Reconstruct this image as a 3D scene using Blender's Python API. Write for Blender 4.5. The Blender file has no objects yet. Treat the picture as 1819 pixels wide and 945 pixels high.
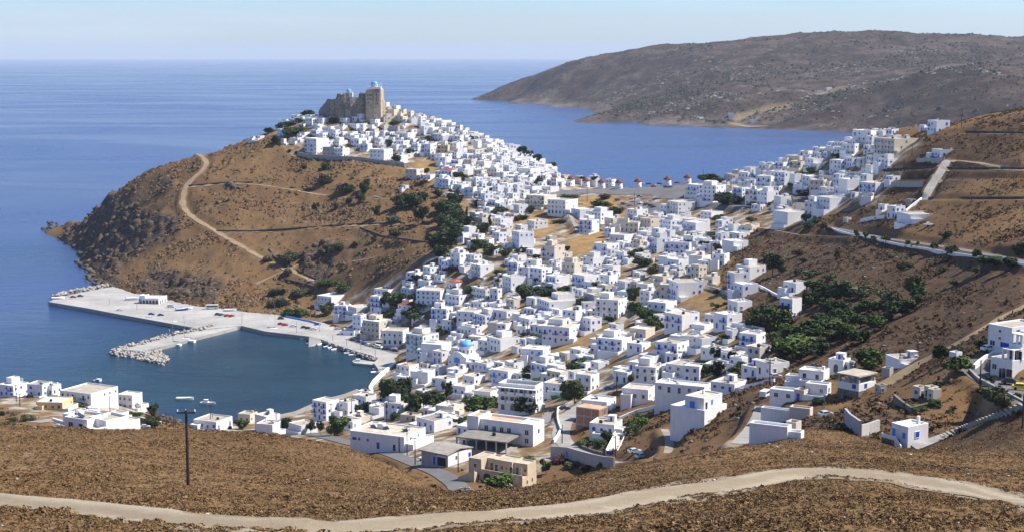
import bpy, bmesh, math, random
import numpy as np
from mathutils import Vector, Matrix
R = math.radians
rng = random.Random(7)
nrg = np.random.default_rng(11)
scene = bpy.context.scene
C = scene.collection

# ---------------------------------------------------------------- camera
W0, H0, F0 = 1819.0, 945.0, 2700.0        # the photograph's frame and focal length in its own pixels
EYE = 98.0                                # eye level row
HC = 170.0                                # eye height above the sea
TH = math.atan((H0/2-EYE)/F0)
cam = bpy.data.cameras.new('camera'); camo = bpy.data.objects.new('camera', cam); C.objects.link(camo)
camo.location = (0, 0, HC); camo.rotation_euler = (R(90)-TH, 0, 0)
cam.sensor_width = 36.0; cam.lens = 36.0*F0/W0
cam.clip_start = 1.0; cam.clip_end = 300000.0
scene.camera = camo
# ---------------------------------------------------------------- light
SKY_TINT = (0.70, 0.83, 1.10, 1)         # dry northern air: less yellow at the horizon
SUN_EL, SUN_AZ = 50.0, 83.0               # azimuth measured clockwise from the view direction (+Y)
world = bpy.data.worlds.new('World'); scene.world = world; world.use_nodes = True
wn = world.node_tree; wn.nodes.clear()
wo = wn.nodes.new('ShaderNodeOutputWorld'); wb = wn.nodes.new('ShaderNodeBackground')
sk = wn.nodes.new('ShaderNodeTexSky'); sk.sky_type = 'NISHITA'; sk.sun_disc = False
sk.sun_elevation = R(SUN_EL); sk.sun_rotation = R(SUN_AZ)
sk.altitude = 0; sk.air_density = 1.0; sk.dust_density = 0.3; sk.ozone_density = 4.0
tc = wn.nodes.new('ShaderNodeTexCoord'); mp = wn.nodes.new('ShaderNodeMapping'); mp.inputs['Scale'].default_value = (1.2, 1.2, 16)
nz = wn.nodes.new('ShaderNodeTexNoise'); nz.inputs['Scale'].default_value = 2.2; nz.inputs['Detail'].default_value = 7; nz.inputs['Roughness'].default_value = 0.6; nz.inputs['Distortion'].default_value = 0.5
cr = wn.nodes.new('ShaderNodeMapRange'); cr.inputs[1].default_value = 0.46; cr.inputs[2].default_value = 0.8; cr.inputs[3].default_value = 0.0; cr.inputs[4].default_value = 0.22
tn = wn.nodes.new('ShaderNodeMix'); tn.data_type = 'RGBA'; tn.blend_type = 'MULTIPLY'; tn.inputs[0].default_value = 1.0; tn.inputs[7].default_value = SKY_TINT
cm = wn.nodes.new('ShaderNodeMix'); cm.data_type = 'RGBA'; cm.inputs[7].default_value = (6.4, 7.3, 9.2, 1)
wn.links.new(tc.outputs['Generated'], mp.inputs[0]); wn.links.new(mp.outputs[0], nz.inputs[0]); wn.links.new(nz.outputs[0], cr.inputs[0])
wn.links.new(sk.outputs[0], tn.inputs[6]); wn.links.new(tn.outputs[2], cm.inputs[6]); wn.links.new(cr.outputs[0], cm.inputs[0])
wn.links.new(cm.outputs[2], wb.inputs[0]); wb.inputs[1].default_value = 0.09
wn.links.new(wb.outputs[0], wo.inputs[0])
sl = bpy.data.lights.new('sun', 'SUN'); sl.energy = 4.9; sl.angle = R(0.5); sl.color = (1.0, 0.95, 0.87)
so = bpy.data.objects.new('sun', sl); C.objects.link(so)
sd = Vector((math.sin(R(SUN_AZ))*math.cos(R(SUN_EL)), math.cos(R(SUN_AZ))*math.cos(R(SUN_EL)), math.sin(R(SUN_EL))))
so.rotation_euler = sd.to_track_quat('Z', 'Y').to_euler(); so.location = (300, 100, 600)
scene.view_settings.view_transform = 'Standard'; scene.view_settings.look = 'None'
scene.view_settings.exposure = 0.78; scene.view_settings.gamma = 1.0
try: scene.view_settings.use_curve_mapping = False
except Exception: pass
cy = scene.cycles
cy.max_bounces = 5; cy.diffuse_bounces = 3; cy.glossy_bounces = 2; cy.transmission_bounces = 2
cy.volume_bounces = 0; cy.transparent_max_bounces = 4
cy.caustics_reflective = False; cy.caustics_refractive = False
cy.use_denoising = True

# ---------------------------------------------------------------- pixel of the photograph -> place
CT, ST = math.cos(TH), math.sin(TH)
def ray(px, py):
    a = (px-W0/2)/F0; b = (H0/2-py)/F0
    y = CT+b*ST; z = -ST+b*CT
    return a/y, z/y                       # X per metre of depth, z per metre of depth
def atY(px, py, Y):
    u, s = ray(px, py); return np.array((u*Y, Y, HC+s*Y))
def atZ(px, py, z):
    u, s = ray(px, py); Y = (z-HC)/s; return np.array((u*Y, Y, z))
def hid(px, Y, z):
    u, s = ray(px, 400); return np.array((u*Y, Y, z))

# ---------------------------------------------------------------- tagging, meshes
def tag(o, label=None, cat=None, group=None, kind=None):
    if label: o['label'] = label
    if cat: o['category'] = cat
    if group: o['group'] = group
    if kind: o['kind'] = kind
    return o
def empty(name, loc, rz=0.0):
    o = bpy.data.objects.new(name, None); C.objects.link(o)
    o.location = loc; o.rotation_euler = (0, 0, rz); o.empty_display_size = 0.5
    return o
def mesh_obj(name, verts, faces, mats, parent=None, mi=None, smooth=False):
    me = bpy.data.meshes.new(name)
    me.from_pydata([tuple(v) for v in verts], [], faces)
    for m in (mats if isinstance(mats, (list, tuple)) else [mats]): me.materials.append(m)
    if mi is not None: me.polygons.foreach_set('material_index', mi)
    if smooth: me.polygons.foreach_set('use_smooth', [True]*len(me.polygons))
    me.update()
    o = bpy.data.objects.new(name, me); C.objects.link(o)
    if parent is not None: o.parent = parent
    return o
def np_mesh(name, co, tri, mats, parent=None, smooth=False, col=None, colname='Col', n=3):
    me = bpy.data.meshes.new(name)
    co = np.asarray(co, np.float32); tri = np.asarray(tri, np.int32)
    me.vertices.add(len(co)); me.vertices.foreach_set('co', co.ravel())
    me.loops.add(tri.size); me.loops.foreach_set('vertex_index', tri.ravel())
    me.polygons.add(len(tri)); me.polygons.foreach_set('loop_start', np.arange(0, tri.size, n, dtype=np.int32))
    if smooth: me.polygons.foreach_set('use_smooth', np.ones(len(tri), bool))
    me.update(calc_edges=True)
    if col is not None:
        a = me.color_attributes.new(colname, 'FLOAT_COLOR', 'POINT')
        a.data.foreach_set('color', np.asarray(col, np.float32).ravel())
    for m in (mats if isinstance(mats, (list, tuple)) else [mats]): me.materials.append(m)
    o = bpy.data.objects.new(name, me); C.objects.link(o)
    if parent is not None: o.parent = parent
    return o
class MB:
    """collects boxes, prisms, bars and tubes, then links them as one mesh object"""
    def __init__(s): s.v = []; s.f = []; s.m = []
    def add(s, v, f, m=0):
        k = len(s.v); s.v += [tuple(p) for p in v]; s.f += [tuple(i+k for i in q) for q in f]; s.m += [m]*len(f)
    def box(s, x0, x1, y0, y1, z0, z1, m=0):
        v = [(x0,y0,z0),(x1,y0,z0),(x1,y1,z0),(x0,y1,z0),(x0,y0,z1),(x1,y0,z1),(x1,y1,z1),(x0,y1,z1)]
        s.add(v, [(0,3,2,1),(4,5,6,7),(0,1,5,4),(1,2,6,5),(2,3,7,6),(3,0,4,7)], m)
    def prism(s, pts, z0, z1, m=0, mt=None):
        n = len(pts)
        ar = sum(pts[i][0]*pts[(i+1)%n][1]-pts[(i+1)%n][0]*pts[i][1] for i in range(n))
        if ar < 0: pts = pts[::-1]
        zz0 = z0 if hasattr(z0, '__len__') else [z0]*n
        zz1 = z1 if hasattr(z1, '__len__') else [z1]*n
        if ar < 0: zz0 = list(zz0)[::-1]; zz1 = list(zz1)[::-1]
        v = [(p[0],p[1],z) for p,z in zip(pts,zz0)]+[(p[0],p[1],z) for p,z in zip(pts,zz1)]
        s.add(v, [tuple(range(n))[::-1]]+[(i,(i+1)%n,n+(i+1)%n,n+i) for i in range(n)], m)
        s.add([(p[0],p[1],z) for p,z in zip(pts,zz1)], [tuple(range(n))], m if mt is None else mt)
    def rings(s, rings, m=0, cap=True):
        n = len(rings[0]); k = len(s.v)
        for r in rings: s.v += [tuple(p) for p in r]
        f = []
        for j in range(len(rings)-1):
            for i in range(n):
                a = k+j*n+i; b = k+j*n+(i+1)%n
                f.append((a, b, b+n, a+n))
        if cap:
            f.append(tuple(k+i for i in range(n))[::-1]); f.append(tuple(k+(len(rings)-1)*n+i for i in range(n)))
        s.f += f; s.m += [m]*len(f)
    def lathe(s, prof, n=16, m=0, c=(0,0), cap=True):
        s.rings([[(c[0]+r*math.cos(2*math.pi*i/n), c[1]+r*math.sin(2*math.pi*i/n), z) for i in range(n)] for r, z in prof], m, cap)
    def bar(s, a, b, r, m=0, n=6, r2=None):
        a = Vector(a); b = Vector(b); d = (b-a).normalized()
        t = d.orthogonal().normalized(); q = d.cross(t)
        r2 = r if r2 is None else r2
        s.rings([[p+t*(rr*math.cos(2*math.pi*i/n))+q*(rr*math.sin(2*math.pi*i/n)) for i in range(n)] for p, rr in ((a,r),(b,r2))], m)
    def build(s, name, mats, parent=None, smooth=False):
        return mesh_obj(name, s.v, s.f, mats, parent, s.m, smooth)

# ---------------------------------------------------------------- materials
MAT = {}
class NT:
    def __init__(s, name):
        s.m = bpy.data.materials.new(name); s.m.use_nodes = True
        s.t = s.m.node_tree; s.t.nodes.clear()
        s.out = s.n('OutputMaterial'); s.b = s.n('BsdfPrincipled'); s.l(s.b.outputs[0], s.out.inputs[0])
    def n(s, t, **k):
        x = s.t.nodes.new('ShaderNode'+t)
        for a, v in k.items(): setattr(x, a, v)
        return x
    def l(s, a, b): s.t.links.new(a, b)
    def setv(s, sock, v):
        if hasattr(v, 'is_linked') or hasattr(v, 'links'): s.l(v, sock)
        else: sock.default_value = v if not (isinstance(v, tuple) and len(v) == 3) else (*v, 1)
    def coord(s, kind='Object'):
        return s.n('TexCoord').outputs[kind]
    def noise(s, vec, scale, detail=4, rough=0.6, dist=0.0):
        x = s.n('TexNoise'); s.l(vec, x.inputs['Vector']); x.inputs['Scale'].default_value = scale
        x.inputs['Detail'].default_value = detail; x.inputs['Roughness'].default_value = rough
        x.inputs['Distortion'].default_value = dist
        return x.outputs[0]
    def vor(s, vec, scale, feature='F1', out=0):
        x = s.n('TexVoronoi', feature=feature); s.l(vec, x.inputs['Vector']); x.inputs['Scale'].default_value = scale
        return x.outputs[out]
    def ramp(s, fac, stops, interp='LINEAR'):
        x = s.n('ValToRGB'); x.color_ramp.interpolation = interp
        e = x.color_ramp.elements
        while len(e) > 1: e.remove(e[-1])
        for i, (p, c) in enumerate(stops):
            q = e[0] if i == 0 else e.new(p)
            q.position = p; q.color = (*c, 1) if not isinstance(c, (int, float)) else (c, c, c, 1)
        s.l(fac, x.inputs[0]); return x.outputs[0]
    def mix(s, fac, a, b, mode='MIX'):
        x = s.n('Mix', data_type='RGBA', blend_type=mode)
        s.setv(x.inputs[0], fac); s.setv(x.inputs[6], a); s.setv(x.inputs[7], b)
        return x.outputs[2]
    def math(s, op, a, b=0.0, clamp=False):
        x = s.n('Math', operation=op, use_clamp=clamp); s.setv(x.inputs[0], a); s.setv(x.inputs[1], b); return x.outputs[0]
    def mapr(s, v, a, b, c=0.0, d=1.0):
        x = s.n('MapRange'); s.l(v, x.inputs[0])
        for i, q in enumerate((a, b, c, d)): x.inputs[i+1].default_value = q
        return x.outputs[0]
    def mapping(s, vec, scale=(1,1,1), rot=(0,0,0)):
        x = s.n('Mapping'); s.l(vec, x.inputs[0]); x.inputs['Scale'].default_value = scale; x.inputs['Rotation'].default_value = rot
        return x.outputs[0]
    def bump(s, h, strength=0.5, dist=1.0):
        x = s.n('Bump'); x.inputs['Strength'].default_value = strength; x.inputs['Distance'].default_value = dist
        s.l(h, x.inputs['Height']); s.l(x.outputs[0], s.b.inputs['Normal'])
    def base(s, c): s.setv(s.b.inputs['Base Color'], c)
    def rough(s, r): s.setv(s.b.inputs['Roughness'], r)
    def spec(s, v): s.b.inputs['Specular IOR Level'].default_value = v
def simple(name, col, rough=0.7, var=0.12, scale=1.5, metallic=0.0, spec=0.3, rand=0.0, bump=0.0):
    k = NT(name); v = k.coord()
    n = k.noise(v, scale, 5, 0.65)
    f = k.mapr(n, 0.25, 0.75, 1-var, 1+var)
    if rand:
        oi = k.n('ObjectInfo'); f = k.math('MULTIPLY', f, k.mapr(oi.outputs['Random'], 0, 1, 1-rand, 1+rand*0.3))
    c = k.mix(1.0, col, f, 'MULTIPLY')
    k.base(c); k.rough(rough); k.b.inputs['Metallic'].default_value = metallic; k.spec(spec)
    if bump: k.bump(n, bump, 0.1)
    MAT[name] = k.m
    return k.m
# ---------------------------------------------------------------- the lie of the land
V = [  # photo column, photo row, distance ahead in metres: what the ground does there
(0,945,105),(300,945,100),(600,945,103),(909,945,105),(1200,945,100),(1500,945,95),(1819,945,95),
(0,900,125),(0,860,160),(0,800,210),(0,757,262),(-300,900,125),(-300,760,260),
(330,900,140),(330,860,180),(330,800,235),(300,764,270),(500,777,268),(600,800,262),(650,812,258),(700,832,256),(740,851,252),(780,869,247),(805,882,243),
(500,860,190),(650,880,190),(830,893,238),(860,890,234),(900,880,235),(960,863,240),(1100,834,240),(1300,794,245),(1400,788,250),
(1500,802,250),(1600,803,258),(1700,812,262),(1819,835,245),(1750,760,310),(1819,720,325),(1720,790,285),
(1450,838,190),(1200,868,165),(1000,903,140),(1819,885,165),(1650,850,185),(1450,800,232),(1500,890,128),(1800,920,115),(1200,910,125),
(60,705,690),(60,735,640),(100,755,600),(230,745,655),(170,705,690),
(600,745,680),(600,765,630),(650,800,548),(730,830,475),(780,850,435),(830,878,398),(860,850,430),(950,863,425),
(700,760,600),(800,800,505),(700,720,680),(810,655,735),(705,592,890),(640,560,955),
(580,545,995),(590,525,1010),
(140,370,1430),(190,330,1380),(150,410,1400),(200,400,1270),(200,450,1200),(230,430,1190),(250,350,1250),(250,313,1330),
(330,290,1310),(360,276,1320),(430,259,1300),(490,228,1330),(300,400,1170),(300,470,1100),(400,470,1060),(400,350,1180),
(350,490,1075),(500,500,1040),(600,500,1010),(500,400,1130),(600,400,1080),(500,300,1230),(640,290,1200),(620,350,1150),
(700,450,985),(700,350,1130),(560,280,1240),(740,480,930),(650,525,985),(750,540,900),(850,560,830),(760,600,840),
(790,410,1015),(850,430,970),(560,240,1270),(590,208,1300),(620,199,1312),(650,196,1314),(680,194,1320),(730,203,1325),(600,235,1280),(650,250,1270),(720,255,1260),(720,290,1210),
(760,211,1330),(850,248,1310),(930,277,1280),(990,303,1240),(800,300,1180),(750,335,1130),(850,350,1100),(900,330,1130),(900,400,1030),(960,370,1070),
(1000,322,1200),(1050,332,1170),(1100,337,1150),(1220,328,1130),(1290,316,1110),
(1310,330,1080),(1400,290,1010),(1450,350,930),(1500,265,960),(1550,247,930),(1620,252,860),(1660,241,820),(1740,212,830),(1819,199,820),(1900,187,820),
(1600,330,780),(1500,340,880),(1700,330,700),(1819,330,650),(1819,420,520),(1700,420,600),(1600,400,675),(1480,405,780),(1400,400,850),
(1350,430,820),(1300,460,780),(1500,470,640),(1600,500,560),(1700,500,510),(1819,480,470),(1819,560,380),(1700,600,410),(1600,600,450),
(1500,570,520),(1430,590,520),(1350,560,600),(1400,500,650),(1300,520,700),(1300,640,530),(1400,660,460),(1560,660,415),(1250,590,600),
(1200,640,570),(1150,600,640),(1200,500,780),(1100,560,740),(1100,620,640),(1000,640,680),(1000,560,770),(900,640,720),(900,560,800),
(900,700,640),(850,740,600),(1000,740,540),(1000,700,590),(1100,690,570),(1100,740,500),(1200,690,520),(1200,760,435),(1290,720,430),
(1350,690,445),(1340,783,378),(1280,770,400),(1450,750,350),(1430,700,400),(1520,705,395),(1600,720,345),(1680,690,335),(1650,795,300),
(1760,640,345),(1819,690,300),(1720,650,355),(1150,800,430),(1030,800,470),(1000,780,490),(950,820,450),(1100,815,430),(900,780,495),
(1000,500,850),(1100,450,900),(1000,430,950),(1200,430,900),(1250,400,940),(1200,360,1050),(1100,380,1040),(950,470,900),(850,480,900),(1300,370,990),(1380,380,900),
]
Z = [  # column, row, height above the sea: the shore, the quays and the sea bed
(97,404,0),(130,421,0),(145,438,0),(160,456,0),(172,476,0),(175,499,0),(195,508,1.5),(230,513,3),(300,525,3.6),(380,541,3.6),(450,553,3.6),(520,562,3.6),
(0,694,0),(100,696,0),(200,703,0),(250,717,0),(266,732,0),(282,750,0),(420,742,0),(500,740,0),(550,724,0),(615,702,0),(655,688,0),
(340,752,2),(460,764,3),(-150,690,0),(-400,690,0),(640,630,0.5),(700,640,1.8),(690,655,1.2),(678,670,1.0),(722,648,3.5),(705,662,3.5),(672,690,2.5),(740,622,3.5),(682,613,1.5),(655,604,1.5),(714,624,1.8),(625,598,1.5),
(60,560,-12),(300,600,-10),(450,630,-10),(200,690,-6),(400,690,-8),(600,660,-6),(560,640,-6),(100,490,-12),(60,430,-18),(40,380,-20),(130,505,-8),
(440,595,-7),(540,612,-5),(150,545,-9),(260,590,-9),(-300,600,-15),(-300,450,-20),(620,655,-3),(330,710,-7),(520,715,-3),
]
Hd = [(100,400,55),(100,520,28),(300,400,58),(300,520,24),(500,380,62),(500,500,28),(650,340,74),(760,330,70),(-300,420,55),(-300,600,20),
(909,30,150),(300,30,150),(1500,30,150),(-300,50,145),(2100,50,145),(740,300,79),(780,285,82),(830,262,84),(830,300,70),(870,290,76),(909,320,70),(1100,320,76),(1300,320,86),(1450,295,97),
(760,1480,20),(850,1430,10),(930,1380,10),(990,1340,15),(620,1450,60),(620,1600,-15),(430,1440,30),(430,1560,-15),(250,1450,10),(250,1570,-15),
(800,1600,-15),(1000,1480,-15),(1050,1240,55),(1100,1230,48),(1100,1340,-10),(1220,1210,50),(1300,1300,5),(1300,1400,-15),(1400,1160,60),(1500,1150,60),(1500,1400,-15),
(1819,1300,60),(1819,1600,-15),(140,1560,-15),(1740,950,125),(1740,1100,100),(2100,820,150),(2200,600,125),(2200,400,112),(2100,300,108),(2100,1300,70),(2700,100,140),(2700,300,112),(2700,600,128),(2700,1000,130),(2700,1500,60),(-900,100,140),(-900,300,80),(-900,600,20),(-900,800,-8),(-900,1300,-20),(80,1620,-18),(1000,1690,-20),(1500,1690,-20)]
pts = [atY(*p) for p in V]+[atZ(*p) for p in Z]+[hid(*p) for p in Hd]
P = np.array(pts)
cu = np.stack([P[:,0]/P[:,1], np.log(P[:,1])], 1); cz = P[:,2]
CC = 0.035
def kern(a, b): return np.sqrt(((a[:,None,:]-b[None,:,:])**2).sum(-1)+CC*CC)
n = len(cu)
A = np.zeros((n+3, n+3)); A[:n,:n] = kern(cu, cu)-np.eye(n)*0.004
A[:n,n] = 1; A[:n,n+1:] = cu; A[n,:n] = 1; A[n+1:,:n] = cu.T
wgt = np.linalg.solve(A, np.concatenate([cz, [0,0,0]]))
NU, NV = 900, 1080
U0, U1, Y0, Y1 = -0.72, 0.72, 26.0, 1720.0
us = np.linspace(U0, U1, NU); vs = np.linspace(math.log(Y0), math.log(Y1), NV)
UU, VV = np.meshgrid(us, vs)              # rows: depth
g = np.stack([UU.ravel(), VV.ravel()], 1)
TZ = np.empty(len(g))
for i in range(0, len(g), 40000):
    q = g[i:i+40000]; TZ[i:i+40000] = kern(q, cu)@wgt[:n]+wgt[n]+q@wgt[n+1:]
TZ = TZ.reshape(NV, NU)
TY = np.exp(VV); TX = UU*TY

# value noise on the ground plane, in metres
_tab = nrg.random((256, 256))
def vnoise(x, y):
    xi = np.floor(x).astype(int); yi = np.floor(y).astype(int); fx = x-xi; fy = y-yi
    fx = fx*fx*(3-2*fx); fy = fy*fy*(3-2*fy)
    g_ = lambda a, b: _tab[a & 255, b & 255]
    return (g_(xi,yi)*(1-fx)+g_(xi+1,yi)*fx)*(1-fy)+(g_(xi,yi+1)*(1-fx)+g_(xi+1,yi+1)*fx)*fy-0.5
def fbm(x, y, o=4):
    s = 0; a = 1
    for k in range(o): s = s+a*vnoise(x*2**k+17.3*k, y*2**k+5.1*k); a *= 0.5
    return s
def ridge(x, y, o=4):
    s = 0; a = 1
    for k in range(o): s = s+a*(0.25-np.abs(vnoise(x*2**k+7.3*k, y*2**k+3.7*k))); a *= 0.55
    return s
def inpoly(x, y, poly):
    r = np.zeros(np.shape(x), bool); m = len(poly); j = m-1
    for i in range(m):
        xi, yi = poly[i][:2]; xj, yj = poly[j][:2]
        c = ((yi > y) != (yj > y)) & (x < (xj-xi)*(y-yi)/((yj-yi) if yj != yi else 1e-9)+xi)
        r ^= c; j = i
    return r
def col_of(u): return (u-U0)/(U1-U0)*(NU-1)
def row_of(Y): return (np.log(Y)-math.log(Y0))/(math.log(Y1)-math.log(Y0))*(NV-1)
def gz(X, Y):
    """ground height at X, Y (bilinear on the grid)"""
    X = np.asarray(X, float); Y = np.asarray(Y, float)
    c = np.clip(col_of(X/Y), 0, NU-1.001); r = np.clip(row_of(Y), 0, NV-1.001)
    ci = c.astype(int); ri = r.astype(int); fc = c-ci; fr = r-ri
    return (TZ[ri,ci]*(1-fc)+TZ[ri,ci+1]*fc)*(1-fr)+(TZ[ri+1,ci]*(1-fc)+TZ[ri+1,ci+1]*fc)*fr
_rowY = np.exp(vs)
def at(px, py, ymin=0.0):
    """the point of the ground seen at a pixel"""
    u, s = ray(px, py)
    z = gz(u*_rowY, _rowY); h = HC+s*_rowY
    hit = np.nonzero((z >= h) & (_rowY >= ymin))[0]
    if len(hit) == 0 or hit[0] == 0:
        if len(hit) == 0:                 # just over the skyline: the nearest miss
            k = np.argmax(np.where((_rowY > 500) & (_rowY < 1400), z-h, -1e9)); Y = _rowY[k]
            return np.array((u*Y, Y, float(max(gz(u*Y, Y), min(h[k], gz(u*Y, Y)+5)))))
        Y = _rowY[0]
    else:
        i = hit[0]; d0 = h[i-1]-z[i-1]; d1 = z[i]-h[i]
        t = d0/(d0+d1) if d0+d1 > 0 else 0.0
        if d0 < 0: t = 0
        Y = _rowY[i-1]*(1-t)+_rowY[i]*t
    return np.array((u*Y, Y, float(gz(u*Y, Y))))
def wpoly(pp, ymin=0.0): return [at(x, y, ymin)[:2] for x, y in pp]

# relief: broken rock on the sea cliffs, hummocks on the slopes, none where people built
def blurmask(poly, soft=6.0):
    m = inpoly(TX, TY, poly).astype(float)
    return m
def blur(m, k=3):
    for _ in range(k):
        m = (m+np.roll(m,1,0)+np.roll(m,-1,0)+np.roll(m,1,1)+np.roll(m,-1,1))/5
    return m
# ---- where people built, where rock shows, where dry grass grows: outlines seen in the photograph, laid on the ground
TOWN = [[(470,240),(560,205),(690,195),(990,300),(1080,340),(1290,318),(1420,270),(1560,225),(1640,250),(1590,330),(1560,360),(1420,400),(1330,405),(1290,440),(1270,500),(1300,530),(1250,560),(1300,600),(1330,650),(1300,680),(1190,700),(1090,690),(1060,720),(1000,730),(1010,800),(940,860),(860,850),(650,790),(560,750),(640,690),(720,640),(660,600),(560,560),(590,515),(690,500),(740,470),(810,440),(830,380),(790,340),(720,290),(640,280),(520,270)],
        [(0,660),(240,690),(260,730),(230,770),(120,760),(0,720)], [(350,735),(560,725),(600,790),(430,775)]]
GOLD = [[(925,378),(1000,386),(990,400),(962,425),(915,402)],[(1000,416),(1090,406),(1062,446),(1008,456)],[(915,632),(980,602),(1062,590),(1050,626),(960,642)],
        [(1060,575),(1112,560),(1122,590),(1080,592)],[(1205,537),(1250,510),(1305,528),(1288,582),(1232,546)],[(1000,343),(1080,347),(1142,372),(1120,402),(1010,370)],
        [(735,280),(780,287),(792,306),(738,312)],[(1290,445),(1330,430),(1345,460),(1300,490)],[(870,640),(930,630),(1000,640),(960,655)],[(1215,395),(1260,385),(1290,380),(1280,400)]]
DARK = [[(1290,395),(1480,405),(1819,470),(1819,560),(1700,640),(1430,660),(1330,620),(1300,470)],[(1300,700),(1450,720),(1600,740),(1819,720),(1819,800),(1560,790),(1290,780)],[(1600,290),(1819,200),(1819,300),(1620,360),(1590,400)],
        [(1480,360),(1560,350),(1600,400),(1480,405)]]
ROCK = [[(92,406),(140,362),(185,328),(215,325),(205,350),(190,375),(225,395),(215,410),(165,425),(130,425)],[(140,440),(170,425),(200,425),(215,455),(205,490),(225,512),(190,510),(168,480)],[(225,508),(280,475),(330,490),(400,500),(380,541),(300,527)],[(270,322),(300,318),(320,330),(290,340)],[(380,330),(420,322),(440,330),(400,338)]]
def maskof(polys, k, ymin=0.0):
    m = np.zeros_like(TX)
    for p in polys: m = np.maximum(m, inpoly(TX, TY, wpoly(p, ymin)).astype(float))
    return blur(m, k)
m_town = maskof(TOWN, 4, 280); m_gold = maskof(GOLD, 3, 280); m_dark = maskof(DARK, 10, 262); m_rock = maskof(ROCK, 5, 280)

def resample(p, step):
    p = np.asarray(p, float); d = np.r_[0, np.cumsum(np.hypot(*np.diff(p[:,:2], axis=0).T))]
    m = max(2, int(d[-1]/step)+1); t = np.linspace(0, d[-1], m)
    return np.stack([np.interp(t, d, p[:,i]) for i in range(p.shape[1])], 1)
def smooth(p, k=2):
    p = p.copy()
    for _ in range(k):
        q = p.copy(); q[1:-1] = (p[:-2]+2*p[1:-1]+p[2:])/4; p = q
    return p
m_road = np.zeros_like(TX)
def carve(line, half, fall):
    """level the ground along a line of X, Y, z"""
    global TZ
    lo = line[:,:2].min(0)-half-fall; hi = line[:,:2].max(0)+half+fall
    sel = np.nonzero((TX > lo[0]) & (TX < hi[0]) & (TY > lo[1]) & (TY < hi[1]))
    x = TX[sel]; y = TY[sel]; best = np.full(len(x), 1e9); bz = np.zeros(len(x))
    for a, b in zip(line[:-1], line[1:]):
        d = b-a; L2 = d[0]**2+d[1]**2+1e-9
        t = np.clip(((x-a[0])*d[0]+(y-a[1])*d[1])/L2, 0, 1)
        q = np.hypot(x-a[0]-t*d[0], y-a[1]-t*d[1]); w = q < best
        best[w] = q[w]; bz[w] = (a[2]+t*d[2])[w]
    k = np.clip((best-half)/fall, 0, 1); k = k*k*(3-2*k)
    TZ[sel] = TZ[sel]*k+bz*(1-k)
    m_road[sel] = np.maximum(m_road[sel], 1-k)
def line_px(pp, step=4.0, ymin=0.0, k=4):
    w = np.array([at(x, y, ymin) for x, y in pp]); w = smooth(resample(w, step), k)
    return w
TR_UP = [(-260,868),(-100,876),(0,882),(100,892),(200,902),(350,912),(550,925),(650,922),(750,913),(910,906),(1035,891),(1135,867),(1260,847),(1410,832),(1535,835),(1660,847),(1819,877),(1960,912)]
TR_LO = [(-260,880),(-100,892),(0,901),(90,910),(175,920),(310,944),(450,968),(600,966),(765,944),(910,929),(1035,914),(1175,899),(1275,888),(1335,870),(1400,853),(1460,851),(1585,860),(1710,881),(1819,902),(1960,948)]
def edge_pair():
    xs = np.linspace(-250, 1950, 240); u = np.array(TR_UP, float); l = np.array(TR_LO, float)
    yu = np.interp(xs, u[:,0], u[:,1]); yl = np.interp(xs, l[:,0], l[:,1])
    return smooth(np.array([at(x, y) for x, y in zip(xs, yu)]), 4), smooth(np.array([at(x, y) for x, y in zip(xs, yl)]), 4)
tr_up, tr_lo = edge_pair()
tr_mid = (tr_up+tr_lo)/2; tr_mid[:,2] = gz(tr_mid[:,0], tr_mid[:,1]); tr_mid = smooth(tr_mid, 12)
tr_half = np.hypot(*(tr_up-tr_lo)[:,:2].T)/2
carve(tr_mid, 2.6, 2.0)

# relief on top of the smooth ground
dist = np.clip((TY-150)/900, 0, 1)
built = np.clip(m_town*1.2+m_road*1.5, 0, 1)
gx_ = np.gradient(TZ, axis=1)/np.maximum(np.gradient(TX, axis=1), 1e-6)
slope = np.clip(np.abs(gx_)+np.abs(np.gradient(TZ, axis=0)/np.gradient(TY, axis=0)), 0, 3)
cliff = np.clip(blur(((TZ < 45) & (TZ > -4) & (TY > 1020) & (slope > 0.8)).astype(float), 3)+m_rock, 0, 1)*(1-m_road)
cliff[TX/TY > -0.12] *= 0.4
TZ = TZ+(1-built)*(0.55*fbm(TX/9, TY/9, 4)*(0.6+1.2*dist)+1.6*fbm(TX/45, TY/45, 3)*np.clip(dist*1.6, 0.15, 1))
TZ = TZ+cliff*(8*ridge(TX/22, TY/30+TZ/30, 5)+5*fbm(TX/6, TZ/5+TY/9, 4))
hl_ = np.clip((TY-1000)/60, 0, 1)*(TX/TY < -0.06)*(1-built)*(1-cliff); TZ = TZ+hl_*2.2*fbm(TX/18, TY/18, 4)
near = np.clip((300-TY)/60, 0, 1)*(1-np.clip(m_road*1.3, 0, 1))
TZ = TZ+near*0.3*fbm(TX/2.2, TY/2.2, 3)

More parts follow.
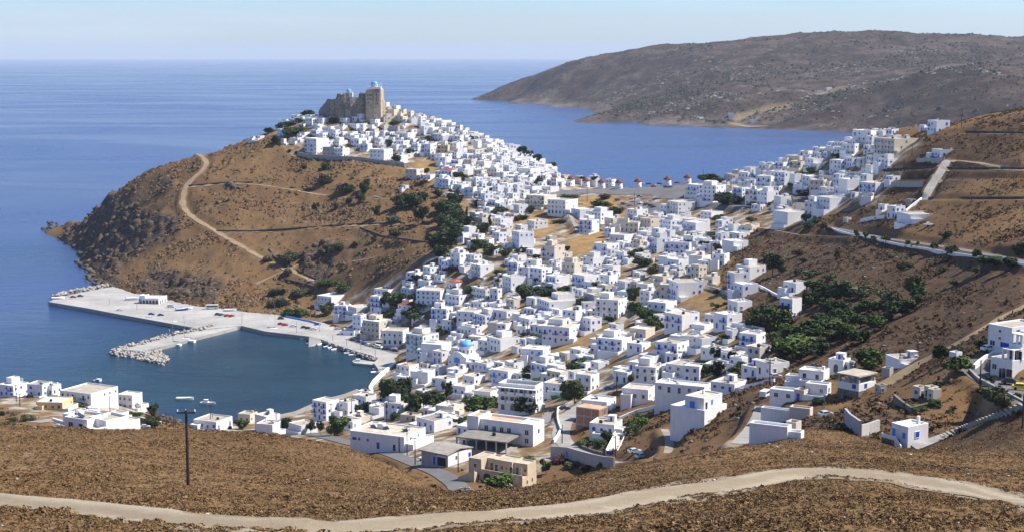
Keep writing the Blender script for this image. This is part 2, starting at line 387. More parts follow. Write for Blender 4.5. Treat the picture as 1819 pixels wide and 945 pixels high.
# ---- roads, lanes and footpaths: (name, line, half width, material)
ROADS = [
 ('road', [(836,892),(826,878),(810,860),(785,842),(745,826),(700,808),(660,795),(620,786),(585,777),(540,768),(500,766)], 3.2, 'asphalt', 300),
 ('road', [(1160,812),(1120,820),(1085,824),(1050,812),(1010,795),(995,775),(1000,752),(1015,733),(1050,712),(1075,696),(1110,692),(1150,690)], 3.0, 'concrete', 300),
 ('road', [(1900,745),(1819,712),(1780,690),(1745,668),(1722,655),(1735,640),(1790,628)], 3.4, 'asphalt', 285),
 ('road', [(1470,404),(1520,414),(1580,426),(1640,434),(1700,443),(1760,454),(1830,468),(1900,482)], 2.6, 'asphalt', 300),
 ('lane', [(1318,788),(1335,765),(1352,742),(1356,722)], 2.3, 'concrete', 300),
 ('lane', [(1186,805),(1191,785),(1184,768),(1180,762)], 1.2, 'gravel', 300),
 ('path', [(1819,240),(1740,238),(1660,240),(1640,246)], 1.2, 'dirt', 300),
 ('path', [(1840,305),(1790,300),(1740,290),(1690,285)], 1.8, 'dirt', 300),
 ('path', [(1570,306),(1640,301),(1700,303),(1819,304)], 1.2, 'dirt', 300),
 ('path', [(1560,322),(1640,320),(1700,320),(1840,319)], 1.4, 'dirt', 300),
 ('lane', [(1640,356),(1655,330),(1672,305),(1683,285)], 2.2, 'concrete', 300),
 ('path', [(1600,357),(1650,356),(1720,356),(1840,356)], 1.2, 'dirt', 300),
 ('path', [(352,274),(362,282),(368,291),(362,302),(345,316),(330,330),(327,345),(323,363),(332,378),(350,392),(375,406),(400,422),(430,438),(460,456),(500,475),(540,492),(570,505),(610,512)], 2.2, 'dirt', 300),
 ('path', [(330,334),(370,330),(420,326),(470,330),(520,338),(570,347),(620,352),(690,354)], 1.3, 'dirt', 300),
 ('path', [(390,412),(440,413),(500,412),(560,406),(640,401),(715,399),(780,404)], 1.0, 'dirt', 300),
 ('path', [(330,332),(300,348),(250,372),(210,392),(180,402)], 0.9, 'dirt', 300),
 ('path', [(640,408),(670,420),(740,428)], 0.9, 'dirt', 300),
 ('path', [(620,466),(680,455),(730,435)], 0.9, 'dirt', 300),
 ('path', [(455,505),(480,492),(505,482),(530,470)], 1.4, 'dirt', 300),
 ('road', [(990,345),(1020,352),(1060,344),(1110,338),(1160,336),(1220,334),(1290,340),(1340,350)], 3.0, 'concrete', 300),
 ('road', [(1120,352),(1180,352),(1230,356),(1290,362),(1330,370),(1370,368),(1400,345)], 3.2, 'asphalt', 300),
 ('road', [(1400,345),(1430,352),(1415,375),(1390,385)], 3.4, 'asphalt', 300),
 ('road', [(520,276),(560,280),(610,284),(660,288),(710,294)], 2.6, 'concrete', 300),
 ('path', [(1250,385),(1310,400),(1350,405),(1420,418),(1470,420),(1520,420)], 1.0, 'dirt', 300),
 ('lane', [(995,345),(1030,420),(1000,428),(980,435)], 1.2, 'concrete', 300),
 ('lane', [(890,545),(910,520),(928,500)], 2.0, 'concrete', 300),
 ('lane', [(1078,598),(1095,580),(1112,562),(1118,550)], 1.6, 'concrete', 300),
 ('path', [(1560,690),(1640,640),(1720,600),(1790,560),(1850,530)], 1.6, 'dirt', 300),
 ('lane', [(460,775),(430,778)], 1.2, 'gravel', 300),
 ('lane', [(60,750),(100,745),(122,752),(90,765)], 3.5, 'gravel', 300),
]
road_lines = []
for nm, pp, hw, mt, ym in ROADS:
    if len(pp) < 2: continue
    ln = line_px(pp, 3.0, ym, 6); carve(ln, hw+0.8, 3.0); road_lines.append((nm, ln, hw, mt))
m_road = np.clip(m_road, 0, 1)
# ---------------------------------------------------------------- surfaces
def ground_material():
    k = NT('ground'); v = k.coord('Object')
    at_ = k.n('Attribute', attribute_name='Mask'); sep = k.n('SeparateColor'); k.l(at_.outputs['Color'], sep.inputs[0])
    town, rock, dark = sep.outputs[0], sep.outputs[1], sep.outputs[2]; gold = at_.outputs['Alpha']
    at2 = k.n('Attribute', attribute_name='Track'); trk = at2.outputs['Fac']
    big = k.noise(v, 0.018, 6, 0.62); mid = k.noise(v, 0.16, 6, 0.7); fine = k.noise(v, 1.3, 5, 0.75)
    base = k.ramp(big, [(0.3, (0.12,0.067,0.029)), (0.5, (0.168,0.098,0.041)), (0.72, (0.23,0.143,0.062))])
    base = k.mix(k.mapr(mid, 0.4, 0.7), base, (0.135,0.08,0.038))
    base = k.mix(k.mapr(fine, 0.52, 0.72), base, (0.082,0.052,0.028))
    goldc = k.ramp(mid, [(0.3, (0.17,0.10,0.04)), (0.7, (0.34,0.225,0.095))])
    base = k.mix(gold, base, goldc)
    darkc = k.ramp(k.noise(v, 0.3, 6, 0.75), [(0.32, (0.042,0.028,0.018)), (0.5, (0.085,0.053,0.029)), (0.72, (0.15,0.092,0.047))])
    base = k.mix(dark, base, darkc)
    # grey outcrops and stones
    out = k.math('MULTIPLY', k.mapr(k.noise(v, 0.05, 7, 0.7, 0.6), 0.56, 0.68), k.mapr(k.vor(v, 0.8), 0.0, 0.5, 1, 0), True)
    base = k.mix(k.math('MULTIPLY', out, 0.75), base, (0.24,0.21,0.18))
    rn = k.noise(v, 0.2, 9, 0.78, 0.5)
    rockc = k.ramp(rn, [(0.3, (0.022,0.018,0.016)), (0.46, (0.06,0.046,0.036)), (0.56, (0.125,0.086,0.054)), (0.72, (0.19,0.14,0.095))])
    base = k.mix(rock, base, rockc)
    tn = k.noise(v, 0.11, 4, 0.6)
    townc = k.ramp(tn, [(0.42, (0.15,0.092,0.042)), (0.52, (0.22,0.17,0.11)), (0.60, (0.34,0.31,0.27)), (0.74, (0.44,0.42,0.38))])
    base = k.mix(k.math('MULTIPLY', town, k.math('SUBTRACT', 1.0, gold)), base, townc)
    base = k.mix(k.math('MULTIPLY', trk, 0.75), base, k.ramp(fine, [(0.3, (0.21,0.165,0.105)), (0.7, (0.33,0.27,0.19))]))
    k.base(base); k.rough(0.95); k.spec(0.1)
    hgt = k.math('ADD', k.math('MULTIPLY', mid, 0.6), k.math('MULTIPLY', fine, 0.25))
    hgt = k.math('ADD', hgt, k.math('MULTIPLY', k.math('MULTIPLY', rn, rock), 3.0))
    k.bump(hgt, 0.7, 1.2)
    return k.m
M_GROUND = ground_material()
def far_hill_material():
    k = NT('far_hill'); v = k.coord('Object')
    a = k.noise(v, 0.0035, 6, 0.6); b = k.noise(v, 0.012, 8, 0.72, 0.3); c = k.noise(v, 0.085, 4, 0.8)
    base = k.ramp(a, [(0.3, (0.036,0.025,0.018)), (0.5, (0.064,0.043,0.03)), (0.75, (0.095,0.065,0.042))])
    base = k.mix(k.math('MULTIPLY', k.mapr(b, 0.5, 0.6), 0.6), base, (0.125,0.10,0.08))
    base = k.mix(k.mapr(b, 0.50, 0.38), base, (0.038,0.028,0.022))
    at_ = k.n('Attribute', attribute_name='Mask'); sep = k.n('SeparateColor'); k.l(at_.outputs['Color'], sep.inputs[0])
    shr = k.mapr(k.vor(v, 0.055), 0.25, 0.45, 1, 0)
    den = k.mapr(k.noise(v, 0.008, 4, 0.6), 0.42, 0.58)
    base = k.mix(k.math('MULTIPLY', k.math('MULTIPLY', shr, den), 0.95), base, (0.014,0.017,0.011))
    base = k.mix(k.math('MULTIPLY', k.mapr(c, 0.55, 0.66), 0.45), base, (0.17,0.15,0.13))
    base = k.mix(sep.outputs[0], base, k.ramp(b, [(0.35, (0.055,0.045,0.038)), (0.6, (0.22,0.185,0.15)), (0.8, (0.3,0.26,0.22))]))
    base = k.mix(sep.outputs[1], base, k.ramp(b, [(0.4, (0.26,0.19,0.10)), (0.6, (0.34,0.26,0.15))]))
    base = k.mix(k.math('MULTIPLY', sep.outputs[2], 0.7), base, k.ramp(b, [(0.35, (0.024,0.0165,0.0135)), (0.5, (0.047,0.032,0.025)), (0.68, (0.10,0.076,0.06))]))
    k.base(base); k.rough(1.0); k.spec(0.05); k.bump(k.math('ADD', k.math('MULTIPLY', b, 10.0), k.math('MULTIPLY', c, 4.0)), 0.9, 1.0)
    return k.m
def sea_material():
    k = NT('sea'); v = k.coord('Object')
    # long wind lanes lie across the view, short chop on top
    st = k.mapping(v, (0.0009, 0.0024, 1), (0, 0, R(9)))
    lane = k.noise(st, 1.0, 7, 0.6, 1.2)
    sh = k.n('Attribute', attribute_name='Shallow').outputs['Fac']
    base = k.mix(k.mapr(lane, 0.45, 0.68), (0.019,0.043,0.128), (0.032,0.066,0.168))
    base = k.mix(sh, base, k.ramp(k.noise(v, 0.02, 4, 0.6), [(0.35, (0.006,0.027,0.043)), (0.7, (0.012,0.042,0.058))]))
    k.base(base); k.spec(0.36); k.b.inputs['IOR'].default_value = 1.33
    k.rough(k.mapr(lane, 0.4, 0.7, 0.16, 0.34))
    w1 = k.noise(k.mapping(v, (0.5, 0.9, 1), (0, 0, R(20))), 1.0, 4, 0.65, 0.3)
    w2 = k.noise(k.mapping(v, (0.06, 0.085, 1), (0, 0, R(25))), 1.0, 5, 0.7, 0.4)
    h = k.math('ADD', k.math('MULTIPLY', w1, 0.35), k.math('MULTIPLY', w2, 1.6))
    k.bump(h, 0.8, 1.0)
    return k.m
M_SEA = sea_material()
def strip_mat(name, c0, c1, scale, bump=0.3):
    k = NT(name); v = k.coord(); a = k.noise(v, scale, 6, 0.7); b = k.noise(v, scale*0.12, 4, 0.6)
    c = k.mix(k.mapr(a, 0.3, 0.7), c0, c1); c = k.mix(1.0, c, k.mapr(b, 0.3, 0.7, 0.75, 1.12), 'MULTIPLY')
    k.base(c); k.rough(0.92); k.spec(0.15); k.bump(a, bump, 0.2); MAT[name] = k.m
    return k.m
strip_mat('asphalt', (0.11,0.107,0.105), (0.17,0.165,0.16), 1.2)
strip_mat('concrete', (0.23,0.215,0.195), (0.31,0.295,0.27), 0.8)
strip_mat('gravel', (0.22,0.19,0.15), (0.34,0.30,0.25), 1.5)
strip_mat('dirt', (0.20,0.145,0.085), (0.285,0.215,0.135), 1.0)
strip_mat('quay', (0.30,0.285,0.26), (0.40,0.385,0.355), 0.35, 0.15)
def track_mat():
    k = NT('track'); v = k.coord()
    a = k.noise(v, 0.5, 6, 0.7); b = k.noise(v, 6.0, 5, 0.75); p = k.vor(v, 3.2)
    c = k.ramp(a, [(0.3, (0.235,0.19,0.125)), (0.5, (0.30,0.245,0.165)), (0.7, (0.36,0.30,0.21))])
    ac = k.n('Attribute', attribute_name='Across').outputs['Fac']; acn = k.math('ADD', ac, k.math('MULTIPLY', k.math('SUBTRACT', k.noise(v, 0.25, 3, 0.6), 0.5), 0.35))
    c = k.mix(0.8, c, k.ramp(acn, [(0.0, (0.16,0.125,0.08)), (0.14, (0.25,0.205,0.14)), (0.28, (0.34,0.29,0.21)), (0.42, (0.235,0.19,0.125)), (0.56, (0.25,0.20,0.13)), (0.70, (0.345,0.295,0.215)), (0.86, (0.24,0.195,0.13)), (1.0, (0.15,0.115,0.07))]), 'MIX')
    c = k.mix(k.mapr(b, 0.55, 0.75), c, (0.17,0.135,0.09))
    c = k.mix(k.mapr(p, 0.16, 0.08), c, (0.42,0.39,0.34))
    k.base(c); k.rough(0.95); k.spec(0.1); k.bump(k.math('ADD', a, k.math('MULTIPLY', b, 0.5)), 0.6, 0.3); MAT['track'] = k.m
track_mat()
def stone(name, cols, scale):
    k = NT(name); v = k.coord(); a = k.noise(v, scale, 7, 0.7, 0.4); w = k.vor(v, scale*4.0)
    c = k.ramp(a, [(0.36, cols[0]), (0.5, cols[1]), (0.64, cols[2])])
    c = k.mix(k.mapr(w, 0.35, 0.6, 0, 0.55), c, cols[0])
    k.base(c); k.rough(0.95); k.spec(0.1); k.bump(k.math('ADD', a, k.math('MULTIPLY', w, -0.4)), 0.8, 0.4); MAT[name] = k.m
stone('castle_stone', [(0.11,0.098,0.083), (0.27,0.245,0.208), (0.48,0.435,0.36)], 0.5)
stone('castle_facade', [(0.27,0.21,0.14), (0.50,0.42,0.31), (0.62,0.54,0.42)], 0.6)
stone('rubble_wall', [(0.11,0.098,0.085), (0.22,0.20,0.175), (0.33,0.30,0.265)], 0.6)
stone('boulder', [(0.22,0.20,0.175), (0.40,0.37,0.33), (0.55,0.52,0.47)], 0.5)
stone('crag', [(0.04,0.03,0.022), (0.12,0.083,0.055), (0.23,0.165,0.11)], 0.4)
stone('dark_rock', [(0.05,0.042,0.036), (0.11,0.09,0.075), (0.19,0.16,0.13)], 0.5)
def plaster(name, col, streak=0.10):
    k = NT(name); v = k.coord('Object'); g_ = k.n('NewGeometry')
    a = k.noise(v, 0.7, 5, 0.65); s_ = k.noise(k.mapping(v, (1.6, 1.6, 0.22)), 1.0, 4, 0.6)
    oi = k.n('ObjectInfo')
    f = k.math('MULTIPLY', k.mapr(a, 0.3, 0.7, 1-streak*0.7, 1.02), k.mapr(s_, 0.35, 0.7, 1.02, 1-streak))
    f = k.math('MULTIPLY', f, k.mapr(oi.outputs['Random'], 0, 1, 0.9, 1.03))
    c = k.mix(1.0, col, f, 'MULTIPLY')
    c = k.mix(k.math('MULTIPLY', k.mapr(k.noise(v, 0.35, 6, 0.7), 0.6, 0.75), 0.35), c, (0.5,0.46,0.39))
    k.base(c); k.rough(0.85); k.spec(0.2); k.bump(a, 0.1, 0.05); MAT[name] = k.m
plaster('white', (0.80,0.795,0.78)); plaster('cream', (0.66,0.59,0.48)); plaster('tan', (0.60,0.49,0.345)); plaster('grey', (0.42,0.405,0.38), 0.2)
plaster('yellow', (0.66,0.50,0.26))
def roofmat(name, c0, c1, c2):
    k = NT(name); v = k.coord('Object'); a = k.noise(v, 0.45, 6, 0.65); oi = k.n('ObjectInfo')
    c = k.ramp(a, [(0.3, c0), (0.5, c1), (0.7, c2)])
    c = k.mix(1.0, c, k.mapr(oi.outputs['Random'], 0, 1, 0.78, 1.08), 'MULTIPLY')
    k.base(c); k.rough(0.95); k.spec(0.1); MAT[name] = k.m
roofmat('roof_cream', (0.32,0.272,0.205), (0.42,0.37,0.292), (0.54,0.49,0.41))
roofmat('roof_white', (0.50,0.475,0.43), (0.64,0.62,0.58), (0.76,0.75,0.72))
roofmat('roof_grey', (0.19,0.172,0.147), (0.26,0.237,0.205), (0.33,0.305,0.265))
roofmat('roof_terracotta', (0.42,0.22,0.125), (0.55,0.32,0.20), (0.60,0.42,0.30))
roofmat('roof_red', (0.25,0.06,0.038), (0.33,0.09,0.052), (0.38,0.14,0.08))
simple('blue_paint', (0.022,0.07,0.42), 0.5, 0.15, 3, rand=0.3)
simple('light_blue_paint', (0.06,0.24,0.62), 0.5, 0.12, 3)
simple('green_paint', (0.04,0.22,0.20), 0.5, 0.12, 3)
simple('dark_glass', (0.02,0.023,0.028), 0.15, 0.2, 2, spec=0.6)
simple('brown_paint', (0.10,0.055,0.03), 0.6, 0.2, 3)
simple('dome_blue', (0.10,0.36,0.70), 0.45, 0.07, 0.8)
simple('white_paint', (0.80,0.80,0.79), 0.5, 0.05, 2)
simple('wood', (0.04,0.028,0.022), 0.85, 0.3, 4, bump=0.3)
simple('steel', (0.45,0.46,0.47), 0.4, 0.1, 4, metallic=0.7)
simple('black', (0.02,0.02,0.021), 0.6, 0.2, 4)
simple('rubber', (0.02,0.02,0.02), 0.9, 0.2, 4)
simple('brick', (0.36,0.165,0.10), 0.9, 0.25, 2.5, bump=0.2)
simple('bark', (0.10,0.075,0.055), 0.95, 0.3, 3, bump=0.4)
simple('cap_red', (0.15,0.045,0.038), 0.85, 0.2, 1.2)
simple('panel_blue', (0.012,0.016,0.03), 0.15, 0.1, 2, spec=0.7)
simple('canvas_white', (0.78,0.78,0.76), 0.8, 0.06, 2)
for nm, c in dict(car_white=(0.78,0.78,0.77), car_red=(0.36,0.02,0.02), car_blue=(0.015,0.05,0.25), car_dark=(0.03,0.033,0.04), car_silver=(0.48,0.5,0.52), car_yellow=(0.75,0.55,0.03), car_green=(0.02,0.14,0.09), car_orange=(0.75,0.16,0.02)).items():
    k = NT(nm); k.base(c); k.rough(0.3); k.spec(0.5); k.b.inputs['Coat Weight'].default_value = 0.4; MAT[nm] = k.m
def leafmat(name, c0, c1, c2, soft=False):
    k = NT(name); a = k.n('Attribute', attribute_name='Col').outputs['Fac']; oi = k.n('ObjectInfo')
    c = k.ramp(a, [(0.0, c0), (0.5, c1), (1.0, c2)])
    c = k.mix(1.0, c, k.mapr(oi.outputs['Random'], 0, 1, 0.75, 1.2), 'MULTIPLY')
    k.base(c); k.rough(0.85); k.spec(0.15); MAT[name] = k.m
    if soft: k.l(k.n('Attribute', attribute_name='Nrm').outputs['Vector'], k.b.inputs['Normal'])
leafmat('leaf_green', (0.028,0.048,0.014), (0.062,0.095,0.026), (0.11,0.15,0.045))
leafmat('leaf_dark', (0.02,0.033,0.014), (0.04,0.06,0.021), (0.072,0.096,0.034))
leafmat('leaf_olive', (0.05,0.055,0.026), (0.085,0.09,0.042), (0.13,0.13,0.068))
leafmat('leaf_magenta', (0.05,0.02,0.03), (0.10,0.03,0.05), (0.06,0.06,0.03))
leafmat('dark_scrub', (0.035,0.025,0.014), (0.085,0.053,0.027), (0.15,0.095,0.046))
leafmat('dry_grass', (0.17,0.105,0.05), (0.27,0.18,0.085), (0.38,0.27,0.14))
leafmat('juniper', (0.012,0.015,0.009), (0.022,0.026,0.014), (0.04,0.042,0.023))
leafmat('scrub', (0.115,0.072,0.034), (0.205,0.126,0.056), (0.31,0.205,0.098))
leafmat('scrub_soft', (0.085,0.052,0.025), (0.165,0.10,0.044), (0.27,0.175,0.08), True)
leafmat('dark_scrub_soft', (0.042,0.028,0.016), (0.095,0.058,0.028), (0.165,0.105,0.05), True)
# ---------------------------------------------------------------- ground, sea, far hills, roads
def grid_faces(nr, nc):
    i = np.arange(nr*nc).reshape(nr, nc)
    return np.stack([i[:-1,:-1], i[:-1,1:], i[1:,1:], i[1:,:-1]], -1).reshape(-1, 4)
co = np.stack([TX, TY, TZ], -1).reshape(-1, 3)
rockm = np.clip(cliff*1.1+np.clip((slope-0.95)*1.2, 0, 0.6)*(TY > 1000)*(TX/TY < -0.1)*(1-m_road), 0, 1)
mask = np.stack([m_town, rockm, m_dark, m_gold], -1).reshape(-1, 4)
ground = np_mesh('ground', co, grid_faces(NV, NU), M_GROUND, smooth=True, col=mask, colname='Mask', n=4)
a = ground.data.attributes.new('Track', 'FLOAT', 'POINT')
trk = m_road*(TY < 320)
a.data.foreach_set('value', trk.astype(np.float32).ravel())
tag(ground, kind='structure')

# the sea: a sheet that follows the curve of the earth out to the horizon
er = np.r_[np.linspace(-400, 1800, 90), np.geomspace(1900, 62000, 50)]
eu = np.linspace(-1, 1, 121)
sx = []; 
for d in er:
    half = 900+max(d, 0)*0.9
    sx.append(np.stack([eu*half, np.full_like(eu, d), -(d*d+(eu*half)**2)/(2*6.371e6)*0.0], -1))
sco = np.concatenate(sx)
sea = np_mesh('sea', sco, grid_faces(len(er), 121), M_SEA, smooth=True, n=4)
tag(sea, kind='structure')
ba = np.array([atZ(x, y, 0)[:2] for x, y in [(340,610),(430,590),(620,625),(690,660),(560,740),(300,760),(250,690),(300,640)]])
bc = ba.mean(0)
dd = np.hypot((sco[:,0]-bc[0])/190, (sco[:,1]-bc[1])/230)
shal = np.clip(1.35-dd, 0, 1)
cap = atZ(120, 450, 0)[:2]; shal = np.maximum(shal, 0.35*np.clip(1.2-np.hypot((sco[:,0]-cap[0])/90, (sco[:,1]-cap[1])/160), 0, 1))
a = sea.data.attributes.new('Shallow', 'FLOAT', 'POINT'); a.data.foreach_set('value', shal.astype(np.float32))

# hills across the bay
FH = [(840,174,6300,0),(842,178,6300,1)]
fv = [(870,165,5950),(905,150,5800),(960,136,5650),(1000,126,5550),(1060,115,5500),(1100,108,5450),(1200,92,5400),(1300,75,5350),(1400,63,5300),(1500,57,5250),(1560,58,5250),(1640,63,5200),(1720,62,5200),(1780,69,5100),(1819,72,5100),(1950,80,5100),
      (900,175,5750),(960,172,5400),(1040,170,5100),(1100,150,5050),(1200,130,4950),(1300,120,4800),(1400,105,4800),(1500,100,4800),(1650,100,4700),(1819,105,4600),
      (1100,190,4300),(1035,210,4000),(1060,206,3930),(1100,207,3880),(1160,202,3800),(1220,203,3740),(1280,211,3660),(1200,185,4080),(1300,175,4000),(1400,165,4000),(1330,203,3800),(1350,212,3720),
      (1480,160,4050),(1440,175,3900),(1400,205,3720),(1440,205,3600),(1500,190,3600),(1560,150,3800),(1640,130,3700),(1700,125,3650),(1760,128,3600),(1819,135,3500),(1900,150,3400),(1600,190,3450),(1700,190,3300),(1819,200,3100),(1500,215,3500)]
fz = [(838,178,0),(900,184,0),(960,187,0),(1040,193,0),(1055,205,0),(1020,217,0),(1080,219,0),(1160,223,0),(1240,225,0),(1290,223,0),(1330,223,1),(1362,225,0),(1390,231,0),(1450,233,0),(1520,236,0),(1600,240,0),(1750,246,0),
      (800,185,-40),(900,200,-40),(1000,225,-30),(1100,240,-30),(1300,240,-30),(1500,250,-30),(980,198,-25),(820,172,-40),(1020,205,-15)]
fp = [atY(*p) for p in fv]+[atZ(*p) for p in fz]
for px in (870,960,1100,1300,1500,1700,1900): fp.append(hid(px, 7600, -60 if px < 1000 else 60)); fp.append(hid(px, 6700, 0 if px < 1000 else 150))
fp.append(hid(820, 6600, -40)); fp.append(hid(780, 6200, -60)); fp.append(hid(800, 5800, -60))
FP = np.array(fp); fu = np.stack([FP[:,0]/FP[:,1], np.log(FP[:,1])], 1)
m = len(fu); CC = 0.012
A = np.zeros((m+3, m+3)); A[:m,:m] = kern(fu, fu)-np.eye(m)*0.001; A[:m,m] = 1; A[:m,m+1:] = fu; A[m,:m] = 1; A[m+1:,:m] = fu.T
fw = np.linalg.solve(A, np.concatenate([FP[:,2], [0,0,0]]))
fnu, fnv = 460, 300
fus, fvs = np.meshgrid(np.linspace(-0.06, 0.52, fnu), np.linspace(math.log(2900), math.log(7400), fnv))
q = np.stack([fus.ravel(), fvs.ravel()], 1)
FZ = np.concatenate([kern(q[i:i+30000], fu)@fw[:m]+fw[m]+q[i:i+30000]@fw[m+1:] for i in range(0, len(q), 30000)]).reshape(fnv, fnu)
FY = np.exp(fvs); FX = fus*FY
FZ0 = FZ.copy()
up_ = np.clip(FZ/60, 0, 1)
FZ = FZ-up_*9+up_*(26*ridge(FX/420+.3*fbm(FX/300,FY/300,2), FY/900, 5)+10*fbm(FX/90, FY/120, 4)) + np.clip(FZ/12+0.4, 0, 1)*3.5*fbm(FX/40, FY/40, 3)
cl = np.clip(1-np.abs(FZ-6)/16, 0, 1)*np.clip(0.5+1.6*fbm(FX/200, FY/200, 3), 0, 1)
fields = np.zeros_like(FZ)
def fat(px, py):
    u, s = ray(px, py); Yr = np.exp(np.linspace(math.log(2900), math.log(7400), fnv))
    c = min(max(int((u+0.06)/0.58*(fnu-1)), 0), fnu-1); z = FZ[:, c]; hit = np.nonzero((z >= HC+s*Yr) & (z > 0.2))[0]
    i = hit[0] if len(hit) else fnv//2
    return np.array((u*Yr[i], Yr[i], max(z[i], 0)))
for pl in [[(1445,170),(1452,162),(1490,156),(1530,153),(1520,159),(1490,166)],[(1300,205),(1370,190),(1420,186),(1380,205),(1340,214)],[(1285,222),(1300,218),(1365,220),(1362,225)],[(1805,142),(1840,145),(1840,155),(1805,152)]]:
    fields = np.maximum(fields, inpoly(FX, FY, [fat(*p)[:2] for p in pl]).astype(float))
fields = blur(fields, 2)*np.clip(0.6+1.4*fbm(FX/60, FY/25, 3), 0, 1)
front = blur(inpoly(FX, FY, [fat(*p)[:2] for p in [(1365,229),(1430,196),(1500,166),(1560,149),(1640,131),(1720,125),(1790,133),(1850,150),(1860,246),(1500,236)]]).astype(float), 4)
fmask = np.stack([np.clip(cl*0.9, 0, 1), fields, front, 0*fields+1], -1).reshape(-1, 4)
far = np_mesh('far_hills', np.stack([FX, FY, FZ], -1).reshape(-1, 3), grid_faces(fnv, fnu), far_hill_material(), smooth=True, col=fmask, colname='Mask', n=4)
tag(far, kind='structure')

# road strips
TS = (0, .12, .25, .38, .5, .62, .75, .88, 1)
def strip(name, L, Rr, mat, dz=0.06):
    k = len(L); v = []; f = []
    mid = (L+Rr)/2
    for i in range(k):
        for t in TS:
            p = L[i]*(1-t)+Rr[i]*t; v.append((p[0], p[1], max(float(gz(p[0], p[1])), 0.0)+dz))
    for i in range(k-1):
        for j in range(len(TS)-1): q = i*len(TS)+j; f.append((q, q+1, q+len(TS)+1, q+len(TS)))
    o = mesh_obj(name, v, f, mat, smooth=True)
    a = o.data.attributes.new('Across', 'FLOAT', 'POINT'); a.data.foreach_set('value', np.tile(np.array(TS, np.float32), k))
    tag(o, kind='structure'); return o
wob = lambda k, s, a: a*fbm(np.arange(k)/s, np.full(k, s*3.1), 3)[:,None]
nrm = tr_up-tr_lo; nrm[:,2] = 0; nrm /= np.linalg.norm(nrm, axis=1)[:,None]
trk_ = strip('dirt_track', tr_up+nrm*wob(len(tr_up), 4, 1.2), tr_lo+nrm*wob(len(tr_up), 3, 1.2), MAT['track'], 0.09)
for nm, ln, hw, mt in road_lines:
    t = np.gradient(ln[:,:2], axis=0); t /= np.linalg.norm(t, axis=1)[:,None]+1e-9
    nn = np.stack([-t[:,1], t[:,0], 0*t[:,0]], 1)
    w = hw if mt != 'dirt' else hw*(1+wob(len(ln), 2.5, 0.7))
    strip(nm, ln+nn*w, ln-nn*w, MAT[mt], 0.10 if ln[:,1].mean() < 500 else 0.2)

def drape(name, pp, mat, dz=0.25, ymin=300):
    """a sheet of paving that lies on the ground inside an outline"""
    w = wpoly(pp, ymin); fq = grid_faces(NV, NU); cx_ = TX.ravel()[fq].mean(1); cy_ = TY.ravel()[fq].mean(1)
    k = np.nonzero(inpoly(cx_, cy_, w))[0]; fk = fq[k]; ids, inv = np.unique(fk, return_inverse=True)
    o = np_mesh(name, np.stack([TX.ravel()[ids], TY.ravel()[ids], TZ.ravel()[ids]+dz], 1), inv.reshape(-1, 4), mat, smooth=True, n=4); tag(o, kind='structure'); return o
drape('car_park', [(985,340),(1075,335),(1160,328),(1290,330),(1340,344),(1290,350),(1150,347),(1060,345)], MAT['asphalt'])
drape('car_park', [(1095,364),(1130,356),(1250,359),(1330,366),(1325,373),(1245,370),(1185,385),(1150,390)], MAT['asphalt'])
drape('car_park', [(960,345),(1000,338),(1040,341),(1020,352),(985,356)], MAT['asphalt'], .3)
drape('school_yard', [(885,735),(960,742),(975,725),(985,745),(960,752),(880,745)], MAT['concrete'], .2)

def haze():
    me = MB(); me.box(-64000, 64000, -900, 63500, -60, 420)
    k = bpy.data.materials.new('haze_air'); k.use_nodes = True; t = k.node_tree; t.nodes.clear()
    o = t.nodes.new('ShaderNodeOutputMaterial'); p = t.nodes.new('ShaderNodeVolumePrincipled')
    p.inputs['Color'].default_value = (0.72,0.82,0.98,1); p.inputs['Density'].default_value = HAZE; p.inputs['Anisotropy'].default_value = 0.0
    t.links.new(p.outputs[0], o.inputs['Volume'])
    b = me.build('haze', k); tag(b, kind='stuff')
HAZE = 2.8e-5
haze()
# ---------------------------------------------------------------- houses
class Meshes:                             # parts that repeat share their mesh
    d = {}
def unit(key, make):
    if key not in Meshes.d: Meshes.d[key] = make()
    return Meshes.d[key]
def mk(name, mb, mats):
    me = bpy.data.meshes.new(name); me.from_pydata(mb.v, [], mb.f)
    for m in mats: me.materials.append(m)
    me.polygons.foreach_set('material_index', mb.m); me.update(); return me
def put(name, me, parent, loc, rz=0.0, scale=(1,1,1)):
    o = bpy.data.objects.new(name, me); C.objects.link(o); o.parent = parent
    o.location = loc; o.rotation_euler = (0, 0, rz); o.scale = scale; return o
# a window looks towards -y, its foot at the origin
def win_mesh(kind):
    def f():
        b = MB()
        if kind == 'dark':
            b.box(-.5, .5, -.05, .05, 0, 1.25, 1); mats = [MAT['white_paint'], MAT['dark_glass']]
            b.box(-.03, .03, -.075, -.05, 0.0, 1.25, 0)
        else:
            pm = {'blue':'blue_paint','light':'light_blue_paint','green':'green_paint','brown':'brown_paint'}[kind]
            b.box(-.55, -.015, -.08, .05, 0, 1.3, 0); b.box(.015, .55, -.08, .05, 0, 1.3, 0); b.box(-.5, .5, -.03, .05, 0.02, 1.28, 1)
            mats = [MAT[pm], MAT['dark_glass']]
        return mk('window', b, mats)
    return unit(('win', kind), f)
def frame_mesh():
    def f():
        b = MB()
        b.box(-.66, .66, -.12, -.0, -.1, -.0, 0); b.box(-.66, .66, -.09, 0, 1.3, 1.4, 0)
        b.box(-.66, -.56, -.085, 0, 0, 1.3, 0); b.box(.56, .66, -.085, 0, 0, 1.3, 0)
        return mk('frame', b, [MAT['white_paint']])
    return unit('frame', f)
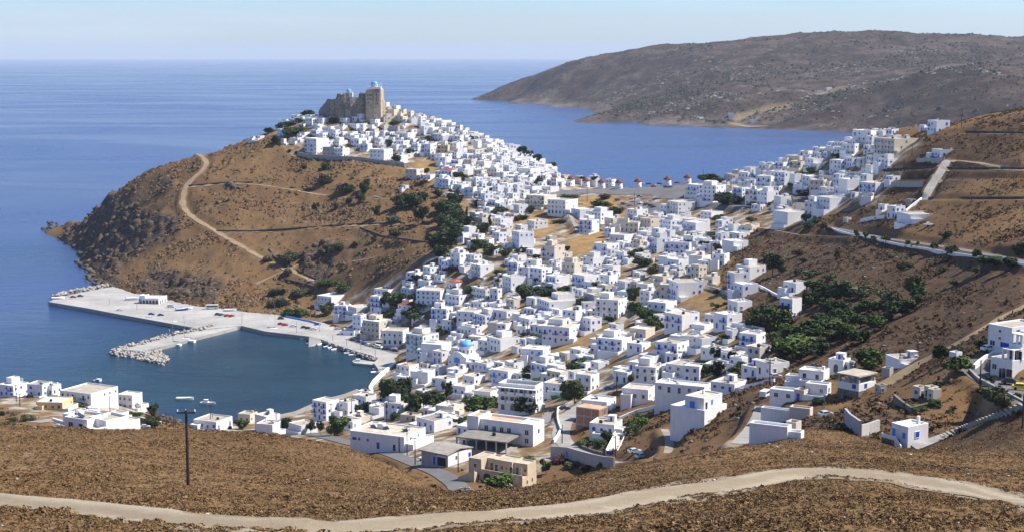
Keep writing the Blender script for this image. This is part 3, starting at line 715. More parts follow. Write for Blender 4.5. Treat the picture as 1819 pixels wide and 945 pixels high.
def door_mesh(kind):
    def f():
        b = MB(); pm = {'blue':'blue_paint','light':'light_blue_paint','green':'green_paint','brown':'brown_paint','dark':'dark_glass'}[kind]
        b.box(-.5, .5, -.07, .05, 0, 2.1, 0); b.box(-.58, -.5, -.09, .05, 0, 2.18, 1); b.box(.5, .58, -.09, .05, 0, 2.18, 1); b.box(-.5, .5, -.09, .05, 2.1, 2.18, 1)
        b.box(.34, .42, -.11, -.07, 1.0, 1.06, 1)
        return mk('door', b, [MAT[pm], MAT['white_paint']])
    return unit(('door', kind), f)
def arch_mesh(kind):
    def f():
        b = MB(); n_ = 10
        prof = [(-.9, 0), (.9, 0), (.9, 1.5)]+[(.9*math.cos(math.pi*i/n_), 1.5+.9*math.sin(math.pi*i/n_)) for i in range(1, n_)]+[(-.9, 1.5)]
        k = len(prof); v = [(x, -.06, z) for x, z in prof]+[(x, .05, z) for x, z in prof]
        b.add(v, [tuple(range(k))]+[(i, i+k, (i+1)%k+k, (i+1)%k) for i in range(k)], 0)
        return mk('arched_opening', b, [MAT['blue_paint' if kind == 'blue' else 'dark_glass']])
    return unit(('arch', kind), f)
def balcony_meshes(kind):
    def f():
        b = MB(); b.box(-1.5, 1.5, -1.1, 0.05, -.14, 0)
        r_ = MB(); 
        r_.box(-1.5, 1.5, -1.1, -1.05, .85, .95); r_.box(-1.5, -1.45, -1.05, 0, .85, .95); r_.box(1.45, 1.5, -1.05, 0, .85, .95)
        for i in range(13):
            x = -1.48+i*2.96/12; r_.box(x-.03, x+.03, -1.09, -1.06, 0, .85)
        for y in (-.8, -.5, -.2): r_.box(-1.49, -1.46, y-.03, y+.03, 0, .85); r_.box(1.46, 1.49, y-.03, y+.03, 0, .85)
        pm = {'blue':'blue_paint','light':'light_blue_paint','green':'green_paint','dark':'black','brown':'brown_paint','white':'white_paint'}[kind]
        return mk('balcony', b, [MAT['white']]), mk('railing', r_, [MAT[pm]])
    return unit(('balc', kind), f)
def heater_mesh():
    def f():
        b = MB()
        b.add([(-1,-.9,.15),(1,-.9,.15),(1,.3,1.0),(-1,.3,1.0),(-1,-.9,.05),(1,-.9,.05),(1,.3,.9),(-1,.3,.9)], [(0,1,2,3),(4,7,6,5),(0,4,5,1),(2,6,7,3),(1,5,6,2),(0,3,7,4)], 0)
        b.bar((-.95,.45,1.05), (.95,.45,1.05), .28, 1, 8)
        for x in (-.9, .9): b.bar((x,.3,0), (x,.4,1.0), .04, 1, 4)
        return mk('solar_heater', b, [MAT['panel_blue'], MAT['steel']])
    return unit('heater', f)
def tank_mesh():
    def f():
        b = MB(); b.lathe([(.55,0),(.6,.1),(.6,.9),(.45,1.05),(.15,1.1)], 12, 0); return mk('water_tank', b, [MAT['black']])
    return unit('tank', f)
def hut_mesh(mat):
    def f():
        b = MB(); b.box(-1.3, 1.3, -1.2, 1.2, -.2, 2.1, 0); b.box(-1.42, 1.42, -1.32, 1.32, 2.1, 2.24, 1); b.box(-.4, .4, -1.24, -1.2, 0, 1.8, 2)
        return mk('stair_hut', b, [MAT[mat], MAT['roof_white'], MAT['blue_paint']])
    return unit(('hut', mat), f)

def block(root, name, x0, x1, y0, y1, zb, zt, mat, roof, par=0.45, th=0.22):
    """walls with a parapet round a sunken flat roof, the roof a part of its own"""
    b = MB(); zr = zt-par; t = min(th, (x1-x0)*.2, (y1-y0)*.2)
    o = [(x0,y0),(x1,y0),(x1,y1),(x0,y1)]; i = [(x0+t,y0+t),(x1-t,y0+t),(x1-t,y1-t),(x0+t,y1-t)]
    j = lambda: rng.uniform(-.03, .05)
    hz = [zt+j() for _ in range(4)]
    v = [(p[0],p[1],zb) for p in o]+[(p[0],p[1],h) for p,h in zip(o,hz)]+[(p[0],p[1],h) for p,h in zip(i,hz)]+[(p[0],p[1],zr-.3) for p in i]
    f = []
    for k in range(4):
        q = (k+1)%4
        f += [(k,q,4+q,4+k),(4+k,4+q,8+q,8+k),(8+k,8+q,12+q,12+k)]
    b.add(v, f, 0)
    w = b.build(name, MAT[mat], root)
    rb = MB(); e = 0.02
    if roof in ('roof_red',):
        # a low hipped roof of tiles over the parapet
        cx, cy_ = (x0+x1)/2, (y0+y1)/2; ww, dd_ = (x1-x0)/2+.25, (y1-y0)/2+.25
        m_ = min(ww, dd_); rx, ry = ww-m_*.75, dd_-m_*.75; h = m_*.26
        v = [(cx-ww,cy_-dd_,zt),(cx+ww,cy_-dd_,zt),(cx+ww,cy_+dd_,zt),(cx-ww,cy_+dd_,zt),(cx-rx,cy_-ry,zt+h),(cx+rx,cy_-ry,zt+h),(cx+rx,cy_+ry,zt+h),(cx-rx,cy_+ry,zt+h)]
        v = [(a_, b_, c_+.06) for a_, b_, c_ in v]
        rb.add(v, [(0,1,5,4),(1,2,6,5),(2,3,7,6),(3,0,4,7),(4,5,6,7),(3,2,1,0)], 0)
    else:
        rb.box(x0+t-e, x1-t+e, y0+t-e, y1-t+e, zr-.2, zr, 0)
    rb.build('roof', MAT[roof], w if name != 'wall' else root)
    return w

def openings(root, x0, x1, y0, y1, z0, z1, face, kind, near, dens=1.0, ground=True, arch=False, balc=None, doorp=0.5, step=3.0):
    """windows, doors and balconies along one face of a block"""
    L = (x1-x0) if face in ('front', 'back') else (y1-y0)
    H = z1-z0-0.45; ns = max(1, int(round(H/3.0))); fh = H/ns
    nc = max(1, int(round((L-0.6)/step)));
    if L < 1.8: return 0
    made = 0
    for s in range(ns):
        for c in range(nc):
            if rng.random() > dens: continue
            p = (c+.5)/nc*L+rng.uniform(-.2, .2)
            if face == 'front': loc = [x0+p, y0, 0]; rz = 0
            elif face == 'right': loc = [x1, y0+p, 0]; rz = math.pi/2
            elif face == 'back': loc = [x1-p, y1, 0]; rz = math.pi
            else: loc = [x0, y1-p, 0]; rz = -math.pi/2
            zf = z0+s*fh
            sc = min(1.0, fh/2.8)
            if arch and s == 0 and L > 2.4:
                loc[2] = zf+.05; put('arched_opening', arch_mesh('blue' if kind == 'blue' else 'dark'), root, loc, rz, (.75, 1, sc)); made += 1; continue
            if balc and s > 0 and (c % 2 == 0 or nc < 3):
                loc[2] = zf+.08
                bm_, rm_ = balcony_meshes(balc)
                wd = min(1.0, (L/nc)/3.1)
                bo = put('balcony', bm_, root, loc, rz, (wd, 1, 1)); put('railing', rm_, bo, (0, 0, 0))
                l2 = list(loc); l2[2] = zf+.1
                put('door', door_mesh(kind), root, l2, rz, (1.1, 1, sc)); made += 1; continue
            if s == 0 and ground and rng.random() < doorp/max(1, nc*0.6):
                loc[2] = zf+.02; put('door', door_mesh(kind), root, loc, rz, (1, 1, sc)); made += 1; continue
            loc[2] = zf+fh*.32
            ws = rng.choice((.8, .9, 1.0, 1.0))
            w = put('window', win_mesh(kind), root, loc, rz, (ws, 1, sc*rng.choice((.8, 1, 1.05)))); made += 1
            if near: put('frame', frame_mesh(), w, (0, 0, 0))
    return made

def corner(px, py, ymin=0.0):
    p = at(px, py, ymin); s = F0/math.hypot(p[1], HC-p[2])*1.0
    return p, F0/(p[1]*CT+(HC-p[2])*ST)
WORDS = ['first','second','third','fourth','fifth','sixth','seventh','eighth','ninth','tenth','eleventh','twelfth','thirteenth','fourteenth','fifteenth','sixteenth','seventeenth','eighteenth','nineteenth','twentieth']
NUM = {1:'one-storey', 2:'two-storey', 3:'three-storey', 4:'four-storey'}
ALLH = []
FOOT = []
def frame_of(px, py, x0, x1, a=None, ymin=0.0):
    """root transform of a block whose near corner is at a pixel and whose left and right ends fall at x0 and x1"""
    C0, s = corner(px, py, ymin)
    dl = max(px-x0, 1.0); dr = max(x1-px, 1.0)
    if a is None: a = min(max(math.atan2(dr, dl), R(17)), R(66))
    phi = math.atan2(C0[0], C0[1])
    wl = dl/(s*math.cos(a)); wr = dr/(s*math.sin(a))
    # keep to shapes a house can have
    wl = min(max(wl, 2.2), 30); wr = min(max(wr, 2.2), 26)
    r_ = np.array((math.cos(phi), -math.sin(phi))); f_ = np.array((math.sin(phi), math.cos(phi)))
    xa = math.cos(a)*r_-math.sin(a)*f_; ya = math.sin(a)*r_+math.cos(a)*f_
    rz = math.atan2(xa[1], xa[0])
    cen = C0[:2]-xa*wl/2+ya*wr/2
    return C0, s, a, wl, wr, cen, rz, xa, ya
def foot(cen, xa, ya, wl, wr, z):
    zs = [float(gz(*(cen+xa*i*wl/2+ya*j*wr/2))) for i in (-1, 1) for j in (-1, 1)]
    return min(min(zs), z)-0.7-z
def house(x0, xc, x1, yt, yb, st, row, ymin=280.0):
    C0, s, a, wl, wr, cen, rz, xa, ya = frame_of(xc, yb, x0, x1, None, ymin)
    h = max((yb-yt)/(s*1.12), 2.4)
    near = s > 4.2
    lead = st[0] if st and st[0] in 'wcgty' else 'w'
    mat = {'w':'white','c':'cream','g':'grey','t':'tan','y':'yellow'}[lead]
    kind = 'blue' if 'b' in st else 'light' if 'l' in st else 'green' if 'e' in st else 'brown' if 'n' in st else 'dark'
    roof = 'roof_red' if 'r' in st else 'roof_terracotta' if 'o' in st else 'roof_grey' if 'G' in st else rng.choice(['roof_cream','roof_cream','roof_white'])
    ns = max(1, int(round((h-.45)/3.0)))
    root = empty('house', (cen[0], cen[1], C0[2]), rz)
    zb = foot(cen, xa, ya, wl, wr, C0[2])
    X0, X1, Y0_, Y1_ = -wl/2, wl/2, -wr/2, wr/2
    w = block(root, 'wall', X0, X1, Y0_, Y1_, zb, h, mat, roof)
    if 'T' in st: pass
    if 'x' not in st:
        balc = ('light' if 'l' in st else 'blue' if kind == 'blue' else 'green' if kind == 'green' else rng.choice(['dark','white'])) if 'B' in st else None
        bl = balc is not None
        z0 = 0.0 if ns > 1 or h < 4.5 else 0.6
        openings(root, X0, X1, Y0_, Y1_, z0, h, 'front', kind, near, .92, True, 'A' in st, balc, .7)
        openings(root, X0, X1, Y0_, Y1_, z0, h, 'right', kind, near, .55 if wr < 9 else .4, True, False, None, .4, 3.4)
        openings(root, X0, X1, Y0_, Y1_, z0, h, 'left', kind, False, .35, False, False, None, .2, 4)
    extra = []
    zr = h-.45
    if roof != 'roof_red' and wl > 4 and wr > 4:
        q = rng.random()
        if q < .13 and 'p' not in st:
            put('stair_hut', hut_mesh(mat), root, (rng.uniform(-.2, .2)*wl, wr/2-1.6, zr), 0, (.9, .9, .85)); extra.append('a roof hut')
        if rng.random() < .38:
            put('solar_heater', heater_mesh(), root, (rng.uniform(-.25, .25)*wl, rng.uniform(-.25, .1)*wr, zr), -rz+R(100)+rng.uniform(-.3, .3)); extra.append('a solar heater on its roof')
        elif rng.random() < .3:
            put('water_tank', tank_mesh(), root, (rng.uniform(-.25, .25)*wl, rng.uniform(-.25, .1)*wr, zr)); extra.append('a black roof tank')
        if rng.random() < .3:
            b = MB(); b.box(-.3, .3, -.3, .3, -.1, .95); b.box(-.38, .38, -.38, .38, .95, 1.05)
            x_, y_ = rng.uniform(-.4, .4)*wl, wr*.3
            c_ = b.build('chimney', MAT[mat], root); c_.location = (x_, y_, zr)
    # setbacks and small wings make the stepped outline of these houses
    if wl*wr > 55 and ns >= 2 and rng.random() < .36 and 'p' not in st:
        fx = rng.uniform(.4, .6)
        block(root, 'upper_room', X0+.35, X0+wl*fx, Y0_+wr*.45, Y1_-.3, zr-.1, h+2.3, mat, rng.choice(['roof_cream','roof_white']), .3)
    if rng.random() < .5 and 'p' not in st and wl > 3.5:
        ww = rng.uniform(2.2, 3.6); hh = min(h*.62, rng.uniform(2.5, 3.4))
        if rng.random() < .5:
            wg = block(root, 'wing', X0+.4, X0+.4+min(ww+1, wl*.7), Y0_-ww, Y0_+.1, zb-1.5, hh, mat, rng.choice(['roof_cream','roof_white']), .35)
        else:
            wg = block(root, 'wing', X1-.1, X1+ww, Y0_+.5, Y0_+.5+min(ww+1.5, wr*.8), zb-1.5, hh, mat, rng.choice(['roof_cream','roof_white']), .35)
    # raised yard or terrace in front, whitewashed like the rest
    if rng.random() < .8 and 'p' not in st and wl > 3 and wr > 3:
        e = rng.uniform(1.6, 3.8); hh = rng.uniform(.5, 1.3); o_ = rng.uniform(0, .3)*wl
        if rng.random() < .6: block(root, 'terrace', X0+.02+o_, X1-.02, Y0_-e, Y0_+.05, zb-2, hh, rng.choice(['white','white',mat]), 'roof_cream', .35, .2)
        else: block(root, 'terrace', X1-.05, X1+e, Y0_+.02, Y1_-o_, zb-2, hh, rng.choice(['white','white',mat]), 'roof_cream', .35, .2)
    root['category'] = 'house'
    colr = {'white':'white','cream':'cream','grey':'grey','tan':'tan','yellow':'pale yellow'}[mat]
    look = [colr, NUM.get(min(ns, 4))]
    det = 'with a red roof' if 'r' in st else 'with a terracotta roof' if 'o' in st else 'with an arched door' if 'A' in st else ('with %s balconies' % {'blue':'blue','light':'light blue','green':'green','dark':'iron','white':'white'}[balc] if ('x' not in st and 'B' in st and ns > 1) else 'with blank walls' if 'x' in st else 'with %s shutters' % {'blue':'blue','light':'light blue','green':'green','brown':'brown'}[kind] if kind != 'dark' else 'with dark windows')
    FOOT.append((cen[0], cen[1], wl, wr, rz))
    ALLH.append((root, row, xc, look, det, (x1-x0)*(yb-yt)))
    return root
# ---- where they stand: tile lines give the corner and the magnification of the enlargement the numbers were read from
# left end, near corner, right end, top and foot of the near corner, style letters
TOWNPLAN = """
T 420 130 4.5
R on the left ridge beside the castle|houses on the ridge beside the castle
90 125 165 518 560 wx
165 190 225 500 532 wx
325 355 400 440 500 wx
370 400 440 368 398 w
435 490 520 332 370 wd
505 530 548 348 385 w
355 380 400 522 572 wx
440 490 530 515 555 wb
R in the top row below the castle|houses in the top row below the castle
550 605 650 355 425 wb
600 628 650 330 362 wx
640 690 740 355 415 wd
815 880 940 355 412 wb
915 985 1070 322 385 wd
1070 1110 1150 365 425 we
1150 1180 1260 345 400 cn
1265 1330 1370 340 400 cd
1160 1200 1225 230 292 wx
1228 1252 1278 258 296 wx
1090 1150 1200 300 345 wx
1200 1260 1300 285 345 cx
1300 1335 1362 285 335 cx
1365 1395 1420 300 352 wd
1420 1440 1490 318 355 cx
1375 1400 1450 355 415 wx
1430 1475 1520 340 400 wd
1520 1580 1640 360 415 w
1600 1670 1720 375 425 wx
1710 1760 1800 412 462 w
R in the second row below the castle|houses in the second row below the castle
610 650 690 405 450 wb
690 755 800 425 470 wl
790 850 890 420 462 wx
895 960 1045 400 462 wd
1050 1085 1120 425 470 wb
1150 1180 1220 410 455 cx
1215 1290 1325 420 472 gx
1320 1350 1375 400 440 wd
1465 1500 1560 415 500 wd
1480 1570 1620 430 492 wx
1620 1700 1760 430 482 w
1375 1405 1445 440 485 wrd
R in the third row below the castle|houses in the third row below the castle
500 545 590 470 510 wx
595 640 690 450 512 wbB
690 750 815 460 512 wbB
820 930 1030 465 512 wd
1065 1110 1150 465 532 wb
1150 1180 1210 455 515 wd
1240 1290 1330 490 540 wx
1290 1370 1450 470 545 wd
1560 1640 1700 480 545 wd
1700 1760 1800 500 550 w
1470 1520 1560 505 550 gx
R above the curved retaining wall|houses above the curved retaining wall
545 640 740 510 658 wdB
690 780 790 585 665 gd
785 850 905 595 672 wdB
760 820 890 535 595 wd
915 980 1045 515 600 wbB
985 1050 1085 560 628 wbB
1065 1180 1250 600 712 wd
1100 1140 1210 545 602 wb
1250 1310 1370 650 718 wx
1275 1335 1390 535 602 wb
1300 1350 1395 595 650 cx
1400 1450 1480 560 640 wb
1480 1550 1600 555 665 wbB
1605 1690 1705 570 660 ydB
1708 1760 1800 550 640 wd
R on the lower terraces of the castle hill|houses on the lower castle hill
1590 1680 1715 665 745 wb
1715 1775 1800 690 752 wbB
1350 1440 1500 760 850 cd
1470 1550 1590 810 858 wd
1635 1715 1760 772 835 wrbB
1590 1670 1730 835 915 wb
1680 1730 1775 850 920 wA
1325 1350 1380 895 940 wx
T 780 200 4.5
R along the skyline right of the castle|houses along the skyline right of the castle
60 95 140 118 165 wx
140 190 230 140 190 w
150 210 270 175 225 wd
215 260 325 170 220 wx
330 375 430 205 260 wx
370 420 460 235 285 w
440 490 555 282 330 wx
500 545 590 300 345 w
545 590 650 318 360 wb
600 650 730 352 400 w
680 730 775 368 415 wb
790 840 900 412 455 wx
855 900 945 430 485 wb
R in the second row below the right skyline|houses in the second row below the right skyline
0 30 85 180 240 wd
80 140 220 180 238 w
95 175 225 232 310 w
255 310 340 225 292 wx
340 385 430 250 305 wx
380 430 480 282 340 w
415 465 525 312 372 wx
475 520 570 322 382 wb
560 610 660 360 415 wx
R in the third row below the right skyline|houses in the third row below the right skyline
90 140 220 310 370 wb
225 290 350 290 352 cd
330 380 430 320 375 w
440 490 560 370 440 w
380 420 450 340 385 wx
600 660 720 380 442 wbB
715 750 790 385 435 wb
R in the fourth row below the right skyline|houses in the fourth row below the right skyline
0 50 95 350 432 wd
100 155 200 375 432 wbB
200 260 302 370 442 cd
302 360 425 385 445 wx
390 460 510 440 515 wd
518 560 620 415 492 wdB
628 730 812 440 532 wb
812 860 940 455 505 wbB
R in the fifth row below the right skyline|houses in the fifth row below the right skyline
15 100 140 455 525 wrbB
150 205 275 440 512 wb
275 340 382 455 522 cd
515 620 720 505 562 wbB
715 760 815 490 545 w
835 870 900 500 552 wx
R above the wooded gully|houses above the wooded gully
0 75 140 525 612 wb
205 270 340 525 572 wl
340 410 490 520 568 wd
130 180 240 570 645 wb
200 275 302 590 682 wlB
302 350 400 600 662 w
428 470 530 575 665 wb
480 545 620 560 645 we
50 85 118 640 674 wx
325 365 435 640 735 wb
395 450 520 690 785 wdB
535 590 645 640 705 wd
R on the crest near the windmills|houses on the crest near the windmills
680 745 820 585 652 wxG
820 890 960 590 645 wd
840 875 900 505 548 wx
965 1000 1050 498 532 cd
1085 1115 1150 505 535 cx
1195 1230 1280 505 545 wx
1330 1380 1415 530 595 wb
R beside the stepped lane under the windmills|houses beside the stepped lane
695 840 940 655 770 cdB
865 1010 1110 690 815 wdA
595 640 712 730 818 wd
640 690 740 700 740 wx
1055 1125 1240 765 865 wlB
1190 1290 1390 785 905 wb
1115 1190 1275 850 950 wbB
1320 1390 1480 835 945 cd
1430 1580 1608 870 945 wd
1500 1580 1670 770 852 wd
1590 1660 1760 820 930 cd
T 1140 200 4.5
R on the skyline right of the isthmus|houses on the skyline right of the isthmus
720 780 830 455 490 cx
815 870 940 400 455 wd
935 980 1050 395 460 w
1005 1040 1090 375 405 wx
1145 1260 1360 345 395 cx
1260 1330 1365 305 350 wd
1365 1420 1480 270 348 wb
1485 1550 1600 230 300 wl
1475 1530 1600 265 325 wx
1620 1680 1750 205 275 wd
1690 1750 1800 145 240 wd
R in the second row of the right-hand quarter|houses in the second row right of the isthmus
660 700 760 485 545 cx
958 1020 1060 410 492 wdA
1060 1130 1190 390 462 wbB
1180 1270 1330 385 455 cdB
1300 1370 1480 360 460 wb
1600 1700 1760 240 345 wd
R in the middle row of the right-hand quarter|houses in the middle row right of the isthmus
770 850 925 470 572 wb
855 900 930 530 605 w
915 1030 1090 500 602 wbB
1060 1140 1230 465 592 wbB
1180 1220 1280 480 595 wx
1280 1340 1420 500 602 wb
1340 1450 1490 530 632 cd
1430 1530 1610 500 560 cx
1500 1590 1690 370 492 wb
1570 1640 1740 520 660 wx
1210 1280 1330 570 632 wb
R below the isthmus road|houses below the isthmus road
360 460 545 570 672 wbB
455 590 670 570 722 wb
665 720 760 575 645 cd
725 800 850 590 705 wbB
825 920 960 600 742 wdB
920 1000 1090 620 748 wb
1055 1110 1190 660 782 wx
145 200 245 730 812 wd
205 290 425 705 822 wdB
465 555 650 790 862 wd
1050 1165 1320 785 912 wx
1300 1400 1470 700 830 wd
1395 1500 1640 670 795 wd
790 870 940 890 948 cx
150 240 350 830 932 wb
325 430 540 850 945 wb
T 1500 190 4.5
R at the top right of the town|houses at the top right of the town
65 210 300 180 282 wdB
0 70 150 260 345 wd
235 395 585 242 392 cdB
150 190 240 300 375 wbB
0 60 150 400 480 wb
270 345 440 410 492 wb
165 210 270 455 545 wx
140 200 275 535 590 wb
0 40 130 555 650 wx
115 245 380 600 705 wbB
330 385 445 550 597 wb
50 85 120 680 728 wb
120 230 250 690 732 cd
R standing alone on the bare right slope|houses alone on the bare right slope
664 735 838 100 208 wbB
598 635 668 140 198 wb
655 700 720 365 408 wx
700 765 885 335 412 wb
340 405 482 785 892 wb
270 320 350 775 840 wd
418 520 740 850 948 wx
490 530 572 735 792 gx
-10 20 55 885 925 cd
T 440 480 4.5
R on the harbour road|houses on the harbour road
555 670 775 200 300 wd
530 560 600 255 300 wx
980 1050 1110 195 332 wbB
1010 1120 1215 150 205 wdG
690 790 830 270 385 wbB
800 870 1000 290 370 wd
838 905 950 340 492 wl
920 1050 1150 390 552 cd
1075 1240 1290 470 592 wdBA
1265 1400 1530 500 685 weB
735 850 890 480 532 wb
R behind the harbour front|houses behind the harbour front
1200 1310 1380 270 348 wrd
1175 1220 1260 340 382 wrx
1270 1340 1400 10 98 wb
1225 1300 1380 140 218 wd
1360 1450 1520 75 160 wb
1345 1540 1610 150 275 wb
1605 1660 1730 85 162 wrb
1575 1690 1800 190 295 wb
1465 1590 1640 290 432 wbB
1690 1760 1830 300 395 wdA
1630 1710 1790 500 560 wx
1385 1550 1630 580 702 wx
1700 1760 1830 440 505 wd
T 700 380 4.5
R in the gardens above the trees|houses in the gardens above the trees
650 705 780 20 122 cd
785 850 950 30 112 wb
555 598 655 95 182 wx
680 760 800 200 265 wd
790 840 900 140 235 wb
850 900 940 115 185 cb
940 1000 1120 130 282 wl
1060 1120 1230 50 128 wd
580 610 650 215 282 wb
R at the foot of the brown hill|houses at the foot of the brown hill
375 435 490 370 462 wb
450 525 600 300 440 wd
590 640 705 320 400 wd
615 690 800 400 512 wd
520 560 610 415 475 wx
95 155 230 470 545 wd
230 290 365 415 505 wd
320 375 435 480 545 wd
195 280 360 525 605 wb
60 125 190 580 665 wd
180 330 420 610 712 wb
435 495 560 540 612 wrb
R on the slope behind the harbour|houses on the slope behind the harbour
655 730 825 590 682 wd
610 700 790 700 755 wdG
740 830 912 715 765 wdG
865 935 1055 490 622 wd
935 990 1060 325 390 wd
905 985 1060 380 472 wbB
1060 1140 1180 360 445 wb
1080 1180 1265 420 555 wb
1180 1282 1365 240 392 cbB
1255 1295 1340 380 465 w
500 640 700 770 875 wd
640 730 870 800 895 wbB
790 900 1015 770 835 wbA
530 620 705 890 965 wd
990 1080 1210 830 910 wd
1145 1230 1290 890 960 wdG
750 850 930 865 945 cxG
R in the heart of the town|houses in the heart of the town
1340 1440 1510 380 495 cd
1360 1415 1475 350 392 cox
1510 1590 1690 340 432 wb
1500 1540 1600 410 485 wb
1590 1700 1800 230 345 wbB
1210 1290 1400 490 595 wbB
1420 1520 1650 480 605 wbB
1520 1590 1680 540 622 wb
1595 1640 1690 430 490 wb
1640 1720 1790 480 572 wb
1690 1750 1810 410 475 wb
1480 1580 1640 40 162 wbB
1680 1735 1800 30 135 cd
1720 1770 1800 155 210 wd
1140 1240 1500 690 795 wb
1515 1600 1760 640 720 gx
1610 1790 1860 670 835 wdB
1345 1450 1530 760 875 wb
1505 1570 1660 820 950 wb
1300 1430 1510 870 965 wb
1150 1200 1260 775 830 wd
1230 1300 1350 810 860 wx
T 1060 380 4.5
R on the right-hand slope below the isthmus|houses on the upper right-hand slope
150 330 350 65 148 cd
345 430 520 30 135 cd
505 590 710 40 165 wb
600 660 740 95 175 w
690 790 905 60 175 wlB
100 220 300 165 235 wd
150 215 285 300 375 wb
330 400 500 140 202 wb
420 480 590 180 315 wbB
500 560 610 195 290 wb
540 740 755 220 330 wbB
690 770 850 170 245 wbB
800 845 918 190 255 wb
900 985 1005 215 275 wx
1000 1090 1210 210 305 wx
1060 1140 1225 150 205 w
1150 1240 1300 90 152 cd
490 560 635 335 435 wx
560 650 735 360 442 wb
735 840 910 330 402 wxo
750 815 880 400 515 cd
640 690 740 340 380 wx
918 1020 1060 310 415 wd
860 925 985 490 575 cd
490 540 600 410 475 wx
R around the white ramp house on the right|houses around the bare gold plot
435 530 620 490 560 cx
500 600 625 550 685 cd
575 650 850 530 705 wbB
165 225 335 530 625 wd
230 290 345 510 580 wb
175 255 300 610 695 wb
340 420 505 600 745 wd
400 550 640 700 785 wb
1110 1220 1350 410 535 wd
1040 1100 1210 455 615 wbB
1095 1165 1290 550 668 wb
1490 1590 1700 540 645 wdB
1460 1560 1635 660 835 wbB
1045 1125 1240 690 795 wd
935 1040 1160 790 930 wbB
1075 1190 1325 880 960 wdG
540 680 820 790 935 wbB
760 860 930 880 950 wx
T 640 560 4.5
R around the domed church|houses around the domed church
485 640 700 250 342 wb
720 790 880 135 205 wd
800 890 975 65 138 wd
940 1025 1100 190 292 wd
1010 1120 1280 180 292 wd
1155 1240 1330 370 425 wb
910 1010 1120 380 450 wl
290 390 470 390 502 wdo
400 540 600 440 548 wx
560 630 690 400 480 w
690 790 870 430 485 wx
600 690 780 500 600 wx
735 840 915 560 645 wb
820 910 1000 480 565 wd
1045 1180 1280 430 562 wlB
910 1040 1110 600 692 wd
700 760 820 455 510 wx
R below the gold terrace|houses below the gold terrace
1285 1460 1520 260 372 wlB
1360 1480 1615 385 500 wbB
1465 1640 1730 540 630 wb
1725 1790 1860 455 562 wd
1500 1590 1690 320 370 wx
R by the bay shore|houses by the bay shore
-20 45 130 640 720 wb
70 160 240 720 800 wx
190 330 400 690 812 wb
600 745 830 720 805 cd
1500 1560 1620 365 400 wx
450 590 740 830 935 wbG
T 940 560 4.5
R along the middle road|houses along the middle road
100 320 420 80 225 wbB
70 130 210 90 145 wdG
800 930 1005 100 192 cb
540 740 835 180 292 wbB
780 900 970 220 295 wb
525 575 612 280 337 wx
1005 1180 1278 210 345 wbB
840 1010 1080 400 535 wnB
1090 1290 1400 390 522 wd
375 490 560 460 615 wd
740 950 1010 580 695 wd
1000 1400 1450 560 642 wd
1450 1640 1740 540 615 wb
1300 1380 1500 170 290 wd
1370 1480 1590 260 345 wd
1530 1640 1740 300 372 w
1600 1700 1790 330 420 wb
415 620 695 680 765 wd
480 680 745 860 960 wb
1700 1790 1880 100 200 wlB
T 1280 560 6.3
R under the green thicket|houses under the green thicket
205 395 500 190 380 wbBA
120 230 350 110 190 wG
60 130 210 155 290 w
0 180 340 400 505 wb
230 410 560 570 690 wbB
400 560 765 520 690 wd
875 1150 1215 610 745 wd
1205 1370 1450 480 650 wA
1370 1440 1515 510 640 wd
725 905 945 690 775 w
950 1190 1235 760 905 wd
550 830 880 830 960 wdp
820 930 990 820 950 cb
T 1320 620 3.635
R on the near right-hand slope|houses on the near right-hand slope
115 300 310 385 460 wx
300 430 450 375 442 cx
40 285 310 553 580 wx
920 1010 1165 85 122 wx
1095 1140 1182 250 312 cd
1180 1212 1246 262 312 cd
1200 1225 1260 290 330 cd
280 340 372 515 552 cx
850 880 925 235 292 gd
895 945 968 125 180 gx
1345 1375 1400 55 85 wx
T 0 640 4.5
R on the left-hand shore|houses on the left-hand shore
0 110 230 190 292 wbB
225 340 420 180 292 wb
350 420 490 190 285 wb
470 510 550 140 175 wx
490 730 945 250 378 wdB
570 615 652 130 168 wd
700 780 830 175 240 wx
945 1060 1140 262 392 wd
300 500 585 325 400 yd
510 650 800 430 545 wb
640 730 800 400 450 wx
525 700 860 500 585 wd
720 850 1030 500 580 wb
900 1000 1120 480 560 wx
860 960 1030 420 480 wx
1060 1130 1190 350 410 w
T 340 640 4.5
R on the beach of the bay|houses on the beach of the bay
20 200 330 480 560 wb
375 470 530 420 500 cd
510 600 712 430 570 wx
520 650 720 500 590 wx
780 880 1010 510 590 wx
970 1080 1182 310 480 wbB
1180 1250 1335 320 445 wb
1285 1400 1480 280 352 cb
1175 1290 1360 480 555 wd
1420 1500 1600 370 455 wx
1240 1330 1430 450 510 cx
1570 1640 1740 380 462 wb
"""
def words_(s): return len(s.split())
def build_town():
    ox = oy = 0.0; k = 1.0; row = None; rows = {}
    for ln in TOWNPLAN.strip().splitlines():
        q = ln.split()
        if q[0] == 'T': ox, oy, k = map(float, q[1:]); continue
        if q[0] == 'R': row = ln[2:].split('|'); continue
        x0, xc, x1, yt, yb = (float(v) for v in q[:5]); st = q[5] if len(q) > 5 else 'w'
        o = house(ox+x0/k, ox+xc/k, ox+x1/k, oy+yt/k, oy+yb/k, st, row[0])
        o['group'] = row[1]
        rows.setdefault(row[0], []).append(ALLH[-1])
    for rw, hs in rows.items():
        hs.sort(key=lambda t: t[2])
        for i, (root, _, xc, look, det, _a) in enumerate(hs):
            n_ = len(hs)
            if i == 0: w = 'leftmost'
            elif i == n_-1: w = 'rightmost'
            elif i < n_/2: w = WORDS[i]+' from left'
            else: w = WORDS[n_-1-i]+' from right'
            lab = '%s %s house %s, %s %s' % (look[0], look[1], det, w, rw)
            if words_(lab) > 16: lab = '%s house %s, %s %s' % (look[0], det, w, rw)
            if words_(lab) > 16: lab = '%s house, %s %s' % (look[0], w, rw)
            root['label'] = lab
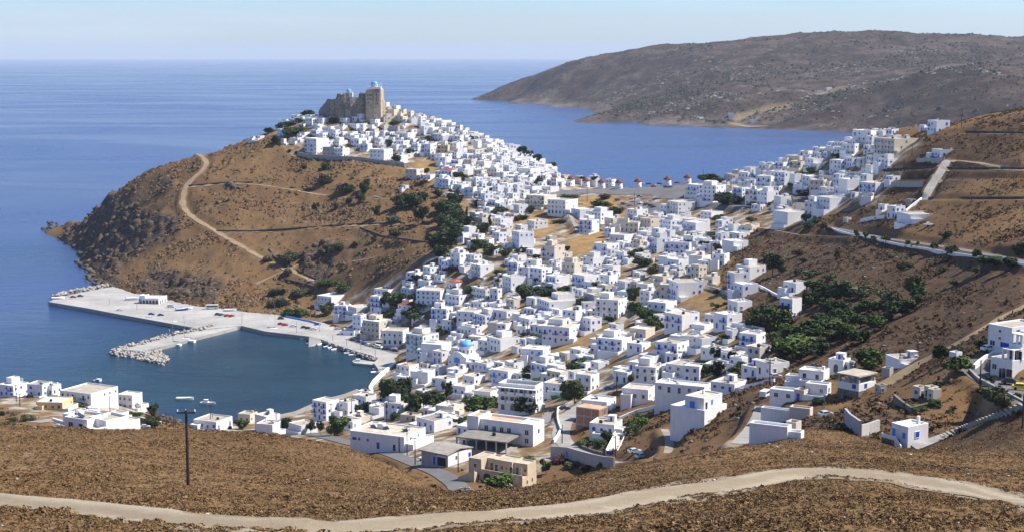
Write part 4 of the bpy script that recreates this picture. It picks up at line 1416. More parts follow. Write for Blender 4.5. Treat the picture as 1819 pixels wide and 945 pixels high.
build_town()

def descend(o):
    r_ = []
    for c in o.children: r_ += [c]+descend(c)
    return r_
def merge_into(roots, name):
    """many far houses as one mesh"""
    vs_, fs_, mi_, mats = [], [], [], []
    base = 0
    for root in roots:
        M0 = root.matrix_basis.copy()
        stack = [(c, M0 @ c.matrix_basis) for c in root.children]
        while stack:
            o, M = stack.pop()
            me = o.data
            n_ = len(me.vertices); co_ = np.empty(n_*3, np.float32); me.vertices.foreach_get('co', co_); co_ = co_.reshape(-1, 3)
            A_ = np.array(M); vs_.append(co_@A_[:3,:3].T+A_[:3,3])
            idx = []
            for m_ in me.materials:
                if m_ not in mats: mats.append(m_)
                idx.append(mats.index(m_))
            for p_ in me.polygons: fs_.append([v+base for v in p_.vertices]); mi_.append(idx[p_.material_index])
            base += n_
            stack += [(c, M @ c.matrix_basis) for c in o.children]
    kill = [o for r_ in roots for o in [r_]+descend(r_)]
    o = mesh_obj(name, np.concatenate(vs_).tolist(), fs_, mats, None, mi_)
    for q in kill: bpy.data.objects.remove(q)
    return o
KEEP = 300
order = sorted(ALLH, key=lambda t: -t[5])
small = [t[0] for t in order[KEEP:]]
# the little white cubes crowded in between
def filler(X, Y, rz, wl, wr, h, kind):
    z = float(gz(X, Y)); cen = np.array((X, Y)); xa = np.array((math.cos(rz), math.sin(rz))); ya = np.array((-xa[1], xa[0]))
    root = empty('house', (X, Y, z), rz); zb = foot(cen, xa, ya, wl, wr, z)
    block(root, 'wall', -wl/2, wl/2, -wr/2, wr/2, zb, h, rng.choice(['white']*6+['cream']), rng.choice(['roof_cream','roof_white']))
    for fc, dn in (('front', .85), ('right', .5)): openings(root, -wl/2, wl/2, -wr/2, wr/2, 0, h, fc, kind, False, dn, True, False, None, .6, 2.6)
    if rng.random() < .3: put('water_tank', tank_mesh(), root, (0, 0, h-.45))
    FOOT.append((X, Y, wl, wr, rz)); return root
def mask_at(m, X, Y):
    return float(m[int(round(min(max(row_of(Y), 0), NV-1))), int(round(min(max(col_of(X/Y), 0), NU-1)))])
CROWD = [[(500,225),(560,205),(690,195),(985,300),(1010,330),(960,360),(900,400),(850,400),(830,340),(790,330),(760,300),(700,270),(560,255)],
         [(840,400),(960,370),(1010,460),(1100,400),(1200,370),(1330,410),(1290,440),(1260,500),(1230,520),(1230,560),(1320,600),(1390,640),(1180,690),(1080,680),(960,700),(900,680),(720,650),(740,610),(650,560),(720,500),(800,450)],
         [(1210,345),(1300,300),(1420,270),(1560,235),(1610,250),(1570,320),(1520,370),(1400,380),(1330,370)],
         [(620,690),(760,640),(900,690),(990,740),(960,790),(850,790),(760,790),(640,770)]]
fill = []
for poly, want in zip(CROWD, (210, 230, 75, 26)):
    wp = wpoly(poly, 280); xs = [p[0] for p in wp]; ys = [p[1] for p in wp]; got = 0
    for _ in range(want*40):
        if got >= want: break
        X = rng.uniform(min(xs), max(xs)); Y = rng.uniform(min(ys), max(ys))
        if not inpoly(np.array([X]), np.array([Y]), wp)[0] or mask_at(m_road, X, Y) > .3 or mask_at(m_gold, X, Y) > .3: continue
        wl = rng.uniform(4, 7.5); wr = rng.uniform(4, 7)
        r_ = math.hypot(wl, wr)/2
        fp_ = np.array(FOOT); d = np.hypot(fp_[:,0]-X, fp_[:,1]-Y)
        if (d < r_*.8+np.minimum(fp_[:,2], fp_[:,3])*.46).any() or d.min() > 30: continue
        near_ = FOOT[int(d.argmin())][4]
        if poly is not CROWD[0] and rng.random() < .25: pass
        fill.append(filler(X, Y, near_+rng.uniform(-.15, .15), wl, wr, rng.choice((2.8, 3.0, 3.2, 3.4, 4.2, 5.8)) if poly is not CROWD[3] else 3.0, rng.choice(['blue','blue','dark']))); got += 1
ALLH = order[:KEEP]
far_town = merge_into(small+fill, 'small_houses')
tag(far_town, kind='stuff')
print('houses', len(ALLH), 'massed', len(small)+len(fill), 'objects', len(scene.objects))
# ---------------------------------------------------------------- landmarks
def poly_wall(name, line, h, th, mat, parent=None, zoff=-1.5, cap=None):
    """a wall of even height that follows the ground along a line of points"""
    b = MB(); L = resample(np.asarray(line, float), 3.0)
    t = np.gradient(L[:,:2], axis=0); t /= np.linalg.norm(t, axis=1)[:,None]+1e-9
    nn = np.stack([-t[:,1], t[:,0]], 1)*th/2
    hh = h if callable(h) else (lambda i: h)
    rg = []
    for i, p in enumerate(L):
        z1 = p[2]+hh(i/max(1, len(L)-1))
        a, c = p[:2]+nn[i], p[:2]-nn[i]
        rg.append([(a[0],a[1],p[2]+zoff),(c[0],c[1],p[2]+zoff),(c[0],c[1],z1),(a[0],a[1],z1)])
    b.rings(rg, 0)
    return b.build(name, MAT[mat], parent)
def dome(b, r, z0, m, n=20, k=7, sq=.95):
    b.lathe([(r*math.cos(math.pi/2*i/k), z0+r*sq*math.sin(math.pi/2*i/k)) for i in range(k)]+[(.02, z0+r*sq)], n, m)
def cross(b, x, y, z, h, m, t=.08):
    b.box(x-t, x+t, y-t, y+t, z, z+h, m); b.box(x-h*.28, x+h*.28, y-t*.8, y+t*.8, z+h*.6, z+h*.6+2*t, m)

# --- the castle: ragged curtain wall on its rock, the tall house wall on the right
castle = empty('castle', atY(620, 200, 1312)); tag(castle, 'ruined stone castle with a tall tan facade on the hilltop', 'castle')
c0 = np.array(castle.location)
TOPL = [(566,196),(571,190),(576,184),(580,178),(582,176),(588,177),(590,180),(592,177),(597,176.5),(598,167),(602,166),(607,168),(613,167),(614,173),(620,172.5),(628,172),(633,173),(637,172),(638,166),(643,165.5),(649,165)]
YF = lambda px: 1298+max(0, 592-px)*.9-4*math.sin((px-566)/83*math.pi)
b = MB(); xs_ = np.arange(566, 649.01, 1.5); tl = np.array(TOPL)
fr = []
for px in xs_:
    tp = np.interp(px, tl[:,0], tl[:,1])+rng.choice((-1.0, -.3, .2, 1.1, 1.6)); Yd = YF(px)+.2*math.sin(px*.35)+.3*math.sin(px*.13+1)
    p = atY(px, tp, Yd); fr.append(p-c0)
zlow = -16.0
rg = []
for i, p in enumerate(fr):
    bk = p+np.array((p[0]*0.0, 3.2, 0)); rg.append([(p[0],p[1]-1.2,zlow),(bk[0],bk[1]+1.0,zlow),(bk[0],bk[1],p[2]-rng.uniform(0,.6)),(p[0],p[1],p[2])])
b.rings(rg, 0); b.build('curtain_wall', MAT['castle_stone'], castle)
# the ground and ruined rooms inside the walls
b = MB(); pl = [fr[6], fr[20], fr[35], fr[-1]]; back = [(p[0], p[1]+26) for p in pl[::-1]]
b.prism([(p[0], p[1]+1) for p in pl]+back, zlow, fr[20][2]-4.5); b.build('courtyard', MAT['castle_stone'], castle)
b = MB()
for i in (12, 16, 24, 31):
    p = fr[min(i*1, len(fr)-1)]; b.box(p[0]-1, p[0]+rng.uniform(2, 4), p[1]+6, p[1]+7, zlow+8, p[2]-rng.uniform(-.8, 1.5))
b.build('ruined_wall', MAT['castle_facade'], castle)
# facade: from x 649 to 679
fa = [atY(649, 163, 1293)-c0, atY(653, 159.8, 1292)-c0, atY(664, 158.5, 1291)-c0, atY(676, 158.5, 1292)-c0, atY(678.8, 159.5, 1295)-c0]
b = MB(); rg = []
for p in fa: rg.append([(p[0],p[1],zlow-4),(p[0]*1.0,p[1]+15,zlow-4),(p[0],p[1]+15,p[2]),(p[0],p[1],p[2])])
b.rings(rg, 0)
fac = b.build('facade', MAT['castle_facade'], castle)
def fwin(px, py, w, h, mat='dark_glass', d=.25):
    Yd = float(np.interp(px, [649,653,664,676,679], [1293,1292,1291,1292,1295]))-.03; p = atY(px, py, Yd)-c0
    q = MB(); q.box(p[0]-w/2, p[0]+w/2, p[1]-.1, p[1]+d, p[2]-h/2, p[2]+h/2); return q.build('window', MAT[mat], fac)
for px, py in ((653.3,170),(657,169.6),(659.2,169.6),(653.3,177),(658.5,176.5),(654,183.5),(671,185)): fwin(px, py, .75, 1.3)
for px in (662.3, 669.2): fwin(px, 173, .5, 7.5, 'castle_stone')
b = MB(); p = atY(668.5, 161.8, 1290.6)-c0; b.box(p[0]-2.9, p[0]+2.9, p[1]-.6, p[1]+.5, p[2]-1.3, p[2]+1.3); b.build('machicolation', MAT['castle_stone'], castle)
for px in (665.8, 672.8):
    b = MB(); p = atY(px, 172, 1291)-c0; b.box(p[0]-.7, p[0]+.7, p[1]-.7, p[1]+.3, p[2]-7, p[2]+4); b.build('buttress', MAT['castle_facade'], castle)
for px, tp, bw in ((618.5, 182.5, 2.3), (590, 178, 1.3)):
    p = atY(px, tp, YF(px)-1.8)-c0; b = MB()
    b.rings([[(p[0]-bw*q,p[1]-1.2*q,z),(p[0]+bw*q,p[1]-1.2*q,z),(p[0]+bw*q,p[1]+1.5,z),(p[0]-bw*q,p[1]+1.5,z)] for q, z in ((1.25,zlow-2),(1.05,p[2]-3),(1,p[2]))]); b.build('bastion', MAT['castle_stone'], castle)
b = MB()
for px0, px1 in ((679, 684),):
    p = atY(679, 172, 1297)-c0; q = atY(683.5, 184, 1299)-c0
    b.rings([[(p[0],p[1],zlow-4),(p[0],p[1]+6,zlow-4),(p[0],p[1]+6,p[2]),(p[0],p[1],p[2])],[(q[0],q[1],zlow-4),(q[0],q[1]+6,zlow-4),(q[0],q[1]+6,q[2]),(q[0],q[1],q[2])]])
b.build('side_wall', MAT['castle_facade'], castle)
def small_church(px, py, Y, w, hh, rd, label, belfry=True, wide=1.0):
    p = atY(px, py, Y); r_ = empty('church', p); tag(r_, label, 'church')
    b = MB(); b.box(-w*wide, w*wide, -w*.8, w*.8, -1, hh); wl_ = b.build('wall', MAT['white'], r_)
    b = MB(); b.lathe([(rd*1.02, hh-.2), (rd*1.02, hh+rd*.55), (rd*1.12, hh+rd*.55), (rd*1.12, hh+rd*.68)], 18); dr = b.build('drum', MAT['white'], r_)
    for i in range(-3, 4):
        a = -math.pi/2+i*.62; put('window', win_mesh('dark'), dr, (rd*1.03*math.cos(a), rd*1.03*math.sin(a), hh+.05), a+math.pi/2, (.5, 1, rd*.28))
    b = MB(); dome(b, rd*1.08, hh+rd*.66, 0); cross(b, 0, 0, hh+rd*1.6, 1.1, 0); b.build('dome', [MAT['dome_blue']], r_, True)
    if belfry:
        b = MB(); x = w*wide-.6
        b.box(x-1, x-.5, -.5, .3, hh-.3, hh+2.2); b.box(x+.3, x+.8, -.5, .3, hh-.3, hh+2.2); b.box(x-1, x+.8, -.5, .3, hh+2.2, hh+2.6)
        b.rings([[(x-.8,-.5,hh+2.6),(x+.6,-.5,hh+2.6),(x+.6,.3,hh+2.6),(x-.8,.3,hh+2.6)],[(x-.2,-.2,hh+4.1),(x,-.2,hh+4.1),(x,0,hh+4.1),(x-.2,0,hh+4.1)]]); b.build('belfry', MAT['white'], r_)
    for x in (-.5, .2, .6): put('window', win_mesh('dark'), wl_, (x*w*wide, -w*.8, hh*.35), 0, (.6, 1, .6))
    return r_
small_church(665.5, 158.5, 1298, 5.2, 1.6, 2.95, 'white church with blue dome and belfry on the castle top', True, 1.1)
small_church(619.8, 171.0, 1322, 3.4, 3.0, 1.9, 'small blue domed church half hidden inside the castle walls', False)

# --- windmills along the crest
def windmill(zx, zy, label, ox, oy, k=4.5):
    p = at(ox+zx/k, oy+zy/k); s = F0/p[1]
    r_ = empty('windmill', p, -.25+rng.uniform(-.3, .3)); r = 6.6/s
    h = 11.0/s
    tag(r_, label, 'windmill', 'windmills along the crest')
    b = MB(); b.lathe([(r*1.12, -2.5), (r*1.1, 0), (r, h*.6), (r*.97, h)], 22); tw = b.build('tower', MAT['white'], r_, True)
    b = MB(); b.lathe([(r*1.1, h-.05), (r*1.08, h+.25), (r*.55, h+.62*r), (.08, h+1.05*r)], 22); b.bar((0,-r*.6,h+.3), (0,-r*1.5,h+.45), .14); b.build('thatched_cap', MAT['cap_red'], r_, True)
    put('window', win_mesh('dark'), tw, (0, -r*1.0, h*.66), 0, (.6, 1, .55)); put('door', door_mesh('brown'), tw, (r*.5, -r*.9, 0), .5, (.9, 1, .8))
for i, (zx, zy, ox, oy) in enumerate([(925,578,780,200),(1053,582,780,200),(1172,597,780,200),(1297,608,780,200),(1436,612,780,200),(1587,603,780,200),(205,586,1140,200),(365,572,1140,200)]):
    w = ['leftmost white windmill in the row on the crest, beside a terraced house','second white windmill with red cap from the left on the crest','third white windmill with red cap from the left on the crest','fourth white windmill with red cap from the left on the crest','fourth white windmill with red cap from the right on the crest','third white windmill with red cap from the right on the crest','second windmill with red cap from the right beside parked cars','rightmost white windmill with red cap, next to the dark trees'][i]
    windmill(zx, zy, w, ox, oy)

def root_box(name, label, cat, px0, pxc, px1, yt, yb, a=None, ymin=280.0, plane=None):
    C0, s, a, wl, wr, cen, rz, xa, ya = frame_of(pxc, yb, px0, px1, a, ymin)
    r_ = empty(name, (cen[0], cen[1], C0[2]), rz); tag(r_, label, cat)
    zb = foot(cen, xa, ya, wl, wr, C0[2]); h = (yb-yt)/s
    FOOT.append((cen[0], cen[1], wl, wr, rz))
    return r_, wl, wr, h, zb, s
def slab(b, x0, x1, y0, y1, z0, z1, m=0): b.box(x0, x1, y0, y1, z0, z1, m)

# --- the domed church in the middle of the lower town
r_, wl, wr, h, zb, s = root_box('church', 'white church with bright blue dome and curved gable in the lower town', 'church', 795.5, 828, 851, 632, 656, R(36))
b = MB(); x0, x1, y0, y1 = -wl/2, wl/2, -wr/2, wr/2
n_ = 22; prof = []
for i in range(n_+1):
    t = i/n_; x = x0+t*wl; u = (t-.5)*2
    z = h*.92+(h*.34*math.cos(u*math.pi/2*1.25) if abs(u) < .8 else h*.34*math.cos(math.pi/2)) ; prof.append((x, z))
fv_ = [(x0, y0, zb), (x1, y0, zb)]+[(x, y0, z) for x, z in prof[::-1]]
bv = [(x, y1, z) for x, y, z in fv_]; k = len(fv_)
b.add(fv_+bv, [tuple(range(k)), tuple(range(k, 2*k))[::-1]]+[(i+1 if i+1 < k else 0, i, i+k, (i+1)%k+k) for i in range(k)])
body = b.build('wall', MAT['white'], r_)
b = MB(); b.box(x1-.1, x1+wl*.25, y0+wr*.25, y1-wr*.2, zb, h*.8); b.build('transept', MAT['white'], r_)
b = MB(); b.lathe([(3.3, h*.9), (3.3, h*1.32+1.6), (3.5, h*1.32+1.6), (3.5, h*1.32+1.9)], 24, c=(1.5, 0)); dr = b.build('drum', MAT['white'], r_, False)
for i in range(10):
    a = i*math.pi/5; put('window', win_mesh('dark'), dr, (1.5+3.32*math.cos(a), 3.32*math.sin(a), h*1.12), a+math.pi/2, (.7, 1, 1.25))
b = MB(); b.lathe([(3.35*math.cos(math.pi/2*i/7), h*1.32+1.9+2.7*math.sin(math.pi/2*i/7)) for i in range(7)]+[(.02, h*1.32+4.6)], 24, 0, c=(1.5, 0)); cross(b, 1.5, 0, h*1.32+4.5, 1.2, 0); b.build('dome', MAT['dome_blue'], r_, True)
for dx in (-1.1, 0, 1.1): put('window', win_mesh('light'), body, (x0+wl*.5+dx, y0, h*(.42 if dx else .40)), 0, (1, 1, 1.9 if dx else 2.2))
put('window', win_mesh('dark'), body, (x0+wl*.12, y0, h*.35), 0, (.7, 1, .8))
for t in (.25, .55, .85): put('window', win_mesh('dark'), body, (x1, y0+wr*t*.9, h*.5), math.pi/2, (.8, 1, 1))
put('door', door_mesh('brown'), body, (x0+wl*.5, y0, 0), 0, (1.3, 1, 1.1))

# --- big plain white hall with terracotta roof
r_, wl, wr, h, zb, s = root_box('hall', 'long white two-storey hall with dark square windows and a terracotta roof terrace', 'hall', 851, 947, 967, 753, 793, R(26))
body = block(r_, 'wall', -wl/2, wl/2, -wr/2, wr/2, zb, h, 'white', 'roof_terracotta', .7, .5)
block(r_, 'stair_tower', -wl/2-4.2, -wl/2+.05, -wr/2-1.2, wr/2-1, zb, h+.9, 'white', 'roof_terracotta', .6, .4)
block(r_, 'end_terrace', wl/2-5.5, wl/2-.6, -wr/2+.6, wr/2-.6, h-1.0, h-.1, 'white', 'roof_white', .3, .3)
for i, t in enumerate((.12, .27, .41, .55, .88)):
    for z in (h*.50, h*.12): put('window', win_mesh('dark'), body, (-wl/2+t*wl, -wr/2, z), 0, (1.25, 1, 1.25))
put('window', win_mesh('dark'), body, (wl/2, 0, h*.5), math.pi/2, (1.1, 1, 1.1))

# --- hotel with long white balconies and a grey sunken roof
r_, wl, wr, h, zb, s = root_box('hotel', 'white three-storey hotel with long white balconies and a grey sunken roof', 'hotel', 884.5, 951, 965, 684, 733, R(22))
body = block(r_, 'wall', -wl/2, wl/2, -wr/2, wr/2, zb, h, 'white', 'roof_grey', 1.2, .4)
for f in range(3):
    z = f*h/3.2+.1
    for i in range(4):
        x = -wl/2+(i+.5)*wl/4
        put('door', door_mesh('dark'), body, (x, -wr/2, z), 0, (1.5, 1, 1.0))
        if f: put('window', win_mesh('dark'), body, (x+1.6, -wr/2, z+.9), 0, (.9, 1, .9))
    if f:
        b = MB(); b.box(-wl/2, wl/2-.3, -wr/2-1.5, -wr/2+.02, z-.2, z-.03)
        for i in range(4): b.box(-wl/2+.2+i*wl/4, -wl/2+(i+1)*wl/4-.5, -wr/2-1.5, -wr/2-1.38, z-.03, z+.9)
        b.build('balcony', MAT['white'], r_)
b = MB(); b.box(-wl/2, wl/2, -wr/2-1.6, -wr/2+.03, h-1.5, h-1.3); b.build('cornice', MAT['white'], r_)
for z in (.9, h*.38, h*.7):
    for t in (.3, .7): put('window', win_mesh('dark'), body, (wl/2, -wr/2+t*wr, z), math.pi/2, (.9, 1, .9))

# --- long white house over the road
r_, wl, wr, h, zb, s = root_box('house', 'long low white house with blue door above the road bend', 'house', 621, 718, 757, 775, 803, R(30))
body = block(r_, 'wall', -wl/2, wl/2, -wr/2, wr/2, zb, h, 'white', 'roof_cream', .35, .3)
for t, kd in ((.08,'blue'),(.17,'dark'),(.33,'dark')): 
    w = put('window', win_mesh(kd), body, (-wl/2+t*wl, -wr/2, h*.42), 0, (1.6 if kd == 'blue' else .8, 1, .8)); put('frame', frame_mesh(), w, (0,0,0))
put('door', door_mesh('blue'), body, (-wl/2+.52*wl, -wr/2, .1), 0, (1.2, 1, 1.15)); put('door', door_mesh('dark'), body, (-wl/2+.82*wl, -wr/2, .1), 0, (1.1, 1, 1.1))
block(r_, 'roof_room', -wl/2+.3*wl, -wl/2+.3*wl+2.4, 0, 2.2, h-.4, h+1.6, 'white', 'roof_white', .2)
for x in (-.3, -.05, .3): put('solar_heater', heater_mesh(), r_, (x*wl, .5, h-.35), R(70))
block(r_, 'terrace', wl/2-.1, wl/2+3.5, -wr/2+.5, wr/2, zb, h*.55, 'white', 'roof_white', .5)
for t in (.3, .65): put('window', win_mesh('dark'), body, (wl/2, -wr/2+t*wr, h*.6), math.pi/2, (.9, 1, .9))

# --- workshop with a wide grey slab roof
r_, wl, wr, h, zb, s = root_box('workshop', 'workshop with a wide low grey roof, blue door and white side wall', 'workshop', 748, 795.5, 838, 808, 829, R(40))
b = MB(); b.box(-wl/2, wl/2, -wr/2, wr/2, zb, h*1.02); body = b.build('wall', MAT['grey'], r_)
b = MB(); b.box(wl/2+.003, wl/2+.12, -wr/2-.05, wr/2, zb, h*1.02); b.build('side_wall', MAT['white'], r_)
b = MB(); e = .7; v = [(-wl/2-e,-wr/2-e,h),(wl/2+e*.6,-wr/2-e,h),(wl/2+e*.6,wr/2+e,h),(-wl/2-e,wr/2+e,h),(-wl/2-e,0,h+1.0),(wl/2+e*.6,0,h+1.0)]
b.add(v+[(x,y,z+.28) for x,y,z in v], [(6,7,11,10),(8,9,10,11),(0,4,5,1),(3,2,5,4),(0,1,7,6),(2,3,9,8),(1,5,11,7),(5,2,8,11),(4,0,6,10),(3,4,10,9)]); b.build('roof', MAT['roof_grey'], r_)
put('door', door_mesh('blue'), body, (0, -wr/2, 0), 0, (1.2, 1, 1.25)); b = MB(); b.box(wl/2-4.2, wl/2-.9, -wr/2-.06, -wr/2+.1, 0, 2.7); b.build('garage_door', MAT['black'], r_)
b = MB(); b.box(wl/2-4.4, wl/2-.7, -wr/2-.09, -wr/2+.02, 2.75, 3.15); b.build('lintel', MAT['white'], r_)
put('window', win_mesh('dark'), r_, (wl/2+.12, -wr/2+wr*.35, 1.6), math.pi/2, (.8,1,.9)); put('window', win_mesh('blue'), r_, (wl/2+.12, wr/2-1, 1.2), math.pi/2, (1,1,1))

# --- bare concrete frame behind the tan house
r_, wl, wr, h, zb, s = root_box('concrete_frame', 'unfinished bare concrete roof slab on posts behind the tan house', 'unfinished building', 808, 900, 928, 786, 806, R(24))
b = MB(); b.box(-wl/2, wl/2, -wr/2, wr/2, h-.1, h+.3); b.build('roof_slab', MAT['roof_grey'], r_)
b = MB(); b.box(-wl/2, wl/2, -wr/2, wr/2, zb, .25); b.build('floor_slab', MAT['roof_grey'], r_)
for i in range(6):
    for y in (-wr/2+.3, wr/2-.3):
        x = -wl/2+.3+i*(wl-.6)/5; b = MB(); b.box(x-.2, x+.2, y-.2, y+.2, .25, h-.1); b.build('post', MAT['grey'], r_)
b = MB(); b.box(-wl/2+.3, wl/2-.3, wr/2-.5, wr/2-.3, .25, h-.1); b.build('back_wall', MAT['grey'], r_)
put('water_tank', tank_mesh(), r_, (wl*.1, 0, h+.3))

# --- tan house with outside stairs, nearest of the town
r_, wl, wr, h, zb, s = root_box('house', 'tan two-storey house with outside stairs and arched porch at the road end', 'house', 835, 931, 950, 826, 866, R(31))
wr = max(wr, 8.0); g1 = h*.47
b = MB(); b.box(-wl/2, wl/2, -wr/2, wr/2, zb, g1); body = b.build('wall', MAT['tan'], r_)
segs = [(-.5, -.27, .0), (-.27, -.10, 1.7), (-.10, .24, .5), (.24, .5, 1.3)]
for i, (p, q, dy) in enumerate(segs):
    y0 = -wr/2+1.6+dy if i != 0 else -wr/2+.02
    w = block(r_, 'upper_room', p*wl+.004*i, q*wl, y0, wr/2-.3 if i % 2 else wr/2+.3, g1-.05, h+(.25 if i in (0, 2) else 0), 'tan', 'roof_cream', .3, .25)
    zz = g1+.05
    mid_ = (p+q)/2*wl
    if i == 0: wn_ = put('window', win_mesh('dark'), w, (mid_, y0, zz+.9), 0, (.9,1,.9)); put('frame', frame_mesh(), wn_, (0,0,0))
    if i == 1: put('door', door_mesh('dark'), w, (mid_, y0, zz), 0, (1,1,1))
    if i == 2:
        put('door', door_mesh('dark'), w, (mid_-2.2, y0, zz), 0, (1,1,1)); put('window', win_mesh('dark'), w, (mid_-.4, y0, zz+.9), 0, (.7,1,.8)); put('window', win_mesh('dark'), w, (mid_+1.2, y0, zz+1.1), 0, (.5,1,.5)); put('door', door_mesh('dark'), w, (mid_+2.7, y0, zz), 0, (1,1,1))
    if i == 3: put('door', door_mesh('dark'), w, (mid_-1, y0, zz), 0, (1,1,1)); put('window', win_mesh('dark'), w, (mid_+1.6, y0, zz+1), 0, (.6,1,.7))
b = MB(); b.box(-wl*.27, wl/2, -wr/2+.003, -wr/2+.2, g1, g1+.8); b.build('parapet', MAT['tan'], r_)
put('door', door_mesh('dark'), body, (-wl*.33, -wr/2, 0), 0, (1.1,1,1.05)); put('arched_opening', arch_mesh('dark'), body, (-wl*.16, -wr/2-.02, 0), 0, (1.35,1,1.15))
put('arched_opening', arch_mesh('dark'), body, (wl*.22, -wr/2-.02, 0), 0, (1.2,1,1.1)); put('door', door_mesh('dark'), body, (0, -wr/2, 0), 0, (1,1,1))
def stair(x0, x1, y0, y1, up):
    b = MB(); n_ = 12
    for i in range(n_):
        t0 = x0+(x1-x0)*i/n_; t1 = x0+(x1-x0)*(i+1)/n_; b.box(min(t0,t1)+.002, max(t0,t1), y0, y1, zb, g1*(i+1)/n_)
    b.rings([[(x,y0-.22,zb),(x,y0-.003,zb),(x,y0-.003,z),(x,y0-.22,z)] for x, z in ((x0,.9),(x1,g1+.8))]); return b.build('outside_stair', MAT['tan'], r_)
stair(-wl/2-2.5, -wl/2+3.2, -wr/2-2.0, -wr/2-.01, 1); stair(wl/2-1.5, wl/2-6.5, -wr/2-2.2, -wr/2-.01, 1)
b = MB(); b.box(-wl/2-.12, -wl/2+.12, -wr/2-.12, -wr/2+.12, zb, h); b.bar((wl/2-.3,-wr/2-.1,zb), (wl/2-.3,-wr/2-.1,h*.98), .1); b.build('drainpipe', MAT['cream'], r_)
for t in (.35, .7): put('window', win_mesh('dark'), body, (wl/2, -wr/2+t*wr, .8), math.pi/2, (.7,1,.8))

# --- brick house being built
r_, wl, wr, h, zb, s = root_box('unfinished_house', 'unfinished house of bare red brick and concrete above the road', 'unfinished building', 1024, 1064, 1078, 727, 757, R(28))
b = MB(); b.box(-wl/2, wl/2, -wr/2, wr/2, zb, h); body = b.build('wall', MAT['brick'], r_)
b = MB()
for z0, z1 in ((h*.48, h*.55), (h-.25, h+.15), (-.3, .12)): b.box(-wl/2-.12, wl/2+.12, -wr/2-.12, wr/2+.12, z0, z1)
for i in range(4):
    x = -wl/2+i*wl/3; b.box(x-.2, x+.2, -wr/2-.1, -wr/2+.1, zb, h-.26)
for y in (-wr/2, 0, wr/2): b.box(wl/2-.1, wl/2+.1, y-.2, y+.2, zb, h-.26)
b.build('concrete_frame', MAT['grey'], r_)
b = MB(); b.box(-wl/2+.2, wl/2-.2, -wr/2+.2, wr/2-.2, h+.1, h+.2); b.build('roof', MAT['roof_terracotta'], r_)
put('window', win_mesh('dark'), body, (wl/2, 0.8, h*.6), math.pi/2, (1.6,1,1.3)); put('window', win_mesh('dark'), body, (-wl*.18, -wr/2, h*.6), 0, (1.1,1,.9))

# --- house with an open concrete top floor
r_, wl, wr, h, zb, s = root_box('unfinished_house', 'white house with an open unfinished concrete top floor and two blue windows', 'unfinished building', 1488, 1525, 1554, 667, 706, R(35))
g0, g1 = h*.28, h*.62
b = MB(); b.box(-wl/2, wl/2, -wr/2, wr/2, zb, g0); b.build('basement', MAT['rubble_wall'], r_)
b = MB(); b.box(-wl/2-.05, wl/2+.05, -wr/2-.05, wr/2+.05, g0, g1); body = b.build('wall', MAT['white'], r_)
b = MB(); b.box(-wl/2-.35, wl/2+.35, -wr/2-.35, wr/2+.35, h-.35, h); b.build('roof', MAT['roof_cream'], r_)
for x in (-wl/2+.35, 0, wl/2-.35):
    for y in (-wr/2+.35, wr/2-.35): b = MB(); b.box(x-.3, x+.3, y-.3, y+.3, g1, h-.35); b.build('post', MAT['grey'], r_)
b = MB(); b.box(-wl/2+1, wl/2-1, wr/2-.3, wr/2-.1, g1, h-.35); b.box(.5, .7, -wr/2+2, wr/2-.3, g1, h-.35); b.build('inner_wall', MAT['grey'], r_)
put('window', win_mesh('blue'), body, (wl*.28, -wr/2-.05, g0+.6), 0, (1,1,.9)); put('window', win_mesh('blue'), body, (wl/2+.05, -wr*.1, g0+.6), math.pi/2, (1,1,.9))

# --- white house standing on its own tall podium
r_, wl, wr, h, zb, s = root_box('house', 'white house with a light blue door on a tall blank podium', 'house', 1190, 1251, 1291, 728, 758, R(33))
block(r_, 'wall', -wl/2, wl/2, -wr/2, wr/2, zb, h, 'white', 'roof_white', .5, .3)
block(r_, 'side_court', -wl/2+.02, -wl/2+wl*.38, -wr/2-.02, wr*.1, h-1.5, h*.86, 'white', 'roof_grey', .6, .3) if False else None
up = block(r_, 'upper_room', -wl/2+wl*.33, wl/2-1.3, -wr/2+1.6, wr/2-.5, h-.55, h+3.0, 'white', 'roof_cream', .35, .3)
put('window', win_mesh('light'), up, (wl*.05, -wr/2+1.6, h-.3), 0, (1.5,1,1.5)); put('window', win_mesh('light'), up, (wl/2-1.3, 0, h+.5), math.pi/2, (.8,1,1.1))
put('door', door_mesh('dark'), up, (wl/2-1.3, -wr*.25, h-.4), math.pi/2, (1,1,1)); put('chimney', mk('chimney', (lambda b: (b.box(-.3,.3,-.3,.3,0,1.1), b)[1])(MB()), [MAT['white']]), r_, (0, wr*.2, h+2.6))

# --- small white house with a terrace and stair by the long steps
r_, wl, wr, h, zb, s = root_box('house', 'small white house with red terrace floor at the foot of the long steps', 'house', 1581, 1612, 1647, 757, 795, R(42))
block(r_, 'wall', -wl/2+.3, wl/2, -wr/2, wr/2, zb, h, 'white', 'roof_white', .35, .3)
b = MB(); b.box(-wl/2-.9, wl*.05, -wr/2-1.4, -wr/2+.01, zb, h*.3); b.build('terrace_wall', MAT['rubble_wall'], r_)
b = MB(); b.box(-wl/2-.8, 0, -wr/2-1.3, -wr/2+.0, h*.3, h*.31); b.build('terrace_floor', MAT['roof_red'], r_)
b = MB(); b.box(-wl/2-.95, wl*.05, -wr/2-1.5, -wr/2-1.3, h*.3, h*.5); b.rings([[(wl*.05,-wr/2-1.5,zb),(wl*.05,-wr/2-1.25,zb),(wl*.05,-wr/2-1.25,h*.5),(wl*.05,-wr/2-1.5,h*.5)],[(wl/2-.4,-wr/2-1.5,zb),(wl/2-.4,-wr/2-1.25,zb),(wl/2-.4,-wr/2-1.25,.6),(wl/2-.4,-wr/2-1.5,.6)]]); b.build('parapet', MAT['white'], r_)
bd = r_.children[0]
